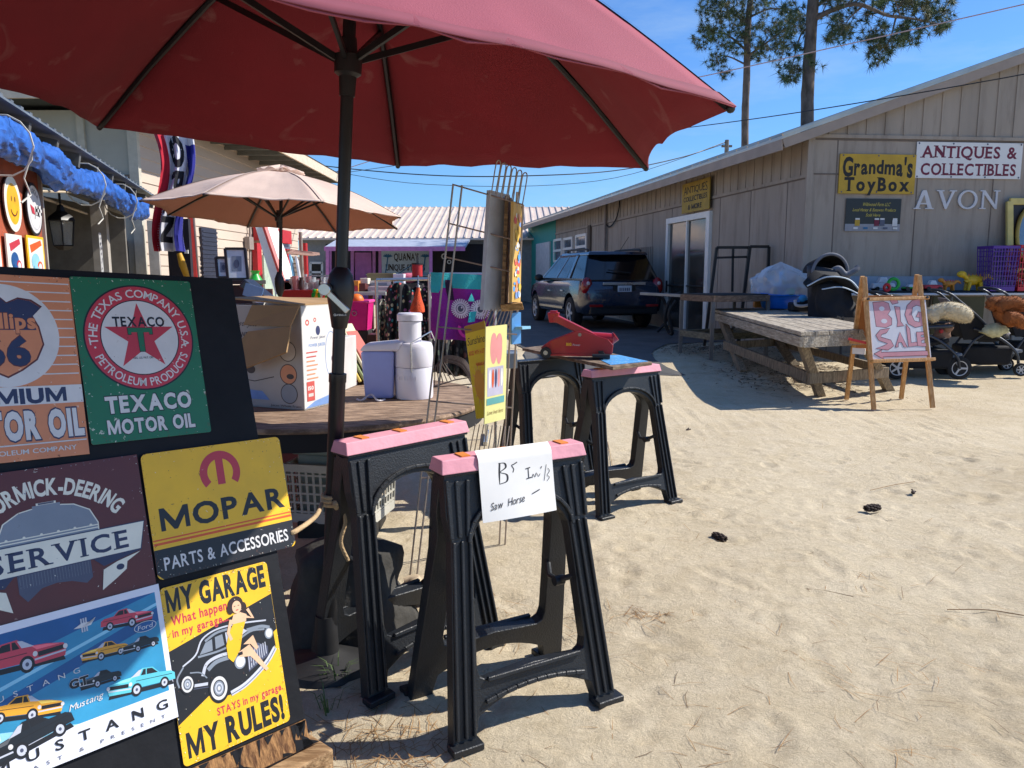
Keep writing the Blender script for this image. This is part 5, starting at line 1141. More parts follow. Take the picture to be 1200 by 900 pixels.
A.text('Power Juice', -0.10, 0.155, 0.03, ink2, width=0.14, shear=0.5); A.text('POWER', -0.12, 0.10, 0.026, ink2, width=0.10, bold=0.03); A.text('JUICER', -0.0, 0.10, 0.026, ink2, width=0.10, bold=0.03); A.rect(-0.2, 0.06, 0.0, 0.064, ink2)
for (y, mt) in ((0.03, cprint), (-0.075, pr_or), (-0.165, M('print_steel', '#8f969c', 0.5))):
    A.ring(0.13, y, 0.043, 0.047, ink2); A.ell(0.13, y, 0.043, 0.043, mt)
A.ell(0.14, -0.085, 0.02, 0.012, ink2); A.poly([(-0.2, -0.2), (0.02, -0.2), (-0.02, -0.16), (-0.2, -0.15)], pr_blue); A.ell(-0.08, -0.06, 0.025, 0.02, ink2); A.line([(-0.2, -0.1), (-0.06, -0.115), (0.05, -0.09)], 0.004, ink2)
A.text('Juices Whole Fruits', 0.11, -0.222, 0.011, ink2, width=0.17)
nB = Vector((cl_.y, -cl_.x, 0)); nB = nB if nB.y < 0 else -nB
A.build('printed_front', c0+cl_*W2/2+UP*BH/2+nB*0.001, -cl_, UP, box)
def flap(pts, name='flap'):
    m = MB(); n_ = (pts[1]-pts[0]).cross(pts[2]-pts[0]).normalized()*0.004; m.add([p+n_ for p in pts]+[p-n_ for p in pts], [tuple(range(len(pts))), tuple(range(2*len(pts)-1, len(pts)-1, -1))]+[(i, i+len(pts), (i+1) % len(pts)+len(pts), (i+1) % len(pts)) for i in range(len(pts))]); m.build(name, card, box)
t0, t1 = c0+UP*BH, c0+cl_*W2+UP*BH
flap([t0+nB*0.006, t0.lerp(t1, 0.62)+nB*0.006, t0.lerp(t1, 0.70)+nB*0.03-UP*0.09, t0.lerp(t1, 0.05)+nB*0.05-UP*0.09]); 
flap([t0.lerp(t1, 0.04)+nB*0.052-UP*0.091, t0.lerp(t1, 0.62)+nB*0.04-UP*0.12, t0.lerp(t1, 0.78)+nB*0.07-UP*0.20, t0.lerp(t1, 0.62)+nB*0.10-UP*0.29, t0.lerp(t1, 0.02)+nB*0.10-UP*0.20])
t2 = t0+cr_*W1; t3 = t1+cr_*W1
flap([t0+UP*0.004+cl_*0.01, t2+UP*0.004+cl_*0.01, t2+cl_*0.40+UP*0.03, t0+cl_*0.40+UP*0.03]); flap([t2, t3, t3+UP*0.02+cr_*0.1, t2+UP*0.02+cr_*0.1])
# juicer
jw = M('white_appliance', '#dcd8de', 0.35, var=0.05, coat=0.2); jb = M('blue_tinted_plastic', '#98a6e0', 0.22, var=0.06, alpha=1.0, spec=0.6)
jc = on(483, 469); jc = Vector((jc.x, jc.y+0.09, TZ)); s_ = 0.0
ju = thing('juicer', 'white electric juicer with blue pulp bin standing on the round table', 'juicer', tuple(jc))
r0 = 0.095
m = MB(); m.lathe([(r0*0.98, 0.002), (r0*1.0, 0.015), (r0, 0.155), (r0*0.985, 0.158)], jc, n=40)
for k in range(9): a = R(-150+k*9); m.box(jc+Vector((math.cos(a)*r0, math.sin(a)*r0, 0.11)), (0.004, 0.006, 0.022), rot=a)
m.build('motor_base', jw, ju, smooth=35)
m = MB(); m.lathe([(r0*1.0, 0.160), (r0*1.02, 0.165), (r0*1.02, 0.255), (r0*0.95, 0.275), (r0*0.9, 0.28), (r0*0.55, 0.285)], jc, n=40); m.build('bowl', jw, ju, smooth=35)
cx = jc+Vector((-0.015, -0.01, 0)); m = MB(); m.lathe([(0.056, 0.27), (0.056, 0.385), (0.0, 0.386)], cx, n=30); m.build('feed_chute', jw, ju, smooth=35)
m = MB(); m.lathe([(0.052, 0.387), (0.063, 0.388), (0.063, 0.418), (0.056, 0.426), (0.0, 0.428)], cx, n=30); m.build('pusher', jw, ju, smooth=35)
m = MB(); bx = jc+Vector((-0.185, 0.0, 0)); ang = R(8)
m.hexa([bx+Vector((-0.055, -0.055, 0.003)), bx+Vector((0.085, -0.06, 0.003)), bx+Vector((0.085, 0.06, 0.003)), bx+Vector((-0.055, 0.06, 0.003))], [bx+Vector((-0.068, -0.07, 0.24)), bx+Vector((0.095, -0.07, 0.24)), bx+Vector((0.095, 0.07, 0.24)), bx+Vector((-0.068, 0.07, 0.24))]); m.build('pulp_bin', jb, ju, bevel=0.012)
m = MB(); m.hexa([bx+Vector((-0.075, -0.078, 0.241)), bx+Vector((0.12, -0.085, 0.241)), bx+Vector((0.12, 0.085, 0.241)), bx+Vector((-0.075, 0.078, 0.241))], [bx+Vector((-0.05, -0.06, 0.275)), bx+Vector((0.15, -0.078, 0.292)), bx+Vector((0.15, 0.078, 0.292)), bx+Vector((-0.05, 0.06, 0.275))]); m.build('bin_lid', jw, ju, bevel=0.014, segs=3)
m = MB(); m.tube([jc+Vector((0.0, -r0*1.06, 0.14)), jc+Vector((0.0, -r0*1.08, 0.285)), jc+Vector((0.09, -0.01, 0.335)), jc+Vector((0.108, 0.03, 0.28))], 0.0035, 6); m.build('lock_wire', chrome, ju)
m = MB(); m.tube(bez([jc+Vector((-0.13, -0.11, 0.008)), jc+Vector((-0.16, -0.14, 0.008)), jc+Vector((-0.2, -0.1, 0.03)), jc+Vector((-0.24, -0.13, 0.008)), jc+Vector((-0.27, -0.1, 0.008))]), 0.005, 6); m.build('power_cord', M('pale_cord', '#b9b6bd', 0.5), ju)
# white carton leaning pile: folded signs / blankets behind the pole
pb = on(392, 458); wb = thing('speaker_box', 'plain white box with punched holes standing behind the black pole', 'box', tuple(pb))
m = MB(); m.box(pb+Vector((-0.02, 0.12, 0.14)), (0.17, 0.22, 0.28), rot=R(-8)); b_ = m.build('body', M('off_white_box', '#c6c0ba', 0.7, var=0.1), wb, bevel=0.004)
m = MB()
for k in range(5): m.cyl(pb+Vector((-0.08+0.03*k, 0.004-0.004*k, 0.2-0.02*(k % 3))), pb+Vector((-0.08+0.03*k, 0.03, 0.2-0.02*(k % 3))), 0.007)
m.build('hole_row', blkp, wb)
cols = [('#d8cfa0', 'cream'), ('#b9483f', 'red'), ('#d9c067', 'yellow'), ('#8f9a6d', 'sage'), ('#cfc5a4', 'buff'), ('#b5655a', 'brick')]
for i, (cc, nm) in enumerate(cols):
    m = MB(); o = on(424, 452)+Vector((-0.06+0.026*i, 0.12+0.012*i, 0.0)); o.z = TZ
    tip = o+Vector((-0.165, 0.02, 0.36+0.02*math.sin(i*2)-0.012*i))
    m.beam(o+Vector((0, 0, 0.012)), tip, 0.26, 0.016, up=(1, 0, 0.55)); t_ = m.build('folded_throw', M('throw_'+nm, cc, 0.9, var=0.12, bump=0.3, bscale=60), bevel=0.006, segs=3)
    tag(t_, nm+' folded cloth leaning in the stack beside the juicer', 'folded cloth', 'folded cloths leaning on the round table')
# wire shelf basket lying by the rack
wbk = thing('wire_basket', 'low rusty wire basket lying behind the wire sign rack', 'basket', tuple(on(525, 455)))
m = MB(); o = on(525, 455); wr = M('rusty_wire', '#3c2f2a', 0.6, metal=0.4)
for k in range(7):
    m.tube(bez([o+Vector((-0.1+0.02*k, 0.0+0.05*k, 0.005)), o+Vector((-0.06, 0.02+0.055*k, 0.13)), o+Vector((0.06, 0.03+0.055*k, 0.12)), o+Vector((0.13, 0.02+0.05*k, 0.02))]), 0.003, 5)
m.tube([o+Vector((-0.1, 0, 0.005)), o+Vector((0.13, 0.02, 0.02)), o+Vector((0.13, 0.33, 0.02)), o+Vector((0.02, 0.3, 0.005))], 0.004, 5, closed=True); m.build('wires', wr, wbk)
# device with a blue screen on a wooden stand behind the carton
so_ = Vector((-1.62, 4.75, 0)); sd_ = thing('side_cabinet', 'small reddish cabinet behind the sign board carrying the toy console', 'cabinet', tuple(so_))
m = MB(); m.box(so_+Vector((0.1, 0, 0.58)), (0.62, 0.45, 1.1)); m.build('carcass', M('red_brown_wood', '#6b2c28', 0.5, var=0.2), sd_, bevel=0.004)
m = MB(); m.box(so_+Vector((0.1, 0, 1.14)), (0.66, 0.49, 0.02)); m.build('top', M('red_brown_wood', '#6b2c28', 0.5), sd_)
dv_ = thing('toy_console', 'dark toy console with tilted blue screen and pale keys', 'toy', (so_.x+0.06, so_.y, 1.151))
o = Vector((so_.x+0.08, so_.y-0.05, 1.151)); m = MB()
rt_ = Matrix.Rotation(R(28), 3, 'Y') 
m.box(o+Vector((0.0, 0, 0.13)), (0.20, 0.16, 0.06), 0, rot=Matrix.Rotation(R(40), 3, 'Y')); m.box(o+Vector((0.1, 0, 0.03)), (0.16, 0.17, 0.05), 0, rot=Matrix.Rotation(R(15), 3, 'Y')); m.build('case', M('dark_blue_plastic', '#20242e', 0.35), dv_, bevel=0.01)
m = MB(); m.box(o+Vector((-0.005, -0.082, 0.14)), (0.11, 0.012, 0.075), 0, rot=Matrix.Rotation(R(18), 3, 'Y')); m.build('screen', M('blue_screen', '#5d7fae', 0.15, spec=0.8), dv_)
m = MB(); m.box(o+Vector((0.07, -0.09, 0.065)), (0.14, 0.012, 0.03), 0, rot=Matrix.Rotation(R(24), 3, 'Y')); m.box(o+Vector((0.15, -0.06, 0.04)), (0.05, 0.05, 0.07)); m.build('keypad', M('silver_plastic', '#b9bfc6', 0.35), dv_, bevel=0.004)
for i, (px, py, hh, lb) in enumerate(((263, 325, 0.13, 'small pale framed picture beside the taller dark frame'), (279, 327, 0.2, 'dark framed picture standing just left of the toy console'))):
    p = P(px, py, 5.0); t = thing('picture_frame', lb, 'picture frame', tuple(p), 0, 'framed pictures by the sign board'); w_ = hh*0.62
    m = MB(); X = Vector((1, 0.15, 0)).normalized(); U_ = Vector((-0.12, 0.2, 1)).normalized()
    for a, b in (((0, 0), (w_, 0)), ((w_, 0), (w_, hh)), ((w_, hh), (0, hh)), ((0, hh), (0, 0))):
        m.beam(p+X*(a[0]-w_/2)+U_*a[1], p+X*(b[0]-w_/2)+U_*b[1], 0.016, 0.016, up=(0, 1, 0))
    m.build('frame', M('dark_frame', '#27211e', 0.5), t); A = Art(w_, hh, M('mount_white', '#cfd2d4', 0.3), 0.003, dz=0.001); A.rect(-w_*.25, -hh*.25, w_*.25, hh*.25, s_grey); A.ell(0, 0, w_*.13, hh*.14, s_dgrey); A.build('picture', p+U_*hh/2, X, U_, t)
shelf = thing('display_shelf', 'dark shelf ledge just behind the top of the sign board', 'shelf', (-1.9, 5.1, 0))
m = MB(); p = P(272, 328, 5.05); m.box((p.x, 5.08, p.z-0.015), (0.34, 0.25, 0.025)); m.box((p.x, 5.08, p.z/2-0.02), (0.3, 0.2, p.z-0.03)); m.build('ledge', M('dark_shelf', '#2a2522', 0.7), shelf)

# ---------------------------------------------------------------- under the table
cg = M('grey_crate', '#b3b0a4', 0.6, var=0.1)
def crate(name, label, cat, o, w_, d_, h_, mat, rz=0.0, rows=5, cols=7, taper=0.88, group=None):
    t = thing(name, label, cat, tuple(o), rz, group); m = MB()
    b = [(-w_/2*taper, -d_/2*taper), (w_/2*taper, -d_/2*taper), (w_/2*taper, d_/2*taper), (-w_/2*taper, d_/2*taper)]; tp_ = [(-w_/2, -d_/2), (w_/2, -d_/2), (w_/2, d_/2), (-w_/2, d_/2)]
    for i in range(4):
        B0, B1 = Vector((*b[i], 0)), Vector((*b[(i+1) % 4], 0)); T0, T1 = Vector((*tp_[i], h_)), Vector((*tp_[(i+1) % 4], h_)); n = cols if i % 2 == 0 else max(3, int(cols*d_/w_))
        for k in range(n+1): m.beam(B0.lerp(B1, k/n), T0.lerp(T1, k/n), 0.012, 0.006, up=(B1-B0).cross(UP))
        for k in range(rows+1): m.beam(B0.lerp(T0, k/rows), B1.lerp(T1, k/rows), 0.008, 0.010)
        m.beam(T0-Vector((0, 0, 0.012)), T1-Vector((0, 0, 0.012)), 0.016, 0.04)
        m.beam(B0.lerp(T0, 0.05), B1.lerp(T1, 0.05), 0.01, 0.05)
    m.add([Vector((*p, 0.006)) for p in b], [(0, 1, 2, 3)]); m.build('body', mat, t, local=True); return t
g = G(395, 640); crate('laundry_crate', 'pale grey lattice crate on the sand under the round table', 'crate', (g.x-0.02, g.y+0.25, 0.1), 0.48, 0.36, 0.30, cg, R(-12), rows=6, cols=12, taper=0.95)
g2 = thing('storage_tub', 'greenish grey lidded tub sitting in the pale lattice crate', 'tub', (g.x-0.07, g.y+0.27, 0.11))
m = MB(); c = Vector((g.x-0.07, g.y+0.27, 0.11)); m.box(c+UP*0.17, (0.30, 0.24, 0.33), rot=R(-12)); m.build('body', M('murky_green_plastic', '#7d8a80', 0.4), g2, bevel=0.01)
m = MB(); m.box(c+UP*0.352, (0.34, 0.28, 0.03), rot=R(-12)); m.lathe([(0.06, 0.367), (0.05, 0.40), (0, 0.405)], c, n=4); m.build('lid', M('murky_green_plastic', '#7d8a80', 0.4), g2, bevel=0.008)
dk = M('black_tarp', '#141414', 0.6, var=0.5, bump=0.6, bscale=12)
lst = thing('milk_crate_stack', 'black crate holding up the lattice crate under the round table', 'crate', (g.x, g.y+0.25, 0)); m = MB(); m.box((g.x-0.02, g.y+0.25, 0.05), (0.42, 0.32, 0.098)); m.build('body', dk, lst, bevel=0.008)
m = MB()
def sack(u, v):
    a = u*2*math.pi; z = v*0.40; r_ = (0.22-0.09*v+0.04*noise.noise(Vector((math.cos(a)*2, math.sin(a)*2, v*3))))*(1-0.9*max(0, v-0.9)/0.1)
    return Vector((-0.64+r_*math.cos(a)*1.2, 2.85+r_*math.sin(a), z))
m.grid(sack, 26, 14); tag(m.build('ballast_sack', M('dark_grey_sack', '#3b3935', 0.9, var=0.35, scale=8, bump=0.6, bscale=30), smooth=70), 'dark lumpy sack weighing down the umbrella base', 'sack')
m = MB(); g = G(470, 650)
for k, (dx, dy, r_) in enumerate(((0, 0.18, 0.07),)): m.ball(Vector((-0.4, 3.15, 0.05)), (0.09, 0.07, 0.06), 14, lump=0.5, seed=k)
tag(m.build('stone', M('pale_stone', '#b9a68a', 0.9, var=0.25, scale=12), smooth=60), 'pale stone lying in the shade between the sawhorses', 'stone')
# rope from the board corner round the pole
pk = line_at(Pt, Pb, 0.62); e = bd(0.505, -0.30, -0.008); rp_ = M('frayed_rope', '#b59a74', 0.95, var=0.25, bump=0.7, bscale=120)
m = MB(); m.tube(bez([e+BN*-0.03, e+BN*0.01, e.lerp(pk, 0.5)-UP*0.008, pk+Vector((-0.03, -0.045, 0.0))]), 0.0075, 8)
for k in range(3): m.tube([pk+Vector((0.036*math.cos(a), 0.036*math.sin(a), 0.014*k-0.01)) for a in [i*2*math.pi/14 for i in range(14)]], 0.0075, 7, closed=True)
m.tube(bez([pk+Vector((0.03, -0.04, 0.0)), pk+Vector((0.05, -0.05, -0.06)), pk+Vector((0.035, -0.06, -0.13)), pk+Vector((0.055, -0.05, -0.2))]), 0.007, 7)
m.tube(bez([pk+Vector((0.02, -0.045, 0.01)), pk+Vector((0.065, -0.05, 0.05)), pk+Vector((0.09, -0.045, 0.09))]), 0.006, 7)
m.ball(pk+Vector((0.025, -0.045, 0.0)), 0.019, 10, lump=0.5)
tag(m.build('tie_rope', rp_, smooth=60), 'frayed tan rope tying the sign board to the umbrella pole', 'rope')

# ================================================================ WIRE SIGN RACK
wire_m = M('rack_wire', '#9a8f88', 0.4, metal=0.5, var=0.2)
RY_ = 3.22
def rk(px, py, dy=0.0): return P(px, py, RY_+dy)
rack = thing('wire_rack', 'tall leaning wire rack hung with narrow tin signs beside the table', 'display rack', tuple(rk(500, 640).xy)+(0,))
m = MB(); b0 = G(478, 697); b1 = b0+Vector((0.03, 0.0, 0))
m.tube([b0, rk(531, 216)], 0.0045, 6); m.tube([b1, rk(541.5, 217)], 0.0045, 6); m.tube([b0, b0-UP*0.0+Vector((0.01, -0.03, 0.004)), b1], 0.0045, 6); m.build('upright', wire_m, rack)
m = MB(); bb = G(585, 640); m.tube([bb, rk(606, 225, 0.0)], 0.0045, 6); m.tube([bb+Vector((0.03, 0, 0)), rk(613, 240, 0.0)], 0.0045, 6); m.build('upright', wire_m, rack)
m = MB()
for (a, b) in (((530, 216), (613, 240)), ((527, 262), (606, 282)), ((522, 301), (606, 320)), ((514, 383), (606, 392)), ((503, 470), (600, 478)), ((494, 560), (596, 560))):
    m = MB(); m.tube([rk(*a), rk(*b)], 0.0035, 6); m.build('crossbar', wire_m, rack)
for k in range(6):
    m = MB(); x = 577+k*6.2; y = 186+k*2.9
    tpx, tpy = x+6, y
    p = [rk(x-1, 226+k*3.2, 0.02*k-0.05), rk(x+4, y+8, 0.02*k-0.05), rk(x+7, y+2, 0.02*k-0.05), rk(x+9.5, y+4, 0.02*k-0.05), rk(x+9, y+12, 0.02*k-0.05), rk(x+3.5, 228+k*3.2, 0.02*k-0.05)]
    m.tube(bez(p, 4), 0.0028, 6); m.build('prong', wire_m, rack)
m = MB()
for k in range(9): m.tube([rk(557+k*5, 497+k*0.3, 0.0), rk(548+k*5.2, 543+k*1.5, 0.1-0.03*k)], 0.0025, 5)
m.build('pocket_wires', wire_m, rack); m = MB()
for k in range(8): m.tube([rk(560+k*4.5, 392, 0.02), rk(572+k*4.2, 362, 0.0)], 0.0025, 5)
m.build('pocket_wires', wire_m, rack)
FR_g = 'tin signs on the wire rack'
def pane(name, label, corners, dys, mat, art=None, th=0.012, cat='sign'):
    """a flat plate through four pixel corners (tl, tr, br, bl)"""
    v = [rk(*c, d) for c, d in zip(corners, dys)]; X = (v[1]-v[0]); w_ = (X.length+(v[2]-v[3]).length)/2; U_ = ((v[0]-v[3])+(v[1]-v[2]))*0.5; h_ = U_.length
    A = Art(w_, h_, mat, th, dz=0.0001, back=mat)
    if art: art(A, w_, h_)
    o = A.build(name, sum(v, Vector())/4, X, U_); tag(o, label, cat, FR_g); return o
tin = M('scratched_tin', '#b4bac4', 0.4, metal=0.0, var=0.18, scale=7, chips='#6b665f', chipamt=0.68); brownp = wood_mat('plank_edge_wood', '#9a7b56', '#5f4a33', stretch=(10, 10, 2)); 
pane('tin_sign', 'tall blue grey blank tin plate, leftmost on the wire rack', ((571.5, 222), (595, 228), (592, 362), (570, 366)), (-0.02, 0.08, 0.08, -0.02), tin, th=0.02)
def slats(A, w_, h_):
    for k in range(5): A.rect(-w_/2+w_*(0.1+0.18*k), -h_*0.48, -w_/2+w_*(0.14+0.18*k), h_*0.48, M('slat_dark', '#5f4a33', 0.9))
pane('tin_sign', 'narrow brown wood plank sign beside the grey tin plate', ((595.5, 229), (601, 234), (597, 362), (591, 362)), (0.0, 0.12, 0.12, 0.0), brownp, th=0.015)
def floral(A, w_, h_):
    rnd = random.Random(11); cs = [M('print_scarlet', '#c6564e'), pr_blue, pr_or, M('print_sun', '#e0b64a', 0.5), M('print_sky', '#5c9bd6', 0.5), white]
    for _ in range(46):
        x, y = rnd.uniform(-.3, .3)*w_, rnd.uniform(-.44, .44)*h_; A.ell(x, y, w_*rnd.uniform(.05, .18), h_*rnd.uniform(0.015, .05), rnd.choice(cs), 10)
pane('tin_sign', 'narrow tin sign with blue and orange blotches, rightmost and highest on the rack', ((601.5, 236), (611.5, 241), (612, 356), (599, 352)), (-0.04, 0.09, 0.09, -0.04), M('print_yellow_pale', '#c9a45a', 0.5), floral)
m = MB(); v = [rk(586, 357, -0.02), rk(612, 355, -0.06), rk(614, 363, -0.06), rk(588, 365, -0.02)]; m.hexa([p for p in v], [p+Vector((0, 0.14, 0.0)) for p in v]); m.build('wood_tray', wood_mat('tray_wood', '#c49a66', '#94703f'), rack, bevel=0.003)
def sun_art(A, w_, h_):
    A.rect(-w_*.5, h_*.42, w_*.5, h_*.5, s_or2 if False else M('print_olive_band', '#b58a1c', 0.5)); A.text('Sunshine', 0.0, h_*0.33, h_*0.085, s_black, width=w_*0.86, shear=0.25)
    A.text('MIXED WITH A LITTLE', 0, h_*0.2, h_*0.045, s_or2, width=w_*0.88, bold=0.03)
    for k in range(12): a = k*math.pi/6; A.poly([(-w_*.1+w_*.1*math.cos(a-.2), -h_*.15+h_*.11*math.sin(a-.2)), (-w_*.1+w_*.34*math.cos(a), -h_*.15+h_*.27*math.sin(a)), (-w_*.1+w_*.1*math.cos(a+.2), -h_*.15+h_*.11*math.sin(a+.2))][::1], pr_or)
    A.ell(-w_*.1, -h_*.15, w_*.24, h_*.16, M('print_amber', '#d9962a', 0.5)); A.text('HURRICANE', w_*.1, h_*0.07, h_*0.035, s_or2, width=w_*0.5, bold=0.03); A.line([(0, -h_*.48), (w_*.4, -h_*.3)], h_*0.02, pr_dk)
pane('tin_sign', 'bright yellow Sunshine tin sign low on the wire rack', ((552, 382), (577, 375), (571.5, 494), (551, 484)), (0.0, -0.10, -0.10, 0.0), M('print_bright_yellow', '#e6c618', 0.45, var=0.06), sun_art, th=0.004)
def heart_art(A, w_, h_):
    hp = M('print_pink', '#e2938f', 0.5); h2 = M('print_rose', '#cf6f78', 0.5)
    A.ell(-w_*.12, h_*.33, w_*.14, h_*.1, h2); A.ell(w_*.14, h_*.32, w_*.14, h_*.1, h2); A.ell(-w_*.12, h_*.27, w_*.16, h_*.16, hp); A.ell(w_*.14, h_*.26, w_*.14, h_*.16, hp)
    A.rect(-w_*.4, -h_*.22, w_*.36, h_*.08, M('print_lilac_grey', '#b9b4c4', 0.5))
    for k in range(5): A.ell(-w_*.28+k*w_*.14, -h_*.04, w_*.055, h_*.1, (white, s_or2, pr_dk, hp, white)[k], 12)
    A.rect(-w_*.42, -h_*.31, w_*.42, -h_*.24, M('print_teal', '#5fa39f', 0.5)); A.text('Love lives here', 0, -h_*.39, h_*.045, M('print_brown', '#8a6a3c', 0.5), width=w_*0.75, shear=0.3)
pane('tin_sign', 'pale yellow tin sign with pink hearts, lowest on the wire rack', ((571.5, 383), (597, 380), (588, 492), (567, 497)), (-0.24, -0.14, -0.14, -0.24), M('print_lemon', '#e4df92', 0.45, var=0.05), heart_art, th=0.004)
pane('tin_sign', 'narrow pale blue tin sign edge behind the wooden tray of the rack', ((600, 367), (610, 366), (608, 402), (603, 404)), (0.05, 0.08, 0.1, 0.05), M('print_sky', '#5c9bd6', 0.5), th=0.01)
m = MB(); m.beam(rk(604, 384, 0.1), rk(617, 384, 0.05), 0.05, 0.012); tag(m.build('blue_peg', M('light_blue_plastic', '#8fc4dc', 0.4)), 'light blue plastic hook poking right from the wire rack', 'hook')
m = MB(); v = [rk(570, 424, 0.2)]; a = P(606, 416, 4.6); b = P(588, 414, 4.6); m.box((a+b)/2-UP*0.03, ((a-b).length, 0.2, 0.09)); tag(m.build('metal_tray', M('dull_galvanised', '#7d858c', 0.5, metal=0.5), bevel=0.004), 'small dark metal tray behind the wire rack by the far sawhorses', 'tray')
# ================================================================ TAN UMBRELLA
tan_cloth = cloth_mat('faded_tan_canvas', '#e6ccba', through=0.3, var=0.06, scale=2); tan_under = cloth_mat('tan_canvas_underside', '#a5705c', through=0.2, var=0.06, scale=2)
C2 = Vector((-2.447, 8.271, 2.0)); n2 = Vector((0.039, 0.065, 1)).normalized(); p2 = Vector((-2.43, 8.30, 2.0))
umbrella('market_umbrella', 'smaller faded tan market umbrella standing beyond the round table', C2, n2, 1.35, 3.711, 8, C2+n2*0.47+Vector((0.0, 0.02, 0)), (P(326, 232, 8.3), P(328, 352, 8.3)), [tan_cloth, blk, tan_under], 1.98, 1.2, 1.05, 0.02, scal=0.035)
u2 = bpy.data.objects['market_umbrella.001']; c = P(327.5, 333, 8.3); m = MB(); m.lathe([(0.02, -0.13), (0.04, -0.08), (0.05, 0.0), (0.048, 0.06), (0.02, 0.13)], c); m.build('crank_housing', blkp, u2, smooth=40)
m = MB(); m.lathe([(0.24, hz(0, 8.3)), (0.22, 0.06), (0.05, 0.1), (0.03, 0.3)], (u2.location.x, u2.location.y, 0)); m.build('base', M('dark_base', '#1b1b1d', 0.6), u2, smooth=30)

# ================================================================ BLUE SUV
def wheel(t, c, r, w_, ax, spokes=5, label=None, rimm=None, local=True):
    ax = Vector(ax).normalized(); c = Vector(c); m = MB()
    m.lathe([(r*0.66, -w_/2), (r*0.9, -w_/2), (r*0.98, -w_*0.4), (r, -w_*0.2), (r, w_*0.2), (r*0.98, w_*0.4), (r*0.9, w_/2), (r*0.66, w_/2)], c, axis=ax, n=28, cap=False); m.lathe([(0.0, -w_*0.35), (r*0.7, -w_*0.35), (r*0.7, w_*0.3), (0.0, w_*0.3)], c, axis=ax, n=20)
    wh = m.build('wheel', M('tyre_rubber', '#17181a', 0.8, var=0.2), t, local=local, smooth=35)
    m = MB(); q = ax.to_track_quat('Z', 'Y').to_matrix()
    m.lathe([(r*0.58, w_*0.40), (r*0.66, w_*0.46), (r*0.70, w_*0.44), (r*0.70, w_*0.36)], c, axis=ax, n=28, cap=False); m.lathe([(r*0.16, w_*0.30), (r*0.16, w_*0.46), (0.0, w_*0.47)], c, axis=ax, n=14)
    for k in range(spokes):
        a = 2*math.pi*k/spokes; d = q @ Vector((math.cos(a), math.sin(a), 0)); m.beam(c+d*r*0.1+ax*w_*0.40, c+d*r*0.62+ax*w_*0.42, r*0.16, w_*0.1, up=ax)
    m.build('rim', rimm or M('alloy_rim', '#b4b9c0', 0.35, metal=0.15, var=0.15), wh, local=local, smooth=35)
    return wh
carp = M('dark_blue_car_paint', '#1c293c', 0.2, var=0.05, coat=0.7, spec=0.6); carg = M('car_tinted_glass', '#0b0f15', 0.05, var=0.02, spec=0.8); cark = M('car_black_trim', '#101114', 0.55); carw = M('car_window_glass', '#202a38', 0.06, var=0.1, spec=0.9)
suv = thing('parked_car', 'dark blue SUV parked rear towards us beside the tan shop wall', 'car', (1.80, 18.5, 0.2), R(13.5))
st_ = [(-2.39, .70, .46, .80), (-2.36, .80, .40, .93), (-2.26, .885, .34, 1.03), (-2.0, .915, .30, 1.07), (-1.3, .92, .27, 1.07), (0, .92, .27, 1.04), (1.0, .92, .27, 1.02), (1.45, .915, .28, .99), (1.9, .89, .31, .93), (2.22, .80, .36, .84), (2.36, .66, .42, .72)]
m = MB(); vs = []
for y, hw, zl, zb in st_:
    half = [(hw*.80, zl), (hw*.95, zl+.07), (hw*.985, zl+.18), (hw, (zl+zb)/2+.02), (hw*.985, zb-.14), (hw*.955, zb-.03), (hw*.90, zb)]
    vs += [(x, y, z) for x, z in half]+[(-x, y, z) for x, z in half[::-1]]
n = 14; m.add(vs, [(i*n+j, i*n+(j+1) % n, (i+1)*n+(j+1) % n, (i+1)*n+j) for i in range(len(st_)-1) for j in range(n)]+[tuple(range(n))[::-1], tuple((len(st_)-1)*n+j for j in range(n))])
body = m.build('body', carp, suv, local=True)
cut = MB()
for y in (-1.43, 1.43): cut.cyl((-1.2, y, 0.36), (1.2, y, 0.36), 0.42, n=32)
co = cut.build('cutter', carp, suv, local=True); md = body.modifiers.new('b', 'BOOLEAN'); md.object = co; md.operation = 'DIFFERENCE'; md.solver = 'EXACT'
dg = bpy.context.evaluated_depsgraph_get(); nm = bpy.data.meshes.new_from_object(body.evaluated_get(dg)); body.modifiers.clear(); body.data = nm; cm_ = co.data; bpy.data.objects.remove(co); bpy.data.meshes.remove(cm_)
nm.polygons.foreach_set('use_smooth', [True]*len(nm.polygons)); nm.set_sharp_from_angle(angle=R(38))
zb0 = 1.06
bq = [(-.85, -2.24), (.85, -2.24), (.83, 1.05), (-.83, 1.05)]; tq = [(-.66, -1.92), (.66, -1.92), (.62, 0.12), (-.62, 0.12)]
m = MB(); m.hexa([(x, y, zb0-.02) for x, y in bq], [(x, y, 1.60) for x, y in tq]); m.build('rear_glass', carg, suv, local=True, bevel=0.03)
m = MB(); rt = [(-.68, -2.02), (-.3, -2.10), (.3, -2.10), (.68, -2.02), (.64, 0.14), (.3, 0.20), (-.3, 0.20), (-.64, 0.14)]
m.add([(x, y, 1.585) for x, y in rt]+[(x*.93, y*.985+(.03 if y < 0 else -.02), 1.66) for x, y in rt], [tuple(range(8))[::-1], tuple(range(8, 16))]+[(i, (i+1) % 8, (i+1) % 8+8, i+8) for i in range(8)]); m.build('roof', carp, suv, local=True, bevel=0.02)
def gp(sx, y, f):      # point on the side of the greenhouse, f = height fraction
    yb0, yb1, yt0, yt1 = -2.24, 1.05, -1.92, 0.12; u = y
    a = Vector((sx*(.85+(.83-.85)*u), yb0+(yb1-yb0)*u, zb0)); b = Vector((sx*(.66+(.62-.66)*u), yt0+(yt1-yt0)*u, 1.60)); return a.lerp(b, f)
m = MB()
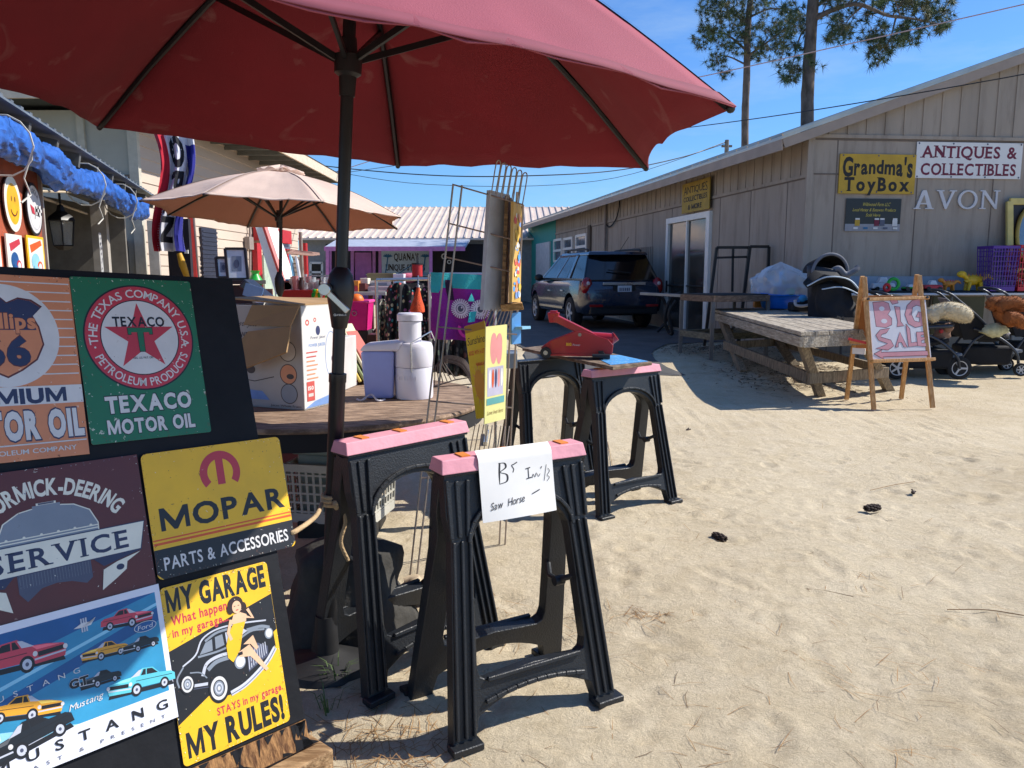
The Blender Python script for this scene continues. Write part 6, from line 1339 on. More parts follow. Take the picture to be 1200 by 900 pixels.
for sx in (-1, 1):
    for u, wd in ((0.985, 0.07), (0.62, 0.06), (0.325, 0.17)): m.beam(gp(sx, u, 0.0)+Vector((sx*.006, 0, 0)), gp(sx, u, 1.0)+Vector((sx*.006, 0, 0)), 0.03, wd, up=(0, 1, 0))
    m.beam(gp(sx, 0.30, 0.97)+Vector((sx*.008, 0, 0)), gp(sx, 0.99, 0.97)+Vector((sx*.008, 0, 0)), 0.03, 0.05)
    m.beam(gp(sx, 0.0, 0.02)+Vector((sx*.01, 0, 0)), gp(sx, 1.0, 0.02)+Vector((sx*.01, 0, 0)), 0.03, 0.05)
m.build('pillar', carp, suv, local=True, bevel=0.005)
m = MB()
for sx in (-1, 1):
    for a, b in ((0.375, 0.60), (0.64, 0.965)): m = MB(); m.add([gp(sx, a, .07)+Vector((sx*.012, 0, 0)), gp(sx, b, .07)+Vector((sx*.012, 0, 0)), gp(sx, b, .93)+Vector((sx*.012, 0, 0)), gp(sx, a, .93)+Vector((sx*.012, 0, 0))], [(0, 1, 2, 3)]); m.build('side_window', carw, suv, local=True)
for sx in (-1, 1):
    for y in (-1.43, 1.43): wheel(suv, (sx*.80, y, 0.345), 0.345, 0.22, (sx, 0, 0))
    m = MB(); m.ball((sx*.79, -2.25, 0.93), (.125, .11, .19), 16); m.build('tail_light', M('tail_light_red', '#8e1016', 0.15, spec=0.7), suv, local=True, smooth=60)
    m = MB(); m.ball((sx*.79, -2.335, 0.99), (.045, .03, .045), 10); m.build('reverse_light', M('clear_lens', '#c9b8b4', 0.15), suv.children[-1], local=True, smooth=60)
    m = MB(); m.ball((sx*1.0, 0.72, 1.10), (.11, .07, .085), 12); m.box((sx*.9, 0.75, 1.06), (.12, .05, .05)); m.build('wing_mirror', cark, suv, local=True, smooth=50)
    m = MB(); m.tube(bez([(sx*.60, -1.75, 1.655), (sx*.60, -1.62, 1.71), (sx*.58, -0.4, 1.72), (sx*.57, -0.25, 1.66)]), 0.022, 8); m.build('roof_rail', cark, suv, local=True, smooth=40)
    m = MB(); m.box((sx*.935, 0.05, .80), (.03, .16, .03)); m.box((sx*.935, -0.95, .82), (.03, .16, .03)); m.build('door_handle', chrome, suv, local=True, bevel=0.006)
    m = MB(); m.box((sx*.923, -0.05, .44), (.02, 1.9, .05)); m.build('side_moulding', chrome if False else carp, suv, local=True)
    m = MB(); m.box((sx*.62, -2.385, .53), (.28, .03, .05)); m.build('reflector', M('tail_light_red', '#8e1016', 0.15), suv, local=True)
m = MB(); m.box((0, -2.36, .985), (.95, .03, .06)); m.build('chrome_strip', chrome, suv, local=True, bevel=0.01)
m = MB(); m.box((0, -2.31, .45), (1.5, .16, .20)); m.build('bumper_skirt', cark, suv, local=True, bevel=0.02)
m = MB(); m.box((0, -2.372, .87), (.50, .02, .17)); m.build('plate_recess', cark, suv, local=True)
A = Art(0.31, 0.155, M('plate_white', '#c5ccd2', 0.4), 0.004, dz=0.0015)
for k in range(6): A.rect(-0.115+k*0.04, -0.035, -0.09+k*0.04, 0.03, s_dgrey)
o = A.build('licence_plate', (1.80, 18.5, 0.2), (1, 0, 0), UP, suv); o.matrix_local = Matrix.Translation((0, -2.386, .87)) @ Matrix.Rotation(R(90), 4, 'X')
m = MB(); m.beam((0.0, -2.05, 1.665), (0.1, -2.3, 1.95), 0.008, 0.008); m.build('antenna', cark, suv, local=True)
m = MB(); m.beam((-.3, -2.165, 1.27), (.2, -2.2, 1.21), 0.02, 0.02); m.build('rear_wiper', cark, suv, local=True)

# ================================================================ SIGNS ON THE TAN SHOP
def wallsign(name, label, tl, br, n, X, mat, off, art, cat='sign', tilt=0.0, th=0.02):
    a = hit(*tl, n, off); b = hit(*br, n, off); w_ = abs((b-a).dot(X)); h_ = a.z-b.z; A = Art(w_, h_, mat, th, dz=0.0007); art(A, w_, h_)
    o = A.build(name, (a+b)/2, X, UP); tag(o, label, cat); return o
gold = M('gold_sign', '#b99427', 0.6, var=0.12); inkb = M('sign_ink_black', '#151310', 0.6); marn = M('sign_maroon_ink', '#6a1030', 0.6)
def g_art(A, w_, h_):
    big = lambda a, b: (a, b*(1+0.55*(abs(a)/(w_*.45))**1.6))
    A.text("Grandma's", 0, h_*0.19, h_*0.34, inkb, width=w_*0.92, bold=0.035, fx=big, serif=0.04); A.text('ToyBox', 0, -h_*0.25, h_*0.34, inkb, width=w_*0.86, bold=0.04, gap=0.14, serif=0.09)
    for x in (-.46, 0, .46):
        for y in (-.46, .46): A.ell(x*w_, y*h_, 0.012, 0.012, s_dgrey, 10)
wallsign('shop_sign', "gold Grandma's ToyBox sign with black letters on the gable wall", (985, 180), (1071, 227.5), N2, D2, gold, 0.03, g_art)
def a_art(A, w_, h_):
    A.text('ANTIQUES &', 0.0, h_*0.24, h_*0.33, marn, width=w_*0.9, bold=0.025, serif=0.11, gap=0.1); A.text('COLLECTIBLES', 0, -h_*0.24, h_*0.33, marn, width=w_*0.9, bold=0.025, serif=0.11, gap=0.1)
    for x in (-.48, -.16, .16, .48):
        for y in (-.46, .46): A.ell(x*w_, y*h_, 0.014, 0.014, s_dgrey, 10)
wallsign('banner', 'white ANTIQUES & COLLECTIBLES banner with maroon letters on the gable wall', (1075, 166), (1195.5, 210), N2, D2, M('banner_white', '#d9d7d4', 0.6, var=0.04), 0.025, a_art, th=0.006)
def h_art(A, w_, h_):
    A.rect(-w_*.5, -h_*.5, w_*.5, -h_*.28, M('print_grey_table', '#8f9096', 0.6)); yl = M('print_script_gold', '#c9b64a', 0.6)
    A.text('Wildwood Farm LLC', 0.05*w_, h_*0.33, h_*0.11, yl, width=w_*0.5, shear=0.3); A.text('Local Honey & Beeswax Products', 0.02*w_, h_*0.16, h_*0.1, yl, width=w_*0.78, shear=0.3); A.text('Sold Here', 0, h_*0.0, h_*0.1, yl, width=w_*0.26, shear=0.3)
    for x, c_ in ((-.28, gold), (.07, marn), (.17, s_dgrey), (.4, s_white)): A.rect((x-.045)*w_, -h_*.34, (x+.045)*w_, -h_*.15, c_); A.rect((x-.04)*w_, -h_*.15, (x+.04)*w_, -h_*.10, s_white)
    for k in range(5): A.rect((-.35+k*.18)*w_, -h_*.44, (-.27+k*.18)*w_, -h_*.38, (s_white, blue, s_white, s_dgrey, s_white)[k])
wallsign('poster', "black honey products poster below the gold Grandma's sign", (992, 232.5), (1054, 271), N2, D2, M('poster_black', '#17181a', 0.35), 0.02, h_art, th=0.004)
a = hit(1070, 222, N2, 0.02); b = hit(1166, 245, N2, 0.02); av = thing('wall_lettering', 'large pale AVON serif letters fixed to the gable wall', 'lettering', tuple((a+b)/2)); h_ = a.z-b.z; w_ = (b-a).dot(D2); kx = w_/4.35; ltm = M('pale_letter', '#c4c3c6', 0.6)
sf = 0.10
LET = {'A': [[(0.0, 0), (.34, 0), (.34, .06), (.25, .06), (.31, .25), (.64, .25), (.70, .06), (.58, .06), (.58, 0), (1.0, 0), (1.0, .06), (.92, .06), (.58, 1.0), (.42, 1.0), (.36, .94), (.09, .06), (0, .06)]],
       'V': [[(0, 1), (0, .94), (.1, .94), (.47, 0), (.55, 0), (.92, .94), (1.02, .94), (1.02, 1), (.66, 1), (.66, .94), (.78, .94), (.54, .26), (.28, .94), (.38, .94), (.38, 1)]],
       'N': [[(0, 0), (.32, 0), (.32, .06), (.21, .06), (.21, .78), (.80, 0), (.90, 0), (.90, .94), (1.02, .94), (1.02, 1), (.70, 1), (.70, .94), (.80, .94), (.80, .24), (.24, 1), (0, 1), (0, .94), (.11, .94), (.11, .06), (0, .06)]]}
for i, ch in enumerate('AVON'):
    o = hit(1070+i*25.5, 245, N2, 0.004); m = MB(); S_ = h_
    fr = (o+N2*0.02, D2*(w_*0.235), UP*S_, N2)
    if ch == 'O':
        n = 32; ou = arc(.5, .5, .5, .51, 0, 360, n)[:-1]; inn = arc(.5, .5, .36, .42, 0, 360, n)[:-1]; vs = []
        for z in (0, -0.018):
            for q in (ou, inn): vs += [fr[0]+fr[1]*p[0]+fr[2]*p[1]+N2*z for p in q]
        f = []
        for k in range(n):
            j = (k+1) % n; f += [(k, j, n+j, n+k), (2*n+k, 3*n+k, 3*n+j, 2*n+j), (k, 2*n+k, 2*n+j, j), (n+k, n+j, 3*n+j, 3*n+k)]
        m.add(vs, f)
    else:
        m.prism(LET[ch][0], 0.018, fr)
        if ch == 'A': pass
    m.build('letter', ltm, av)
    if ch == 'A':      # counter of the A shows the wall colour
        m = MB(); m.prism([(.33, .32), (.61, .32), (.48, .76)], 0.002, (fr[0]+N2*0.0005, fr[1], fr[2], N2)); m.build('letter_counter', tan, av)
def o_art(A, w_, h_):
    up = lambda a, b: (a, b*(1+0.5*(a/(w_*.45))**2)); A.text('ANTIQUES', 0, h_*0.26, h_*0.22, inkb, width=w_*0.86, serif=0.06, fx=up); A.text('COLLECTIBLES', 0, -h_*0.04, h_*0.17, inkb, width=w_*0.86, bold=0.02); A.text('& MORE', 0, -h_*0.32, h_*0.17, inkb, width=w_*0.5, bold=0.02)
s0, z1 = sz(804.5, 218); s1, _ = sz(837, 211); _, z0 = sz(806, 252.5); _, z0b = sz(837, 247)
A = Art(s0-s1, ((z1-z0)+(sz(837, 211)[1]-z0b))/2, M('faded_gold_sign', '#a68b3a', 0.7, var=0.2, chips='#8a7a50', chipamt=0.62), 0.02, dz=0.002); o_art(A, A.w, A.h)
tag(A.build('shop_sign', side((s0+s1)/2, (z1+z0)/2+0.03, 0.09), -D1, UP), 'faded gold ANTIQUES COLLECTIBLES & MORE sign above the sliding door', 'sign')

# ================================================================ BY THE SHOP DOOR
gal = M('grey_table_leg', '#6e6b68', 0.55, metal=0.4, var=0.2); edgew = wood_mat('table_edge_wood', '#8a715c', '#5f4b3b', stretch=(3, 3, 12)); dtop = M('dark_mesh_top', '#1f2021', 0.7, var=0.3)
L1, L2_, L3 = G(797, 415, 0.17), G(833, 424, 0.14), G(897, 419, 0.16); L4 = L1+L3-L2_; H_ = 1.05
wt = thing('work_table', 'high metal legged work table with wooden edge by the sliding door', 'table', tuple(L2_.xy)+(0.15,))
for p in (L1, L2_, L3, L4): m = MB(); m.beam(Vector((p.x, p.y, hz(p.x, p.y)-0.01)), Vector((p.x, p.y, H_-0.05)), 0.05, 0.05); m.build('leg', gal, wt)
m = MB(); q = [L1, L2_, L3, L4]
for i in range(4):
    a, b = q[i], q[(i+1) % 4]; e = (b-a).normalized()*0.03; m.beam(Vector((a.x, a.y, H_-0.01))-e*0.3, Vector((b.x, b.y, H_-0.01))+e*0.3, 0.05, 0.09)
m.build('edge_frame', edgew, wt, bevel=0.003)
m = MB(); m.hexa([Vector((p.x, p.y, H_+0.036)) for p in q], [Vector((p.x, p.y, H_+0.05)) for p in q]); m.build('tabletop', dtop, wt)
m = MB()
for i in range(4): a, b = q[i], q[(i+1) % 4]; m.beam(Vector((a.x, a.y, 0.50)), Vector((b.x, b.y, 0.50)), 0.05, 0.09)
m.build('lower_rail', wood_mat('table_edge_wood2', '#8a8168', '#5f5848', stretch=(3, 3, 12)), wt)
pipe = M('black_pipe', '#1c1715', 0.55, var=0.3)
for i, (pts, bars, lb, Yd) in enumerate(((((826, 383), (840, 290), (878, 290), (866, 383)), (((839, 302), (876, 301)), ((859, 291), (858, 342))), 'black pipe rack frame with a cross bar behind the work table', 12.75), (((866, 360), (879, 289), (901, 289), (900, 350)), (), 'narrower black pipe rack frame right of the one with a cross bar', 12.65))):
    t = thing('pipe_rack', lb, 'rack', tuple(P(860, 383, Yd).xy)+(0.2,), 0, 'black pipe racks by the shop door'); m = MB(); v = [P(*p, Yd) for p in pts]; v[0].z = 0.2; v[3].z = 0.2
    for a, b in ((0, 1), (1, 2), (2, 3)): m.beam(v[a], v[b], 0.045, 0.045, up=(0, 1, 0))
    m.build('frame', pipe, t)
    for b in bars: m = MB(); m.beam(P(*b[0], Yd+0.01), P(*b[1], Yd+0.01), 0.035, 0.035, up=(0, 1, 0)); m.build('cross_bar', pipe, t)
hs = thing('hose', 'black hose hanging in loops beside the rear of the SUV', 'hose', tuple(P(783, 385, 14.2).xy)+(0.2,)); m = MB()
m.tube(bez([P(798, 343, 14.2), P(786, 350, 14.2), P(779, 372, 14.2), P(783, 388, 14.2), P(788, 390, 14.1), P(784, 368, 14.1), P(792, 352, 14.1)]), 0.03, 8); m.tube(bez([P(765, 345, 14.5), P(778, 352, 14.5), P(781, 375, 14.5), P(770, 389, 14.5)]), 0.028, 8); m.build('coil', M('black_rubber', '#101012', 0.6), hs, smooth=60)
m = MB(); m.beam(P(752, 344, 14.4), P(800, 346.5, 13.2), 0.08, 0.05); tag(m.build('metal_bar', M('dull_galvanised', '#7d858c', 0.5), bevel=0.004), 'grey metal bar reaching from the work table past the SUV', 'bar')

# ================================================================ PICNIC TABLE AND ITS LOAD
oldgrey = wood_mat('weathered_grey_timber', '#b8ad9b', '#857a6b', scale=3, stretch=(10, 1.2, 10), bump=0.7); legw = wood_mat('weathered_leg_timber', '#9a8970', '#6d5f4c', scale=3, stretch=(10, 10, 1.5), bump=0.6)
T1 = G(938, 389, 0.80); T2 = G(833, 361.5, 0.87); sv = Vector((1.12, 0.5, 0.0)); T3 = T1+sv; T4 = T2+sv+Vector((0, -.2, 0))
pt = thing('picnic_table', 'weathered grey timber picnic table loaded with baby gear by the easel', 'table', (3.9, 9.6, 0.05))
m = MB(); NB = 6
for k in range(NB):
    a, b = (k+0.03)/NB, (k+0.97)/NB; jit = 0.02*((k*37) % 5-2)
    q = [T1.lerp(T3, a), T1.lerp(T3, b), T2.lerp(T4, b)+Vector((0, jit, 0)), T2.lerp(T4, a)+Vector((0, jit, 0))]; m.hexa([v-UP*0.042 for v in q], q)
m.build('tabletop', oldgrey, pt, bevel=0.004)
m = MB(); dwn = UP*0.115
m.beam(T1-dwn+sv*0.02+UP*0.01, T2-dwn+sv*0.02+UP*0.01, 0.045, 0.11); m.beam(T3-dwn-sv*0.02+UP*0.01, T4-dwn-sv*0.02+UP*0.01, 0.045, 0.13); m.beam(T1-dwn+sv*0.04+UP*0.01+Vector((0, 0.03, 0)), T3-dwn-sv*0.04+UP*0.01+Vector((0, .03, 0)), 0.045, 0.128); m.build('apron', oldgrey, pt, bevel=0.004)
dl = (T2-T1).normalized(); ft = []
for (foot, tpp) in ((G(962, 464, -0.01), T1+dl*0.18+sv*0.06), (G(1042, 456, 0.03), T1+dl*0.12+sv*0.74), (G(871, 436, 0.10), T2-dl*0.35+sv*0.05), (G(933, 430, 0.12), T2-dl*0.45+sv*0.62)):
    m = MB(); tpp = tpp-UP*0.05; m.beam(foot-UP*0.02, tpp, 0.09, 0.11, up=dl); m.build('leg', legw, pt, bevel=0.004); ft.append((foot, tpp))
m = MB(); f = lambda i, t: ft[i][0].lerp(ft[i][1], t)
m.beam(f(0, .33)-sv.normalized()*0.09, f(2, .42)-sv.normalized()*0.09-dl*-0.15, 0.045, 0.12); m.beam(f(0, .33)-dl*0.08-sv*0.1, f(1, .33)-dl*0.08+sv*0.06, 0.045, 0.12); m.beam(f(1, .36)+sv.normalized()*0.08, f(3, .40)+sv.normalized()*0.08, 0.045, 0.10); m.beam(f(2, .42)-dl*-0.1, f(3, .42)-dl*-0.1, 0.045, 0.10); m.build('stretcher', legw, pt, bevel=0.004)
def ptz(u, v): return T1.lerp(T3, u).lerp(T2.lerp(T4, u), v)
def tpos(px, py):      # pixel -> point on the table top
    d = ray(px, py); C = Vector((0, 0, CAMH)); nn = (T3-T1).cross(T2-T1).normalized(); return C+d*((T1-C).dot(nn)/d.dot(nn))
tubb = M('blue_tub_plastic', '#1470d6', 0.3, var=0.04, spec=0.6)
c = tpos(915, 363)+UP*0.004; c = c+Vector((0, 0.06, 0.012)); bt_ = thing('baby_bath', 'bright blue plastic baby bath on the picnic table under the clear bag', 'tub', tuple(c))
m = MB(); n = 40
def rr_(a, rx, ry): return Vector((rx*math.copysign(abs(math.cos(a))**0.6, math.cos(a)), ry*math.copysign(abs(math.sin(a))**0.6, math.sin(a)), 0))
pr_ = [(0.0, 0.0, 0.004), (0.2, 0.15, 0.0), (0.24, 0.17, 0.03), (0.30, 0.2, 0.19), (0.355, 0.235, 0.205), (0.355, 0.235, 0.19), (0.345, 0.225, 0.188)]
pr2 = pr_[:4][::-1]; vs = []; prof = pr_[::-1]+[]
tsc = 1.08
prof = [(0.001, 0.001, 0.0), (0.22, 0.15, 0.0), (0.25, 0.17, 0.02), (0.30, 0.20, 0.19), (0.36, 0.24, 0.193), (0.36, 0.24, 0.21), (0.30, 0.205, 0.208), (0.24, 0.16, 0.03), (0.001, 0.001, 0.022)]
for rx, ry, z in prof: vs += [c+rr_(2*math.pi*k/n, rx, ry)+UP*(z+(0.03 if rx > .28 else 0)*max(0, -math.cos(2*math.pi*k/n))) for k in range(n)]
m.add(vs, [(i*n+k, i*n+(k+1) % n, (i+1)*n+(k+1) % n, (i+1)*n+k) for i in range(len(prof)-1) for k in range(n)]); m.build('shell', tubb, bt_, smooth=45)
# toy in the clear bag
cb = c+Vector((0.02, 0.02, 0.2)); toy = thing('toy_table', 'pale blue water play toy wrapped inside the clear plastic bag', 'toy', tuple(cb))
lbm = M('pale_blue_toy', '#8fb9dd', 0.35); m = MB(); m.lathe([(0.05, 0.0), (0.05, 0.1), (0.22, 0.12), (0.24, 0.16), (0.0, 0.165)], cb, n=20, sy=0.7); m.build('basin', lbm, toy, smooth=40)
m = MB(); m.cyl(cb+Vector((-0.02, 0, 0.165)), cb+Vector((-0.02, 0, 0.30)), 0.02); m.ball(cb+Vector((-0.02, 0, 0.32)), 0.035, 10); m.build('spout', lbm, toy, smooth=40)
m = MB(); m.ball(cb+Vector((0.12, -0.1, 0.05)), (0.05, 0.03, 0.06), 10); m.build('green_figure', M('toy_green', '#3f9a4a', 0.4), toy, smooth=50)
bag = M('clear_plastic_film', '#eef3f8', 0.16, var=0.02, alpha=0.38, spec=0.9); m = MB()
def bagf(u, v):
    a = u*2*math.pi; pk_ = Vector((-0.03, 0.0, 0.50)); rim = Vector((0.45*math.cos(a)+(0.12 if math.cos(a) > 0 else 0)*math.cos(a), 0.27*math.sin(a), 0.02-0.07*max(0, math.cos(a))))
    w_ = v**0.8; p = pk_.lerp(rim, w_); bul = math.sin(math.pi*v)*0.10; p += Vector((math.cos(a)*bul, math.sin(a)*bul*.7, bul*0.55)); p += Vector((math.cos(a), math.sin(a), 0.5))*(0.05*(1-2.4*abs(noise.noise(Vector((math.cos(a)*2.6+v, math.sin(a)*2.6, v*3.2)))))*math.sin(math.pi*v)+0.045*noise.noise(Vector((math.cos(a)*3.5, math.sin(a)*3.5, v*4)))*v+0.02*math.sin(a*11+v*5)*v); return cb+p
m.grid(bagf, 64, 22); bg_ = m.build('plastic_bag', bag, smooth=35); tag(bg_, 'crumpled clear plastic bag draped over the toy in the blue bath', 'plastic bag')
p = tpos(914, 360)+Vector((0, 0.1, 0)); sb = thing('storage_box', 'small pale green box standing in front of the clear plastic bag', 'box', tuple(p)); pz = P(914, 345, p.y-0.12)
m = MB(); m.box(pz+UP*0.10, (0.235, 0.10, 0.20), rot=R(6)); m.build('front', M('pale_green_card', '#a9c2ae', 0.5), sb, bevel=0.006); m = MB(); m.box(pz+Vector((-0.125, 0.0, 0.11)), (0.012, 0.11, 0.23), rot=R(6)); m.box(pz+Vector((-0.10, 0.0, 0.215)), (0.03, 0.1, 0.03)); m.build('side', M('tan_card', '#c9a678', 0.6), sb)
p = tpos(889, 361)+Vector((0, 0.1, 0.004)); ot = thing('toy_block', 'orange plastic toy block under the left rim of the blue bath', 'toy', tuple(p)); m = MB(); m.box(p+UP*0.07, (0.09, 0.1, 0.14)); m.build('block', M('toy_orange', '#c97d1c', 0.4), ot, bevel=0.008); m = MB(); m.box(p+Vector((0.07, -0.02, 0.04)), (0.05, 0.06, 0.08)); m.build('peg', M('toy_orange', '#c97d1c', 0.4), ot, bevel=0.008)
bfab = M('black_fabric', '#15161a', 0.85, var=0.3, scale=6, bump=0.35, bscale=70); gfab = M('grey_fabric', '#6f7076', 0.85, var=0.2, bump=0.3, bscale=90); gm = M('silver_frame', '#b4b6ba', 0.35, metal=0.15)
p = tpos(940, 366)+Vector((0, 0.12, 0.004)); cb2 = thing('seat_base', 'black car seat base with a white curved handle on the picnic table', 'seat base', tuple(p)); m = MB(); m.box(p+Vector((-0.01, 0, 0.07)), (0.26, 0.2, 0.13)); m.box(p+Vector((0.08, 0, 0.14)), (0.1, 0.18, 0.06)); m.build('shell', blkp, cb2, bevel=0.025, segs=3)
m = MB(); m.tube(bez([p+Vector((-0.10, -0.09, 0.17)), p+Vector((-0.09, -0.11, 0.10)), p+Vector((0.0, -0.12, 0.085)), p+Vector((0.09, -0.11, 0.10))]), 0.022, 8); m.build('handle', M('off_white_plastic', '#d5d0cc', 0.4), cb2, smooth=50); m = MB(); m.ball(p+Vector((0.03, -0.05, 0.19)), (0.07, 0.05, 0.05), 12, lump=0.3); m.build('blue_pad', M('sky_blue_cloth', '#3fa3dc', 0.7), cb2, smooth=50)
p = tpos(957, 366)+Vector((0, 0.1, 0.004)); m = MB(); m.ball(p+UP*0.11, (0.062, 0.055, 0.06), 14, lump=0.35); m.ball(p+UP*0.055, (0.05, 0.05, 0.055), 12, lump=0.3, seed=3); m.ball(p+Vector((-0.03, -0.02, 0.15)), (0.03, 0.03, 0.03), 10); tag(m.build('soft_toy', M('hot_pink_plush', '#d9358f', 0.7, var=0.1), smooth=60), 'small hot pink toy squeezed between the black seat base and bag', 'toy')
# black folded carrier in front, carry cot with hood behind
p = tpos(980, 372)+Vector((0, 0.12, 0.004)); cs = thing('baby_carrier', 'black fabric baby carrier with pale piping slumped on the picnic table', 'baby carrier', tuple(p)); m = MB()
def slump(u, v):
    a = u*2*math.pi; h = v; prof_ = 0.25*(1-0.35*h)*math.sqrt(max(0.0, 1-max(0, h-0.86)**2/0.0197)) if h > 0.86 else 0.25*(1-0.35*h); r_ = prof_*(1+0.22*noise.noise(Vector((math.cos(a)*2.2, math.sin(a)*2.2, h*3.2)))); return p+Vector((r_*math.cos(a)*1.02+0.05*(1-h)-0.03, r_*math.sin(a)*0.75+0.05*h, h*0.36))
m.grid(slump, 40, 22); m.build('seat', bfab, cs, smooth=60)
m = MB(); q = [p+Vector((-0.30, -0.06, 0.30)), p+Vector((-0.16, -0.14, 0.42)), p+Vector((0.08, -0.16, 0.38)), p+Vector((0.24, -0.14, 0.2)), p+Vector((0.25, 0.08, 0.24)), p+Vector((0.05, 0.1, 0.44)), p+Vector((-0.18, 0.1, 0.46)), p+Vector((-0.30, 0.05, 0.34))]; cc_ = sum(q, Vector())/8+UP*0.03
m.add(q+[cc_], [(i, (i+1) % 8, 8) for i in range(8)]); hb = m.build('hood', bfab, cs, smooth=70, solid=0.02)
m = MB(); m.tube(bez([p+Vector((-0.30, -0.07, 0.31)), p+Vector((-0.14, -0.16, 0.40)), p+Vector((0.08, -0.18, 0.37)), p+Vector((0.24, -0.16, 0.205))]), 0.008, 6); m.tube(bez([p+Vector((-0.18, -0.15, 0.28)), p+Vector((0.0, -0.2, 0.30)), p+Vector((0.2, -0.2, 0.22))]), 0.007, 6); m.build('piping', M('pale_blue_piping', '#a9b9c6', 0.6), cs, smooth=60); cs.scale = (1.3, 1.2, 1.3)
p = tpos(985, 371)+Vector((0.06, 0.62, 0.03)); ic = thing('infant_seat', 'grey and black infant car seat with raised round hood behind the carrier', 'car seat', tuple(p)); z_ = P(985, 319, p.y).z-p.z
m = MB()
def tubf(u, v): a = u*2*math.pi; return p+Vector((0.0+(0.24+.05*v)*math.cos(a), (0.18+0.03*v)*math.sin(a), 0.02+v*(z_+0.02-0.05*math.cos(a))))
m.grid(tubf, 32, 6); m.build('shell', M('dark_grey_plastic', '#2b2c30', 0.5), ic, smooth=50, solid=0.02)
m = MB(); hc = p+Vector((-0.03, 0.0, z_-0.01)); hr_ = 0.255
def hood(u, v): a = math.pi*u; b = math.pi*(0.15+0.5*v); return hc+Vector((hr_*math.cos(a)*0.95, -0.14+0.35*v+0.02, hr_*math.sin(a)*(1.0-0.25*v)))
m.grid(hood, 26, 10); m.add([hood(i/26, 1.0) for i in range(27)]+[hc+Vector((0, 0.2, -0.02))], [(i, i+1, 27) for i in range(26)]); m.build('hood', bfab, ic, smooth=60, solid=0.015)
m = MB(); m.tube([hood(i/26, -0.01) for i in range(27)], 0.022, 8); m.build('hood_trim', gfab, ic, smooth=60)
m = MB(); m.tube(bez([hc+Vector((-0.02, -0.15, 0.0)), hc+Vector((0.08, -0.2, 0.06)), hc+Vector((0.18, -0.2, -0.02)), hc+Vector((0.3, -0.2, 0.03)), hc+Vector((0.36, -0.18, 0.08))]), 0.04, 8); m.build('handle', gfab, ic, smooth=60)

# ================================================================ TOY TABLE ALONG THE GABLE WALL
def gt(px, py, Yd): return P(px, py, Yd)
TZ2 = P(1060, 344, 11.0).z; tt_ = thing('long_table', 'long dark trestle table of toys along the gable wall', 'table', (6.2, 11.2, 0.2))
m = MB(); a = P(998, 344, 11.05); b = P(1235, 348, 11.4); bk = N2*-0.6; q = [a, b, b+bk, a+bk]; q = [Vector((v.x, v.y, TZ2)) for v in q]; m.hexa([v-UP*0.03 for v in q], q); m.build('tabletop', M('pale_plastic_top', '#c4c4c6', 0.5, var=0.08), tt_, bevel=0.004)
for i, t in enumerate((0.06, 0.5, 0.94)):
    for d in (0.1, 0.9): v = q[0].lerp(q[1], t).lerp(q[3].lerp(q[2], t), d); m = MB(); m.cyl(Vector((v.x, v.y, 0.18)), v-UP*0.03, 0.02); m.build('leg', gal, tt_)
m = MB(); m.hexa([q[0]-UP*0.6+D2*1.3-N2*0.08, q[0]-UP*0.6+D2*2.1-N2*0.08, q[0]-UP*0.6+D2*2.1-N2*0.1, q[0]-UP*0.6+D2*1.3-N2*0.1], [q[0]-UP*0.05+D2*1.3-N2*0.08, q[0]-UP*0.05+D2*2.1-N2*0.08, q[0]-UP*0.05+D2*2.1-N2*0.1, q[0]-UP*0.05+D2*1.3-N2*0.1]); m.build('olive_panel', M('olive_card', '#4f4a2e', 0.8), tt_)
m = MB(); e = q[3]; m.hexa([q[3]+N2*0.04, q[2]+N2*0.04, q[2]+N2*0.01, q[3]+N2*0.01], [v+UP*0.24 for v in (q[3]+N2*0.0, q[2]+N2*0.0, q[2]-N2*0.03, q[3]-N2*0.03)]); tag(m.build('pale_board', M('pale_blue_board', '#8d929b', 0.6)), 'long pale blue grey board leaning on the gable wall behind the toys', 'board')
m = MB(); m.hexa([v+UP*0.002 for v in (q[0].lerp(q[3], .25)+D2*.05, q[1].lerp(q[2], .25), q[1].lerp(q[2], .96), q[0].lerp(q[3], .96)+D2*.05)], [v+UP*0.03 for v in (q[0].lerp(q[3], .25)+D2*.05, q[1].lerp(q[2], .25), q[1].lerp(q[2], .96), q[0].lerp(q[3], .96)+D2*.05)]); tag(m.build('tray_mat', M('black_mat', '#141416', 0.8)), 'black mat lying under the toys on the long table', 'mat')
def ont(px, d=0.4):
    t = None
    lo, hi = 0.0, 1.0
    for _ in range(40):
        md_ = (lo+hi)/2; v = q[0].lerp(q[1], md_).lerp(q[3].lerp(q[2], md_), d); x = 600+900*(v.x)/(v.y*math.cos(PITCH)-(v.z-CAMH)*math.sin(PITCH)) if True else 0
        if x < px: lo = md_
        else: hi = md_
    return q[0].lerp(q[1], lo).lerp(q[3].lerp(q[2], lo), d)+UP*0.032
tcol = dict(red=M('toy_red', '#c8232a', 0.35), green=M('toy_bright_green', '#1fa336', 0.35), yellow=M('toy_yellow', '#e3b21c', 0.35), orange=M('toy_orange', '#c97d1c', 0.4), white=M('toy_white', '#cfcfd2', 0.35), blue=M('toy_blue', '#2d6cc0', 0.35), black=blkp)
TG = 'toys on the long table'
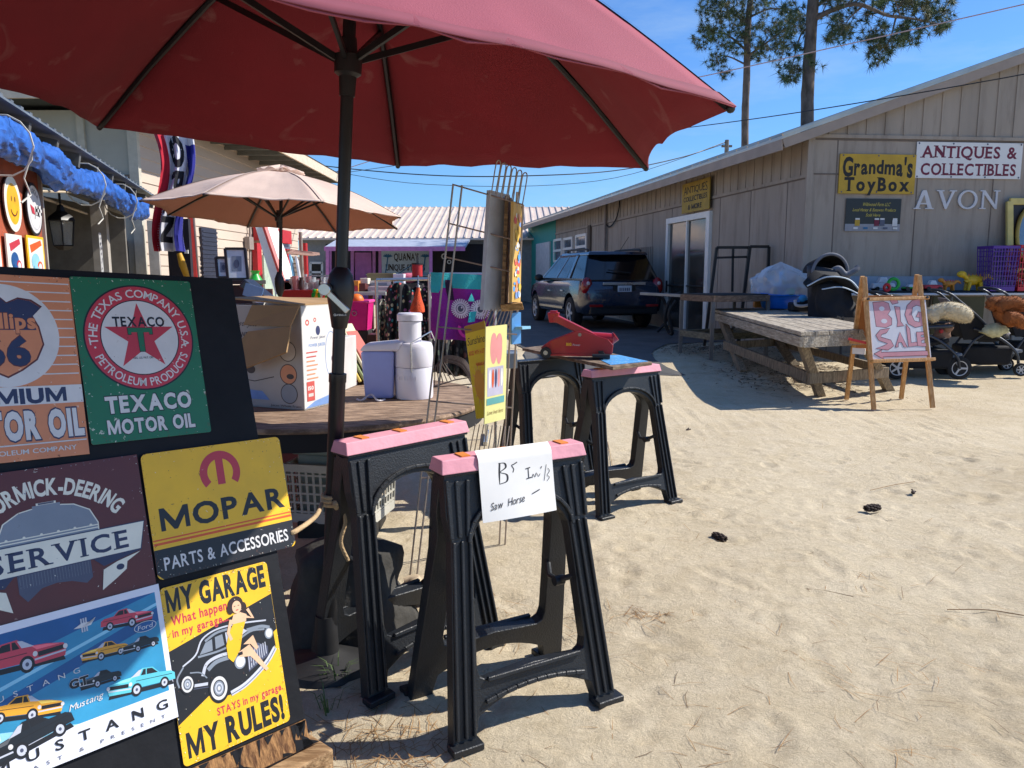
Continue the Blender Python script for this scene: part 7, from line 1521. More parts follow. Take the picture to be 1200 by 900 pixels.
def toy_car(px, cols_, lab, w_=0.26, h_=0.11, d=0.35):
    p = ont(px, d); t = thing('toy_car', lab, 'toy', tuple(p), 0, TG); m = MB(); m.hexa([p+Vector((x, y, 0.03)) for x, y in ((-w_/2, -.06), (w_/2, -.06), (w_/2, .06), (-w_/2, .06))], [p+Vector((x, y, h_*.65)) for x, y in ((-w_*.45, -.055), (w_*.4, -.055), (w_*.4, .055), (-w_*.45, .055))]); m.build('body', tcol[cols_[0]], t, bevel=0.012)
    m = MB(); m.hexa([p+Vector((x, y, h_*.66)) for x, y in ((-w_*.25, -.05), (w_*.2, -.05), (w_*.2, .05), (-w_*.25, .05))], [p+Vector((x, y, h_*1.15)) for x, y in ((-w_*.15, -.04), (w_*.1, -.04), (w_*.1, .04), (-w_*.15, .04))]); m.build('cab', tcol[cols_[1]], t, bevel=0.01)
    for x in (-w_*.3, w_*.3): m = MB(); m.cyl(p+Vector((x, -.075, .03)), p+Vector((x, .075, .03)), .03, n=14); m.build('wheel', blkp, t, smooth=40)
toy_car(1034, ('white', 'white'), 'white toy boat shaped car left of the green toy', 0.36, 0.17, 0.5); toy_car(1092, ('red', 'white'), 'red and white toy car right of the easel tops', 0.28, 0.13); toy_car(1066, ('green', 'white'), 'low green toy car between the green wheel toy and easel', 0.22, 0.08)
p = ont(1043, 0.15); t = thing('ring_toy', 'toy with a bright green ring and a red wheel beside the easel', 'toy', tuple(p), 0, TG); m = MB(); m.tube([p+Vector((0.04+0.075*math.cos(a), 0, 0.10+0.075*math.sin(a))) for a in [i*2*math.pi/20 for i in range(20)]], 0.025, 8, closed=True); m.build('green_ring', tcol['green'], t, smooth=60); m = MB(); m.tube([p+Vector((-0.07+0.04*math.cos(a), -0.04, 0.05+0.045*math.sin(a))) for a in [i*2*math.pi/16 for i in range(16)]], 0.022, 8, closed=True); m.build('red_ring', tcol['red'], t, smooth=60)
for px, cl_, lb in ((1111, 'orange', 'orange toy dinosaur beside the easel top'), (1140, 'yellow', 'larger yellow and orange toy dinosaur near the purple basket')):
    p = ont(px, 0.45); t = thing('toy_dinosaur', lb, 'toy', tuple(p), 0, TG); k = 0.8 if px < 1120 else 1.25; m = MB()
    m.ball(p+Vector((0, 0, .12*k)), (.11*k, .05*k, .06*k), 14, lump=.3); m.tube(bez([p+Vector((.08*k, 0, .13*k)), p+Vector((.16*k, 0, .17*k)), p+Vector((.22*k, 0, .13*k))]), [.035*k*(1-.6*i/16) for i in range(17)], 8); m.ball(p+Vector((-.15*k, 0, .19*k)), (.06*k, .035*k, .04*k), 12); m.tube([p+Vector((-.07*k, 0, .13*k)), p+Vector((-.13*k, 0, .18*k))], .03*k, 8)
    for x in (-.06, .06):
        for y in (-.035, .035): m.tube([p+Vector((x*k, y*k, .1*k)), p+Vector((x*1.3*k, y*k, 0))], [.025*k, .018*k], 7)
    m.build('body', tcol[cl_], t, smooth=60); m = MB()
    for i in range(5): m.add([p+Vector((-.08*k+.045*i*k, -.006, .165*k)), p+Vector((-.05*k+.045*i*k, -.006, .165*k)), p+Vector((-.065*k+.045*i*k, 0, .205*k)), p+Vector((-.065*k+.045*i*k, .012, .165*k))], [(0, 1, 2), (1, 3, 2), (3, 0, 2)])
    m.build('back_plates', tcol['red'] if cl_ == 'orange' else tcol['orange'], t)
p = ont(1166, 0.3); crate('laundry_basket', 'tall purple plastic laundry basket on the long table', 'basket', p, 0.42, 0.34, P(1166, 289, p.y).z-p.z, M('purple_plastic', '#4d1f86', 0.35), R(4), rows=9, cols=9, taper=0.86)
p = ont(1197, 0.25); crate('laundry_basket', 'red plastic laundry basket right of the purple one', 'basket', p, 0.38, 0.34, P(1190, 288, p.y).z-p.z, M('red_plastic', '#b3172f', 0.35), R(2), rows=8, cols=8, taper=0.86)
p = ont(1200, 0.2); m = MB(); rnd = random.Random(2)
for k in range(9): m.ball(p+Vector((rnd.uniform(-.1, .1), rnd.uniform(-.1, .05), 0.06+0.03*k*0.8)), rnd.uniform(.04, .06), 10, lump=.4, seed=k)
tag(m.build('soft_toys', M('brown_plush_mix', '#7a4a28', 0.9, var=0.4, scale=14), smooth=60), 'heap of brown soft toys inside the red basket', 'soft toys')
# cream carved frame leaning at the wall
a = hit(1183, 236, N2, 0.08); b = hit(1183, 318, N2, 0.2); fr_ = thing('picture_frame', 'large cream ornate frame leaning on the wall at the right edge', 'frame', tuple(b)); crm = M('cream_yellow_paint', '#c9b56a', 0.5, var=0.12); m = MB(); w_ = 0.8
for (u0, z0_, u1, z1_) in ((0, 0, 0, 1), (w_, 0, w_, 1), (0, 1, w_, 1), (0, 0, w_, 0)): m.beam(b.lerp(a, z0_)+D2*u0, b.lerp(a, z1_)+D2*u1, 0.10, 0.05, up=N2)
m.build('frame', crm, fr_, bevel=0.01); m = MB(); m.hexa([b+D2*0.04, b+D2*w_, b+D2*w_-N2*0.02, b+D2*0.04-N2*0.02], [a+D2*0.04, a+D2*w_, a+D2*w_-N2*0.02, a+D2*0.04-N2*0.02]); m.build('dark_backing', M('dark_wood', '#2a1f18', 0.5), fr_)
m = MB(); ce = b.lerp(a, 0.5)+D2*0.36+N2*0.03; m.tube([ce+D2*(0.26*math.cos(t))+(a-b)*0.42*math.sin(t) for t in [i*2*math.pi/30 for i in range(30)]], 0.03, 8, closed=True); m.build('oval_moulding', M('gilt', '#a98a3e', 0.4, metal=0.4), fr_, smooth=60); m = MB(); m.grid(lambda u, v: ce+N2*0.003+(D2*(0.25*math.cos(u*2*math.pi))+(a-b)*0.41*math.sin(u*2*math.pi))*v, 30, 3); m.build('mirror_glass', M('mirror_glass', '#7f878a', 0.08, metal=0.6), fr_)

# ================================================================ EASEL
pine_w = wood_mat('easel_pine', '#d6a468', '#b27d43', scale=3, stretch=(12, 12, 1.5), rough=0.5, bump=0.2); wbm = M('whiteboard', '#d6d3d6', 0.35, var=0.03)
es = thing('easel', 'wooden A-frame easel with a white board reading BIG SALE', 'easel', (4.08, 8.2, 0.0)); tl_, tr_ = P(1012, 327, 8.17), P(1076, 325, 8.27); FL, FRt, BL, BRt = G(1024, 480), G(1093, 478), G(992, 468), G(1056, 467)
for foot, tp_ in ((FL, tl_), (FRt, tr_)): m = MB(); m.beam(foot, tp_+(tp_-foot).normalized()*0.02-Vector((0, 0.02, 0)), 0.03, 0.045, up=(1, 0, 0)); m.build('leg', pine_w, es, bevel=0.003)
for foot, tp_ in ((BL, tl_), (BRt, tr_)): m = MB(); m.beam(foot, tp_+(tp_-foot).normalized()*0.03+Vector((0, 0.03, 0)), 0.03, 0.045, up=(1, 0, 0)); m.build('leg', pine_w, es, bevel=0.003)
def ef(px, py, off=0.0):      # point on the plane of the front legs
    nn = (FRt-FL).cross(tl_-FL).normalized(); nn = nn if nn.y < 0 else -nn; d = ray(px, py); C = Vector((0, 0, CAMH)); return C+d*(((FL+nn*off)-C).dot(nn)/d.dot(nn)), nn
a, nn = ef(1014, 353, 0.02); b, _ = ef(1085, 351, 0.02); c_, _ = ef(1091, 419, 0.02); d_, _ = ef(1020, 421, 0.02)
Xe = ((b-a)+(c_-d_)).normalized(); w_ = ((b-a).length+(c_-d_).length)/2; h_ = ((a-d_).length+(b-c_).length)/2
A = Art(w_, h_, wbm, 0.008, dz=0.00015); pk1 = M('marker_pink', '#c98f97', 0.6, var=0.12); mk = M('marker_outline', '#5a3038', 0.6)
k = w_
def shp(pts, s=k, ox=0, oy=0): 
    q_ = [(x*s+ox, y*s+oy) for x, y in pts]; ar = sum(q_[i][0]*q_[(i+1) % len(q_)][1]-q_[(i+1) % len(q_)][0]*q_[i][1] for i in range(len(q_))); A.poly(q_ if ar > 0 else q_[::-1], pk1); A.line(q_+[q_[0]], 0.006, mk)
shp([(-.38, .42), (-.36, .05), (-.2, .03), (-.10, .07), (-.09, .17), (-.15, .23), (-.10, .29), (-.12, .40), (-.2, .43)])
A.ell(-.24*k, .32*k, .045*k, .035*k, wbm, 16); A.ell(-.22*k, .13*k, .05*k, .035*k, wbm, 16)
shp([(-.10, .45), (.02, .47), (.04, .40), (-.06, .38)]); shp([(-.03, .35), (.06, .34), (.05, .12), (.10, .05), (-.02, .04), (.0, .12)])
shp([(.44, .46), (.42, .33), (.34, .36), (.27, .33), (.24, .22), (.28, .12), (.36, .10), (.37, .17), (.31, .18), (.36, .26), (.45, .24), (.45, .05), (.28, .02), (.17, .08), (.13, .22), (.18, .36), (.28, .44)])
for tx, pts in (('S', [(-.38, -.08), (-.30, .0), (-.14, .02), (-.2, -.05), (-.28, -.07), (-.30, -.11), (-.14, -.16), (-.10, -.25), (-.2, -.31), (-.4, -.28), (-.26, -.24), (-.2, -.21), (-.34, -.16)]), ('A', [(-.08, -.27), (.02, -.04), (.12, -.28), (.06, -.27), (.03, -.2), (-.02, -.2), (-.03, -.27)]), ('L', [(.13, .08), (.14, -.27), (.3, -.26), (.28, -.2), (.19, -.21), (.19, .0)]), ('E', [(.29, -.05), (.29, -.26), (.46, -.28), (.44, -.22), (.36, -.22), (.36, -.18), (.42, -.17), (.42, -.13), (.36, -.13), (.36, -.1), (.44, -.09), (.44, -.05)])): shp(pts)
shp([(-.44, -.36), (-.30, -.30), (-.32, -.34), (.46, -.34), (.45, -.41), (-.30, -.41), (-.28, -.45)])
cen = (a+b+c_+d_)/4; A.build('white_board', cen, Xe, (a-d_)+(b-c_), es)
m = MB(); U_ = ((a-d_)+(b-c_)).normalized()
m.beam(a-Xe*0.03+U_*0.018, b+Xe*0.03+U_*0.018, 0.03, 0.04, up=nn); m.build('board_rail', pine_w, es, bevel=0.003); m = MB(); m.beam(d_-Xe*0.01-U_*0.022+nn*0.02, c_+Xe*0.01-U_*0.022+nn*0.02, 0.08, 0.03, up=U_); m.build('board_rail', pine_w, es, bevel=0.003)
m = MB()
for v in (a+U_*0.018+Xe*0.02, b+U_*0.018-Xe*0.0): m.cyl(v+nn*0.018, v+nn*0.032, 0.014)
m.build('clip', blkp, es)
nb = (BRt-BL).cross(tl_-BL).normalized(); ub = (tl_-BL).normalized(); xb = (BRt-BL).normalized(); o = BL.lerp(tl_, 0.42)+xb*0.02
m = MB(); q_ = [o, o+xb*0.62, o+xb*0.62+ub*0.62, o+ub*0.62]; off_ = nb*(0.012 if nb.y < 0 else -0.012); m.hexa(q_, [v+off_ for v in q_]); m.build('rear_board', M('brown_hardboard', '#a8692f', 0.6, var=0.08), es)
m = MB(); e0 = P(996, 400, 8.2); e1 = P(1017, 402, 8.1); m.beam(e0, e1, 0.05, 0.04); m.build('side_tray', pine_w, es); m = MB(); m.beam(P(994, 397, 8.12), P(1016, 402, 8.05), 0.03, 0.025); m.build('red_marker', M('toy_red', '#c8232a', 0.35), es)
m = MB(); e0 = P(1000, 411, 8.12); m.beam(P(999, 411, 8.2), P(1014, 412, 8.1), 0.012, 0.065); m.build('paper_label', paper, es)

# ================================================================ STROLLERS
cushion = M('white_striped_cushion', '#cfcbd2', 0.8, var=0.1, scale=8)
sF = 0.045
def stroller(label, c, rz, big=True):
    z0 = hz(c[0], c[1]); t = thing('stroller', label, 'stroller', (c[0], c[1], z0), rz, 'black strollers by the toy table')
    rw = 0.145 if big else 0.085
    for y in (-0.27, 0.27): wheel(t, (-0.38, y, rw), rw, 0.05, (0, -1 if y < 0 else 1, 0), 5, rimm=gm)
    for y in ((-0.27, 0.27) if not big else (-0.2, 0.2)): wheel(t, (0.38, y, rw), rw, 0.05, (0, -1 if y < 0 else 1, 0), 6 if not big else 3, rimm=gm)
    m = MB()
    for y in (-0.27, 0.27):
        m.tube(bez([(-0.38, y, rw), (-0.2, y, 0.42), (-0.05, y, 0.62), (-0.42, y, 0.98), (-0.52, y, 1.05)]), 0.016, 8); m.tube(bez([(0.38, y*.8, rw), (0.30, y, 0.32), (0.05, y, 0.52), (-0.2, y, 0.60)]), 0.018, 8)
    m.tube(bez([(-0.52, -.27, 1.05), (-0.60, -.24, 1.08), (-0.62, 0, 1.09), (-0.60, .24, 1.08), (-0.52, .27, 1.05)]), 0.018, 8); m.build('frame', M('dark_frame_metal', '#3a3f48', 0.35, metal=0.4), t, local=True, smooth=60)
    m = MB(); m.grid(lambda u, v: Vector((0.22-0.5*max(0, min(1, v*2-0.0))*1.0 if v < .5 else -0.28-0.16*(v-.5)*2, -0.24+0.48*u, (0.50-0.05*math.sin(v*2*math.pi)) if v < .5 else 0.50+0.42*(v-.5)*2)), 10, 20); m.build('seat', bfab, t, local=True, smooth=50, solid=0.05)
    m = MB(); m.box((0.0, 0, 0.25), (0.56, 0.44, 0.24), taper=1.1); m.build('basket', bfab, t, local=True, bevel=0.04, segs=3)
    m = MB(); m.box((0.34, 0, 0.30), (0.16, 0.36, 0.04), rot=Matrix.Rotation(R(-12), 3, 'Y')); m.build('footrest', M('grey_plastic', '#7d8288', 0.45), t, local=True, bevel=0.012)
    if big:
        m = MB(); m.grid(lambda u, v: Vector((-0.30+0.32*math.cos(math.pi*(0.25+0.62*v))*1.0-0.12, (u-.5)*0.54, 0.72+0.34*math.sin(math.pi*(0.25+0.62*v))-0.10*(2*u-1)**4)), 14, 12); m.build('canopy', bfab, t, local=True, smooth=60, solid=0.012)
        m = MB(); m.tube(bez([(-0.05, -.27, .66), (0.22, -.26, .68), (0.30, 0, .69), (0.22, .26, .68), (-0.05, .27, .66)]), 0.026, 8); m.build('bumper_bar', M('dark_frame_metal', '#3a3f48', 0.35), t, local=True, smooth=60)
    else:
        m = MB(); m.grid(lambda u, v: Vector((0.24-0.42*v, -0.2+0.4*u, 0.555+0.02*math.sin(v*14)-0.03*(2*u-1)**2)), 12, 24); m.build('seat_cushion', cushion, t, local=True, smooth=60, solid=0.045)
        m = MB(); m.grid(lambda u, v: Vector((-0.40-0.12*v, -0.2+0.4*u, 0.78+0.2*v)), 8, 8); m.build('mesh_window', M('grey_mesh', '#7c7478', 0.8), t, local=True, solid=0.01)
        for y in (-.25, .25): m = MB(); m.hexa([(-0.30, y-.012, .45), (0.2, y-.012, .48), (0.2, y+.012, .48), (-.30, y+.012, .45)], [(-0.5, y-.012, .98), (-0.12, y-.012, .72), (-0.12, y+.012, .72), (-.5, y+.012, .98)]); m.build('side_panel', bfab, t, local=True, bevel=0.008)
    return t
sa = P(1112, 440, 9.75); stA = stroller('black three-quarter hooded stroller with cream plush on its tray beside the easel', (5.28, 9.85), R(-8), True)
stB = stroller('black stroller with white cushion and brown plush at right edge', (6.2, 10.1), R(-14), False)
stC = stroller('black stroller mostly cut off at the right edge behind the brown plush', (7.0, 10.35), R(-10), False)
crp = M('cream_plush', '#cfc0a0', 0.95, var=0.12, scale=30, bump=0.8, bscale=150); brp = M('brown_plush', '#96572a', 0.95, var=0.2, scale=25, bump=0.8, bscale=140)
m = MB(); v = [P(x, y, 9.6) for x, y in ((1088, 374), (1096, 366), (1106, 364), (1118, 365), (1129, 369), (1136, 376))]; m.tube(bez(v, 5), [0.07, .09, .1, .1, .095, .09, .09, .09, .09, .095, .1, .105, .11, .11, .11, .115, .115, .115, .11, .11, .105, .10, .09, .08, .06, .04][:26], 12); m.fuzz(2600, .022, 1); tag(m.build('plush_toy', crp, smooth=70, fix=False), 'cream plush toy draped over the hooded stroller tray', 'soft toy')
m = MB(); m.ball(P(1104, 392, 9.75), (.10, .08, .10), 14, lump=.3); m.ball(P(1111, 384, 9.7), (.07, .06, .06), 12, lump=.3); m.ball(P(1103, 388, 9.66), (.03, .02, .03), 10, mi=1); tag(m.build('soft_doll', [M('grey_brown_plush', '#8a6a58', 0.9), M('red_cloth', '#a8323a', 0.8)], smooth=60), 'small grey brown doll with red sitting under the stroller tray', 'doll')
m = MB(); m.tube(bez([P(x, y, 9.7) for x, y in ((1160, 362), (1166, 355), (1176, 357), (1180, 368), (1190, 378))], 5), [.05, .06, .075, .085, .085, .08, .075, .08, .09, .10, .115, .13, .14, .14, .14, .135, .13, .12, .11, .1, .08], 12); m.tube(bez([P(x, y, 9.6) for x, y in ((1170, 362), (1178, 357), (1188, 355), (1195, 358), (1193, 364))], 4), [.06, .065, .07, .08, .08, .085, .085, .085, .085, .085, .08, .08, .075, .07, .065, .06, .05], 12); m.tube(bez([P(x, y, 9.5) for x, y in ((1180, 372), (1190, 373), (1200, 379), (1215, 378))], 4), .075, 12); m.fuzz(4200, .024, 2); tag(m.build('plush_toy', brp, smooth=70, fix=False), 'brown plush animal slumped over the white cushioned stroller', 'soft toy')
m = MB(); m.ball(P(1166, 387, 9.7), (.16, .1, .09), 14, lump=.4); tag(m.build('folded_blanket', M('pale_green_cloth', '#b3b08c', 0.9, var=0.25, scale=20), smooth=60), 'pale green patterned cloth tucked under the brown plush', 'blanket')
# ================================================================ RACKS AND TABLES OF GOODS BEHIND THE ROUND TABLE
def spots(name, base, cols_, scale, lo=0.32, hi=0.36):
    """fabric print: coloured round motifs on a ground colour"""
    m = M(name, base, 0.85, var=0.1); n = m.node_tree; L = n.links; b = n.nodes['Principled BSDF']
    t = n.nodes.new('ShaderNodeTexCoord'); v = n.nodes.new('ShaderNodeTexVoronoi'); v.inputs['Scale'].default_value = scale; L.new(t.outputs['Object'], v.inputs['Vector'])
    r = n.nodes.new('ShaderNodeValToRGB'); r.color_ramp.elements[0].position = lo; r.color_ramp.elements[1].position = hi; r.color_ramp.elements[0].color = (1, 1, 1, 1); r.color_ramp.elements[1].color = (0, 0, 0, 1)
    c = n.nodes.new('ShaderNodeValToRGB'); c.color_ramp.interpolation = 'CONSTANT'; k = len(cols_)
    c.color_ramp.elements[0].color = (*lin(cols_[0]), 1); c.color_ramp.elements[1].position = 1/k; c.color_ramp.elements[1].color = (*lin(cols_[1]), 1)
    for i in range(2, k): e = c.color_ramp.elements.new(i/k); e.color = (*lin(cols_[i]), 1)
    sp_ = n.nodes.new('ShaderNodeSeparateColor'); L.new(v.outputs['Color'], sp_.inputs[0]); L.new(sp_.outputs[0], c.inputs[0]); L.new(v.outputs['Distance'], r.inputs[0])
    mm = n.nodes.new('ShaderNodeMixRGB'); L.new(r.outputs[0], mm.inputs[0]); L.new(b.inputs['Base Color'].links[0].from_socket, mm.inputs[1]); L.new(c.outputs[0], mm.inputs[2]); L.new(mm.outputs[0], b.inputs['Base Color']); return m
YR = 6.4
def rr2(px, py, dy=0.0): return P(px, py, YR+dy)
gr_ = thing('garment_rail', 'chrome garment rail holding patterned dark clothes behind the juicer', 'clothes rail', (rr2(475, 400).x, YR, 0)); m = MB(); a, b = rr2(441, 328), rr2(569, 326); m.cyl(a, b, 0.014); m.build('rail', chrome, gr_, smooth=40)
for v in (a, b): m = MB(); m.cyl(v, Vector((v.x, v.y, 0.0)), 0.014); m.beam(Vector((v.x, v.y-0.25, 0.02)), Vector((v.x, v.y+0.25, 0.02)), 0.03, 0.03); m.build('upright', chrome, gr_, smooth=40)
fl = spots('floral_black_print', '#15151a', ['#b5504f', '#3f8f97', '#c9b98f', '#5d7a4f', '#9c5a86', '#c98a8a'], 24, 0.30, 0.38)
def garment(name, label, px0, px1, py0, py1, mat, folds, dy, seed, cat='garment', flare=1.15):
    def f(u, v):
        t_, bt = rr2(px0+(px1-px0)*u, py0, dy), rr2((px0+px1)/2+(px1-px0)*(u-.5)*flare, py1, dy); sh = 0.05*math.sin(math.pi*u)**0.4-0.05; p = t_.lerp(bt, v); p.z += sh*(1-v)*2.0
        p.y += 0.05*math.sin(u*folds*6.283+seed+1.3*noise.noise(Vector((u*3, v*2, seed))))*(0.35+0.65*v)-0.05*math.sin(math.pi*u); return p
    m = MB(); m.grid(f, 48, 20); o = m.build(name, mat, smooth=70, solid=0.006); tag(o, label, cat, 'clothes on the garment rail'); return o
garment('patterned_dress', 'black dress with multicoloured round motifs hanging left on the rail', 452, 484, 331, 432, fl, 3, 0.0, 1)
garment('patterned_dress', 'black patterned dress half hidden behind the orange net bag', 480, 507, 334, 430, spots('floral_black_print2', '#121216', ['#c9b98f', '#4a7f86', '#a34b4b', '#777f5a', '#c7c2b8', '#8a4f74'], 30, 0.28, 0.36), 2.5, 0.12, 4)
garment('mottled_blouse', 'pale mottled multicoloured blouse hanging leftmost on the rail', 441, 456, 350, 425, spots('blouse_print', '#3a3a38', ['#b9a58a', '#c97a6a', '#7a8a6a', '#c9c2b0', '#5a4a46', '#a9b0a0'], 34, 0.4, 0.5), 2, 0.15, 7)
garment('dark_skirt', 'dark charcoal skirt hanging low between the dress and the purple towel', 505, 528, 385, 436, spots('skirt_print', '#1c1c20', ['#3a3f3a', '#4f5a4a', '#6a5a4a', '#2a2a30'], 20, 0.4, 0.5), 3, 0.2, 9)
garment('dark_skirt', 'dark mottled skirt hanging low under the purple towel', 528, 570, 392, 440, spots('skirt_print2', '#1a1a1c', ['#3f463c', '#54504a', '#5f3a34', '#2c3136'], 18, 0.4, 0.5), 4, 0.25, 12)
# orange net bag on a hook
nb_ = thing('net_bag', 'orange net bag hanging by a hook in front of the black dresses', 'bag', tuple(rr2(489, 365, -0.25))); m = MB(); tpv, btv = rr2(490, 337, -0.25), rr2(489, 368, -0.25)
m.tube([tpv.lerp(btv, t) for t in (0, .2, .45, .7, .9, 1)], [0.012, 0.02, 0.035, 0.055, 0.06, 0.03], 10); m.build('net', M('orange_net', '#d24a16', 0.8, var=0.35, scale=40, bump=0.8, bscale=120), nb_, smooth=60); m = MB(); m.tube([rr2(490, 323, -0.2), tpv], 0.006, 6); m.build('hook', chrome, nb_)
m = MB(); m.tube([rr2(487, 371, -0.25), rr2(487, 396, -0.25)], 0.02, 8); m.tube([rr2(515, 378, -0.3), rr2(514, 405, -0.3)], 0.02, 8)
rl = thing('red_lantern', 'small red lantern hanging above the orange net bag', 'lantern', tuple(rr2(489, 318, 0.3))); m = MB(); c = rr2(489, 317, 0.3); m.cyl(c-UP*0.05, c+UP*0.05, 0.045); m.build('shade', M('lantern_red', '#b01c20', 0.5), rl, smooth=40); m = MB(); m.tube([c+UP*0.05, c+UP*0.12], 0.006, 6); m.cyl(c+UP*0.05, c+UP*0.065, 0.05); m.build('cap', blkp, rl); m = MB(); m.cyl(c-UP*0.065, c-UP*0.05, 0.05); m.build('foot', blkp, rl)
rlp = MB(); rlp.cyl(Vector((c.x, c.y+0.04, 0.0)), c+UP*0.13+Vector((0, .04, 0)), 0.01); rlp.build('stand', blkp, rl)
# purple eye towel over a rail
purp = M('magenta_towel', '#8a1f86', 0.95, var=0.14, scale=6, bump=0.6, bscale=120); tealt = M('teal_towel', '#35a9a9', 0.95, var=0.12, bump=0.6, bscale=120); eyew = M('towel_white', '#dcd4dc', 0.95); pkt = M('towel_pink', '#d63aa6', 0.95, var=0.2); drk = M('towel_dark', '#2a1230', 0.95)
YT = 5.3; w_ = (P(572, 360, YT)-P(505, 360, YT)).x; h_ = P(520, 321, YT).z-P(520, 399, YT).z; A = Art(w_, h_, purp, 0.012, dz=0.0018)
A.rect(-w_*.5, h_*.28, w_*.5, h_*.5, tealt); A.poly([(-w_*.5, h_*.2), (-w_*.36, h_*.2), (-w_*.3, h_*.28), (-w_*.5, h_*.28)], tealt); A.poly([(-w_*.24, h_*.4), (-w_*.12, h_*.4), (-w_*.1, h_*.1), (-w_*.2, h_*.1)], drk)
for cx in (0.02, 0.36):
    for k in range(26): a = k*2*math.pi/26; A.line([(cx*w_+.115*w_*math.cos(a), -.02*h_+.115*w_*math.sin(a)), (cx*w_+.17*w_*math.cos(a), -.02*h_+.17*w_*math.sin(a))], w_*.022, eyew, k == 0)
    A.ell(cx*w_, -.02*h_, .115*w_, .115*w_, eyew, 28); A.ring(cx*w_, -.02*h_, .075*w_, .085*w_, s_dgrey); A.ell(cx*w_, -.02*h_, .05*w_, .055*w_, s_dgrey, 20); A.ell((cx+.02)*w_, .0, .015*w_, .02*w_, eyew, 10)
A.poly([(w_*.14, h_*.1), (w_*.26, h_*.1), (w_*.2, h_*.22)], tealt); A.poly([(w_*.14, -h_*.22), (w_*.26, -h_*.2), (w_*.3, -h_*.05), (w_*.18, -h_*.06)], tealt)
A.ring(.1*w_, -.33*h_, .09*w_, .14*w_, pkt, 150, 400, 30); A.ell(.12*w_, -.32*h_, .06*w_, .05*w_, pkt, 20)
c = (P(505, 360, YT)+P(572, 360, YT))/2
def tw(x, y):
    d = 0.032*math.sin(x/w_*15+1.2*y/h_+2*noise.noise(Vector((x*4, y*3, 1))))*(0.6-0.5*y/h_)+0.012*noise.noise(Vector((x*14, y*10, 2))); return (x*(1-0.05*(y/h_))+0.01*noise.noise(Vector((y*9, 3, x*4))), y-0.02*(x/w_), d)
tag(A.build('eye_towel', c, (1, 0.05, 0), UP, warp=tw, cut=0.03), 'magenta towel with white fringed eyes and teal top behind the wire rack', 'towel')
tr = thing('towel_rail', 'thin metal rail carrying the magenta eye towel', 'rail', (c.x, YT+0.04, 0)); m = MB(); a, b = P(503, 321.5, YT+0.05), P(580, 321.5, YT+0.05); m.cyl(a, b, 0.012); m.build('rail', chrome, tr)
for v in (a, b): m = MB(); m.cyl(v, Vector((v.x, v.y, 0)), 0.011); m.build('upright', chrome, tr)
# low goods table: pink crate, ball, boxes
YG = 7.2
def gg(px, py, dy=0.0): return P(px, py, YG+dy)
gt_ = thing('goods_table', 'folding table of small goods behind the folded cloths', 'table', (gg(420, 400).x, YG, 0)); m = MB(); a, b = gg(396, 346, 0.0), gg(452, 346, 0.0); m.hexa([a, b, b+Vector((0, .6, 0)), a+Vector((0, .6, 0))], [v+UP*0.03 for v in (a, b, b+Vector((0, .6, 0)), a+Vector((0, .6, 0)))]); m.build('tabletop', M('pale_green_top', '#b9c2b4', 0.5), gt_)
for v in (a, b, a+Vector((0, .55, 0)), b+Vector((0, .55, 0))): m = MB(); m.cyl(Vector((v.x, v.y+.02, 0)), Vector((v.x, v.y+.02, v.z)), 0.016); m.build('leg', gal, gt_)
pcm = M('hot_pink_plastic', '#d21a78', 0.35); c = gg(418, 386, -0.35); ck = thing('pink_caddy', 'hot pink plastic basket holding an orange ball', 'basket', tuple(c)); w2 = 0.27; hh = gg(418, 353, -0.35).z-c.z
m = MB()
for sx in ((-1, 0), (1, 0), (0, -1), (0, 1)):
    d = Vector((sx[0], sx[1], 0)); s2 = Vector((-d.y, d.x, 0)); q = [c+d*w2*.42-s2*w2*.42, c+d*w2*.42+s2*w2*.42, c+d*w2*.5+s2*w2*.5+UP*hh, c+d*w2*.5-s2*w2*.5+UP*hh]; m.hexa([q[0], q[1], q[1]-d*.01, q[0]-d*.01], [q[3], q[2], q[2]-d*.01, q[3]-d*.01])
m.hexa([c+Vector((x*w2*.42, y*w2*.42, 0)) for x, y in ((-1, -1), (1, -1), (1, 1), (-1, 1))], [c+Vector((x*w2*.42, y*w2*.42, 0.01)) for x, y in ((-1, -1), (1, -1), (1, 1), (-1, 1))]); m.build('shell', pcm, ck); m = MB(); m.tube([c+Vector((w2*.5*x, w2*.5*y, hh)) for x, y in ((-1, -1), (1, -1), (1, 1), (-1, 1))], 0.014, 8, closed=True); m.build('rim', M('light_pink_plastic', '#ef4f9f', 0.35), ck)
m = MB(); e = c+Vector((0.01, -w2*.49, hh*.6)); m.tube([e+Vector((.02*math.cos(t), 0, .02*math.sin(t))) for t in [i*.5 for i in range(13)]], 0.004, 5, closed=True); m.build('ring_pull', chrome, ck)
st2 = thing('display_stand', 'dark stand holding up the hot pink basket', 'stand', (c.x, c.y, 0)); m = MB(); m.box((c.x, c.y, c.z/2-0.002), (0.24, 0.2, c.z-.004)); m.build('cabinet', M('dark_shelf', '#2a2522', 0.7), st2, bevel=0.004)
m = MB(); m.ball(c+Vector((0.01, 0.0, hh*1.02)), 0.062, 18); tag(m.build('ball', M('orange_ball', '#e8701a', 0.5, var=0.05), smooth=80), 'orange ball resting in the hot pink basket', 'ball')
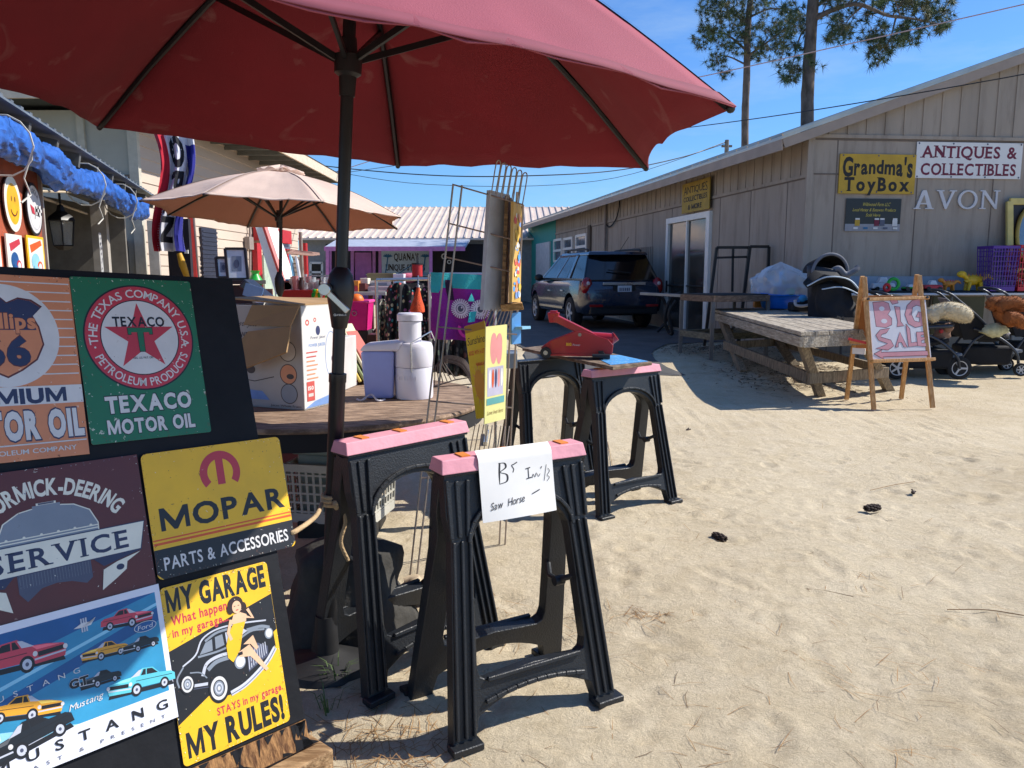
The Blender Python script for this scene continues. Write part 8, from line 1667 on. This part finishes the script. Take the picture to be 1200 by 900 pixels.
def goods(name, lb, px0, py0, px1, py1, mat, dy=0.2, cat='box', band=None, depth=0.18):
    a, b = gg(px0, py1, dy), gg(px1, py0, dy); t = thing(name, lb, cat, ((a.x+b.x)/2, a.y, a.z), 0, 'boxes on the goods table'); m = MB(); m.box(((a.x+b.x)/2, a.y+depth/2, (a.z+b.z)/2), (b.x-a.x, depth, b.z-a.z)); m.build('body', mat, t, bevel=0.004)
    if band: m = MB(); m.box(((a.x+b.x)/2, a.y-0.002, a.z+(b.z-a.z)*.45), ((b.x-a.x)*.7, 0.004, (b.z-a.z)*.4)); m.build('label', band, t)
goods('goods_box', 'olive brown flat box highest on the goods table', 430, 320, 461, 329, M('olive_box', '#7d7350', 0.7), 0.35); goods('goods_box', 'white box under the olive brown box', 428, 329, 458, 336, M('off_white_box', '#c6c0ba', 0.7), 0.3, band=s_grey); goods('goods_box', 'mauve printed box beside the patterned dresses', 431, 336, 455, 346, M('mauve_box', '#a58e94', 0.7), 0.1, band=M('dull_pink_label', '#c9a5a5', 0.6)); goods('goods_box', 'orange and yellow upright carton by the black crank', 413, 329, 420, 346, M('orange_carton', '#d98a2e', 0.6), 0.1, band=s_red); goods('goods_box', 'small cream box on the pale green tabletop', 422, 326, 431, 333, M('cream_box', '#d8cdb8', 0.7), 0.2); goods('goods_box', 'dark red narrow carton behind the orange ball', 420, 332, 428, 346, M('dark_red_carton', '#5a2420', 0.6), 0.12); goods('goods_box', 'white pack leaning by the red lantern', 461, 321, 473, 340, M('white_pack', '#c9c6cf', 0.5), 0.3, band=s_lblue)
m = MB(); c = gg(478, 326, 0.5); m.ball(c, (0.11, 0.08, 0.05), 14, lump=.4); gx = thing('folded_shirts', 'pile of pink folded shirts beside the red lantern', 'clothes pile', tuple(c)); m.build('pile', M('dusty_pink_cloth', '#b0566a', 0.9, var=0.2), gx, smooth=60); m = MB(); m.box((c.x, c.y, (c.z-.05)/2), (0.3, 0.16, c.z-.06)); m.build('plinth', M('dark_shelf', '#2a2522', 0.7), gx)
bx = thing('brown_case', 'dark brown case standing below the mottled blouse', 'case', tuple(gg(442, 412, -0.6))); m = MB(); a, b = gg(431, 414, -0.6), gg(453, 392, -0.6); m.box(((a.x+b.x)/2, a.y+.1, (a.z+b.z)/2), (b.x-a.x, .2, b.z-a.z)); m.build('body', M('dark_brown_case', '#3a2018', 0.5), bx, bevel=0.006); m = MB(); m.box(((a.x+b.x)/2, a.y+.1, a.z/2-.002), (.16, .18, a.z-.004)); m.build('foot', M('dark_shelf', '#2a2522', 0.7), bx)
m = MB(); rnd = random.Random(8)
for k in range(9):
    v = gg(408+rnd.uniform(0, 30), 388+rnd.uniform(0, 30), rnd.uniform(-.5, .1)); w3 = v+Vector((rnd.uniform(-.2, .2), rnd.uniform(-.1, .1), rnd.uniform(-.15, .15))); m.tube(bez([v, (v+w3)/2+Vector((0, 0, .06)), w3]), .012, 6)
sm_ = thing('metal_scrap', 'tangle of dark bent metal stands under the goods table', 'metal stands', tuple(gg(422, 420, -.2).xy)+(0,)); m.cyl(Vector((gg(422, 400, -.2).x, YG-.2, 0)), gg(422, 392, -.2), .015); m.build('tangle', blk, sm_)

# red table of glassware by the tan umbrella
YD = 9.6
def dd_(px, py, dy=0.0): return P(px, py, YD+dy)
rt_t = thing('red_table', 'red painted table crowded with glassware beside the tan umbrella', 'table', (dd_(360, 350).x, YD, 0)); a, b = dd_(330, 340), dd_(420, 340); m = MB(); bk = Vector((0, .7, 0)); m.hexa([v-UP*.02 for v in (a, b, b+bk, a+bk)], [a, b, b+bk, a+bk]); m.beam(a-UP*.07+Vector((0, .02, 0)), b-UP*.07+Vector((0, .02, 0)), .03, .10); m.build('tabletop', M('glossy_red_paint', '#a8161e', 0.35, var=0.1), rt_t)
for v in (a, b-Vector((.02, 0, 0)), a+bk*.9, b+bk*.9): m = MB(); m.box((v.x+.03, v.y+.04, v.z/2-.02), (.06, .06, v.z-.04)); m.build('leg', M('dark_red_leg', '#4a1a1a', 0.6), rt_t)
gls = [M('clear_glass_a', '#c9d0d4', 0.08, alpha=0.55, spec=0.8, var=.03), M('pink_glass', '#c98a90', 0.1, alpha=0.7, spec=0.8), M('amber_glass', '#b57a3a', 0.1, alpha=0.75, spec=0.8), M('china_white', '#d5d0cc', 0.25), M('dark_ware', '#4a3a3a', 0.3)]
rnd = random.Random(12)
for k in range(22):
    u = k/21; p = dd_(333+55*u+rnd.uniform(-1, 1), 340).lerp(dd_(333+55*u, 340), 0)+Vector((0, rnd.uniform(.05, .55), 0.001)); h3 = rnd.uniform(.09, .2); r3 = rnd.uniform(.025, .045); kd = rnd.randrange(3); m = MB()
    if kd == 0: m.lathe([(r3*.7, 0), (r3*.75, .005), (r3*.15, .02), (r3*.15, h3*.45), (r3, h3*.6), (r3*.95, h3)], p, n=14)
    elif kd == 1: m.lathe([(r3*.8, 0), (r3, h3*.3), (r3*.6, h3*.7), (r3*.75, h3)], p, n=14)
    else: m.lathe([(r3*.85, 0), (r3*1.0, h3*.9), (r3*.95, h3*.9), (r3*.8, .01)], p, n=14)
    o = m.build('glass' if kd != 1 else 'vase', gls[rnd.choice((0, 0, 0, 1, 1, 2, 3, 4))], smooth=50); tag(o, ('stemmed glass standing among the crowd of glassware on the red table', 'small vase standing among the crowd of glassware on the red table', 'straight tumbler standing among the crowd of glassware on the red table')[kd], ('glass', 'vase', 'glass')[kd], ('stemmed glasses on the red table', 'vases on the red table', 'tumblers on the red table')[kd])
sh2 = thing('glass_shelf', 'small glass display shelf above the glassware on the red table', 'shelf', tuple(dd_(375, 339, .3))); m = MB(); a, b = dd_(361, 324, .3), dd_(386, 324, .3); m.hexa([a, b, b+Vector((0, .2, 0)), a+Vector((0, .2, 0))], [v+UP*.02 for v in (a, b, b+Vector((0, .2, 0)), a+Vector((0, .2, 0)))]); m.build('shelf_plate', M('pale_glass_edge', '#a9b9b6', 0.2), sh2)
for v in (a, b): m = MB(); m.cyl(Vector((v.x, v.y+.1, dd_(375, 340).z)), Vector((v.x, v.y+.1, v.z)), .008); m.build('stem', chrome, sh2)
yt = thing('yellow_tray', 'yellow wooden tray of green toys below the red table edge', 'tray', tuple(dd_(373, 355, -.5))); a, b = dd_(359, 355, -.5), dd_(388, 355, -.5); m = MB(); m.hexa([a, b, b+Vector((0, .3, 0)), a+Vector((0, .3, 0))], [v+UP*.03 for v in (a, b, b+Vector((0, .3, 0)), a+Vector((0, .3, 0)))]); m.build('tray', M('yellow_wood', '#c98f1e', 0.5), yt); m = MB(); m.box(((a.x+b.x)/2, a.y+.15, a.z/2-.002), ((b.x-a.x)*.8, .24, a.z-.004)); m.build('stand', M('dark_red_leg', '#4a1a1a', 0.6), yt)
rnd = random.Random(3)
for k in range(6):
    p = a.lerp(b, .25+.1*k)+Vector((0, .1, .03)); cl_ = ('green', 'yellow', 'green', 'white', 'red', 'green')[k]; m = MB(); m.ball(p+UP*.05, (.04, .035, .05), 12, lump=.35, seed=k); m.ball(p+Vector((.01, -.01, .105)), .028, 10); tag(m.build('toy_figure', tcol[cl_], smooth=60), f'{cl_} toy figure standing in the yellow tray by the red table', 'toy', 'toy figures in the yellow tray')
# shelf objects along the cream wall
for i, (px, py, hh, mt, lb) in enumerate(((300, 330, .3, 'green', 'bright green vase by the white stair board'), (345, 320, .34, 'blue', 'pale blue picture leaning by the red porch'), (352, 322, .3, 'white', 'white picture leaning by the red porch post'))):
    p = P(px, py+8, 14.0); t = thing('wall_ornament', lb, 'ornament', tuple(p)); m = MB()
    if i == 0: m.lathe([(.08, 0), (.14, .12), (.06, .26), (.09, .32)], p, n=16)
    else: m.beam(p, p+Vector((-.08, .1, .42)), .28, .03, up=(1, 0.2, 0.2)); m.box(p+UP*.0, (.3, .08, .03))
    m.build('body', tcol[mt] if i != 1 else s_lblue, t, smooth=40); m = MB(); m.box((p.x, p.y+.02, p.z/2+.05), (.5, .3, p.z-.12)); m.build('stand', M('red_brown_wood', '#6b2c28', 0.5), t)

# ================================================================ STALL WARES ON THE LEFT
orp = M('rust_orange_panel', '#9a4a2e', 0.75, var=0.25, scale=5, bump=0.3, bscale=30)
pn_ = thing('stall_backboard', 'rust orange upright panel of the stall carrying round signs', 'panel', tuple(ln(4.6, 0.0, -0.15))); m = MB(); pe = lhit(48, 260, -0.15); L0 = (pe-ln(3.2, pe.z, -0.15)).dot(DE)
o = ln(3.2, 0, -0.15); m.prism([(0, 0.0), (L0, 0.0), (L0, 2.18), (0, 2.18)], 0.03, (o, DE, UP, NE)); m.build('board', orp, pn_); m = MB(); m.beam(o+DE*(L0+.015), o+DE*(L0+.015)+UP*2.2, .03, .05, up=NE); m.build('edge_post', pp, pn_)
def ps_(px0, py0, px1, py1):
    a, b = lhit(px0, py0, -0.12), lhit(px1, py1, -0.12); c = lhit((px0+px1)/2, (py0+py1)/2, -0.12); w3 = (b-a).dot(DE); h3 = (lhit((px0+px1)/2, py0, -0.12).z-lhit((px0+px1)/2, py1, -0.12).z); return c, w3, h3
SGN = 'signs on the rust orange panel'
c, w3, h3 = ps_(3, 207, 28, 271); A = Art(w3, h3, s_cream, 0.01, dz=0.001, outline=arc(0, 0, w3/2, h3/2, 0, 360, 40)[:-1], back=s_edge); yel = M('smiley_yellow', '#e0a615', 0.4); A.ell(0, 0, w3*.37, h3*.37, yel, 36)
for sx in (-1, 1): A.ell(sx*w3*.10, h3*.09, w3*.025, h3*.05, s_brown, 14)
A.line([(w3*.2*math.cos(R(t)), -h3*.05+h3*.16*math.sin(R(t))) for t in range(200, 341, 10)], w3*.025, s_brown); tag(A.build('round_sign', c, DE, UP), 'round cream sign with a yellow smiling face', 'sign', SGN)
c, w3, h3 = ps_(29, 215, 52, 276); A = Art(w3, h3, s_black, 0.01, dz=0.001, outline=arc(0, 0, w3/2, h3/2, 0, 360, 40)[:-1]); A.ell(0, 0, w3*.45, h3*.45, s_white, 36); A.arctext('ANTIQUE', 0, 0, w3*.34, 90, 100, w3*.09, s_black); A.ring(0, 0, w3*.37, w3*.375, s_grey, 200, 340)
A.poly([(-w3*.28, h3*.08), (-w3*.05, h3*.02), (-w3*.02, -h3*.1), (-w3*.2, -h3*.08)][::-1], s_red); A.line([(-w3*.05, -h3*.18), (w3*.05, 0)], w3*.015, s_black)
for i in range(4):
    for j in range(3): A.rect(w3*(.04+.07*i), h3*(-.1+.06*j), w3*(.04+.07*i+.07), h3*(-.1+.06*j+.06), s_black if (i+j) % 2 else s_white)
tag(A.build('round_sign', c, DE, UP), 'round white sign with red and checkered racing flags', 'sign', SGN)
rnd = random.Random(21); combos = (((-14, 276, 5, 326), 'colourful tin sign cut off at the left edge of the panel', (s_or2, s_blue, s_cream)), ((7, 275, 30, 326), 'cream tin sign with blue and red splashes on the panel', (s_cream, s_dblue, s_red)), ((31, 277, 55, 327), 'bright yellow bordered tin sign with blue and orange splashes', (s_yellow, s_lblue, s_or2)))
for (bx_, lb, cs_) in combos:
    c, w3, h3 = ps_(*bx_); A = Art(w3, h3, cs_[0], 0.01, dz=0.001); A.rect(-w3*.42, -h3*.44, w3*.42, h3*.44, s_cream if cs_[0] is not s_cream else M('sky_print', '#cfd6d4', .5))
    A.poly([(-w3*.3, h3*.1), (w3*.35, h3*.3), (w3*.3, h3*.42), (-w3*.36, h3*.28)], cs_[2]); A.ell(-w3*.08, -h3*.1, w3*.24, h3*.2, cs_[1], 18); A.ell(w3*.15, -h3*.22, w3*.16, h3*.14, cs_[2], 18); A.ell(w3*.15, -h3*.22, w3*.1, h3*.09, s_white, 18); A.poly([(-w3*.3, -h3*.42), (w3*.1, -h3*.42), (w3*.0, -h3*.2), (-w3*.2, -h3*.18)], cs_[1])
    tag(A.build('tin_sign', c, DE, UP), lb, 'sign', SGN)
# hanging lantern
lp = lhit(73, 272, -0.55); lt = thing('hanging_lantern', 'black glass sided lantern hanging inside the dark stall', 'lantern', tuple(lp)); m = MB(); m.lathe([(.0, .30), (.03, .28), (.05, .22), (.13, .16), (.15, .12), (.135, .115)], lp, n=6); m.tube([lp+UP*.3, Vector((lp.x, lp.y, 2.3))], .012, 6); m.build('cap', blk, lt, smooth=30)
m = MB()
for k in range(6): a = k*math.pi/3; m.tube([lp+Vector((.135*math.cos(a), .135*math.sin(a), .12)), lp+Vector((.105*math.cos(a), .105*math.sin(a), -.14))], .008, 5)
m.build('cage', blk, lt); m = MB(); m.lathe([(.10, -.14), (.11, -.15), (.05, -.19), (0, -.19)], lp, n=6); m.build('base', blk, lt); m = MB(); m.lathe([(.125, .11), (.098, -.135)], lp, n=6, cap=False); m.build('glass', M('lantern_glass', '#aab0b0', 0.08, alpha=0.35, spec=0.8), lt)
# things on the counter, paper on the post
for i, (x0, y0, x1, y1, lb) in enumerate(((128, 284, 148, 312, 'smaller black boxy set on the stall counter'), (147, 281, 173, 311, 'larger black boxy set on the stall counter'))):
    a, b = lhit(x0, y1, -1.0), lhit(x1, y0, -1.0); t = thing('old_television', lb, 'television', tuple((a+b)/2), 0, 'black sets on the stall counter'); hh = b.z-1.262; m = MB(); c = (a+b)/2; c.z = 1.262+hh/2; m.box(c, (.4, (b-a).length*.9, hh), rot=math.atan2(DE.y, DE.x)-math.pi/2); m.build('case', blkp, t, bevel=0.02); m = MB(); m.box(c+NE*.205, (.012, (b-a).length*.7, hh*.7), rot=math.atan2(DE.y, DE.x)-math.pi/2); m.build('screen', glass, t)
pa = lhit(119, 300, -0.26); A = Art(.13, .52, M('grey_newsprint', '#a9a9a9', 0.8, var=0.3, scale=18), .003, dz=.001); rnd = random.Random(6)
for k in range(14): x, y = rnd.uniform(-.05, .03), rnd.uniform(-.24, .22); A.rect(x, y, x+rnd.uniform(.01, .03), y+rnd.uniform(.01, .04), s_dgrey)
tag(A.build('notice', pa, DE, UP), 'tall grey printed notice taped to the pale stall post', 'notice')
dp = thing('doorway_panel', 'tall black panel standing at the end of the stall below the flag', 'panel', tuple(lhit(206, 330, -0.2).xy)+(0.1,)); a, b = P(196, 262, 10.9), P(222, 262, 10.9); m = MB(); m.box(((a.x+b.x)/2, 10.9, 1.1), (b.x-a.x, .08, 2.1)); m.build('panel', M('black_wall', '#1a1620', 0.7), dp); m = MB(); m.box(P(218.5, 295, 10.84), (.05, .02, .05)); m.build('white_sticker', white, dp)
m = MB(); q = [P(210, 297, 9.0), P(214, 310, 9.0), P(221, 330, 9.0)]; m.tube(q, [.03, .045, .03], 8); lo_ = q[2]; m.tube([lo_, Vector((lo_.x+.15, lo_.y, .05))], .025, 8); tag(m.build('yellow_tool', M('yellow_tool_paint', '#c99a1e', 0.5), smooth=50), 'yellow handled garden tool leaning by the black panel', 'tool')
# OPEN flag
fz = P(205, 222, 9.2); flg = thing('open_flag', 'red white and blue OPEN flag hanging in folds beside the stall', 'flag', tuple(fz)); FW, FH = .62, 1.5; fr_m, fw_m, fb_m, fk_m = cloth_mat('flag_red', '#c01f35', .2), cloth_mat('flag_white', '#d9d9df', .2), cloth_mat('flag_blue', '#2c2f8f', .2), cloth_mat('flag_black', '#191a22', .1)
A = Art(FW, FH, fw_m, .002, dz=.0012); A.rect(-FW*.5, -FH*.5, -FW*.26, FH*.5, fr_m); A.rect(FW*.24, -FH*.5, FW*.5, FH*.36, fb_m); A.text('OPEN', 0, .0, FW*.36, fk_m, width=FH*.86, bold=.05, rot=-90)
def fwrp(x, y):
    v = .5-y/FH; g = 1-.25*v; return (x*(.72-.10*math.sin(v*3.1))*g+.07*math.sin(v*5.5)-.05*v, y*.95, .10*math.sin(x*22+v*4.0)*(.35+.65*v)+.03*math.sin(x*47+v*9))
A.build('cloth', fz, (.95, .3, 0), UP-Vector((.06, 0, 0)), flg, warp=fwrp, cut=.03); m = MB(); m.tube([P(226, 240, 9.3), P(212, 150, 9.3), P(206, 120, 9.3)], .014, 8); m.tube([P(226, 240, 9.3), Vector((P(226, 240, 9.3).x+.05, 9.3, .1))], .014, 8); m.build('staff', M('grey_conduit', '#8d8078', 0.6), flg)

# ================================================================ LITTER ON THE SAND
straw_m = M('pine_straw_brown', '#9a7446', 0.85, var=0.4, scale=3); straw_d = M('pine_straw_dark', '#6d5236', 0.9, var=0.4, scale=3)
m = MB(); rnd = random.Random(17)
def needle(x, y, a, L, mi, w_=0.0016):
    z = float(0.004+hz(x, y)); d = Vector((math.cos(a), math.sin(a), rnd.uniform(-.02, .10))); s2 = Vector((-d.y, d.x, 0)).normalized()*w_; p = Vector((x, y, z)); k = p+d*L*.5+Vector((rnd.uniform(-.01, .01), rnd.uniform(-.01, .01), .003)); e = p+d*L
    e.z = max(e.z*.5, z-.002); m.add([p-s2, p+s2, k+s2, k-s2, e], [(0, 1, 2, 3), (3, 2, 4)], mi)
for _ in range(520):
    y = 1.9+7.5*rnd.random()**1.6; x = rnd.uniform(-.9, .72*y+.3); needle(x, y, rnd.uniform(0, 3.14), rnd.uniform(.05, .18), 0 if rnd.random() < .7 else 1, .001)
for (cx, cy, n, sp) in ((-.42, 2.1, 130, .13), (-.6, 2.55, 90, .2), (.55, 3.0, 40, .07), (.48, 3.5, 30, .08), (.05, 2.95, 60, .12), (1.3, 2.5, 14, .16), (.9, 2.9, 14, .12), (1.6, 3.3, 14, .14), (2.3, 3.0, 14, .2), (1.2, 4.5, 12, .2), (2.9, 5.5, 12, .3)):
    for _ in range(n): needle(cx+rnd.gauss(0, sp), cy+rnd.gauss(0, sp*.8), rnd.uniform(0, 6.28), rnd.uniform(.05, .15), 0 if rnd.random() < .75 else 1, .0012)
tag(m.build('pine_straw', [straw_m, straw_d], fix=False), 'scattered brown pine needles lying over the sand', 'pine straw', kind='stuff')
m = MB(); rnd = random.Random(31)
for _ in range(2600):
    u, v = rnd.gauss(0, .5), rnd.gauss(0, .5); x, y = (3.75+u*.9, 10.15+v*1.1) if rnd.random() < .62 else (3.1+u*1.1, 12.4+v*1.0)
    needle(x, y, rnd.uniform(0, 6.28), rnd.uniform(.05, .2), 0 if rnd.random() < .45 else 1, .006)
tag(m.build('leaf_litter', [M('litter_brown', '#6a5034', 0.9, var=.4), M('litter_dark', '#3a2c20', 0.9, var=.4)], fix=False), 'dark leaf and straw litter under the picnic table and work table', 'leaf litter', kind='stuff')
cone_m = M('pine_cone', '#3a2a22', 0.85, var=0.4)
for i, (px, py, s3, lb) in enumerate(((1022, 598, .68, 'dark pine cone lying alone on the sand at right'), (843, 632, .6, 'smaller dark pine cone lying on the sand nearer the sawhorses'), (1070, 579, .5, 'small bark chip lying above the right pine cone'), (806, 505, .5, 'small dark bark chip left of the easel'))):
    g = G(px, py); t = thing('pine_cone' if i < 2 else 'bark_chip', lb, 'pine cone' if i < 2 else 'bark chip', tuple(g), rnd.uniform(0, 6)); m = MB(); k = .055*s3
    for j in range(5 if i < 2 else 1):
        for q in range(7 if i < 2 else 3):
            a = q*2*math.pi/(7 if i < 2 else 3)+j*.4; r3 = k*(.55+.45*math.sin(math.pi*(j+.6)/5.2)); m.ball((k*(j-2)*.55, r3*.62*math.cos(a), k*.42+r3*.5*math.sin(a)), (k*.34, k*.26, k*.16), 8)
    m.ball((0, 0, k*.42), (k*1.1, k*.5, k*.4), 10); m.build('scales' if i < 2 else 'bark', cone_m, t, local=True, smooth=60)
wd_ = M('weed_green', (0.07, 0.12, 0.03), 0.6, var=.3)
for i, (px, py, n, lb) in enumerate(((396, 800, 26, 'tuft of green grass by the near sawhorse left foot'), (385, 835, 12, 'sparse grass tuft beside the timber block'), (560, 575, 8, 'tiny grass tuft behind the wire rack'))):
    g = G(px, py); m = MB()
    for k in range(n):
        a = rnd.uniform(0, 6.28); L_ = rnd.uniform(.04, .11); d = Vector((math.cos(a), math.sin(a), 0)); b0 = g+d*rnd.uniform(0, .03); s2 = Vector((-d.y, d.x, 0))*.0025; m.add([b0-s2, b0+s2, b0+d*L_*.3+UP*L_*.8+s2*.7, b0+d*L_*.3+UP*L_*.8-s2*.7, b0+d*L_*.8+UP*L_*.9], [(0, 1, 2, 3), (3, 2, 4)])
    tag(m.build('grass_tuft', wd_, fix=False), lb, 'grass')
tw_ = M('dry_twig', '#8a6c4a', 0.9, var=.3)
for i, (a, b, lb) in enumerate((((1072, 565), (1020, 575), 'thin dry twig on the sand above the right pine cone'), ((915, 690), (1000, 700), 'thin dry twig on the sand in the middle foreground'), ((1110, 715), (1200, 722), 'long dry twig near the right edge of the sand'), ((720, 560), (700, 480), 'dry stick under the far sawhorses'))):
    m = MB(); p0, p1 = G(*a), G(*b); m.tube(bez([p0+UP*.003, p0.lerp(p1, .5)+Vector((.02, .02, .005)), p1+UP*.003]), .0022, 5); tag(m.build('twig', tw_), lb, 'twig')
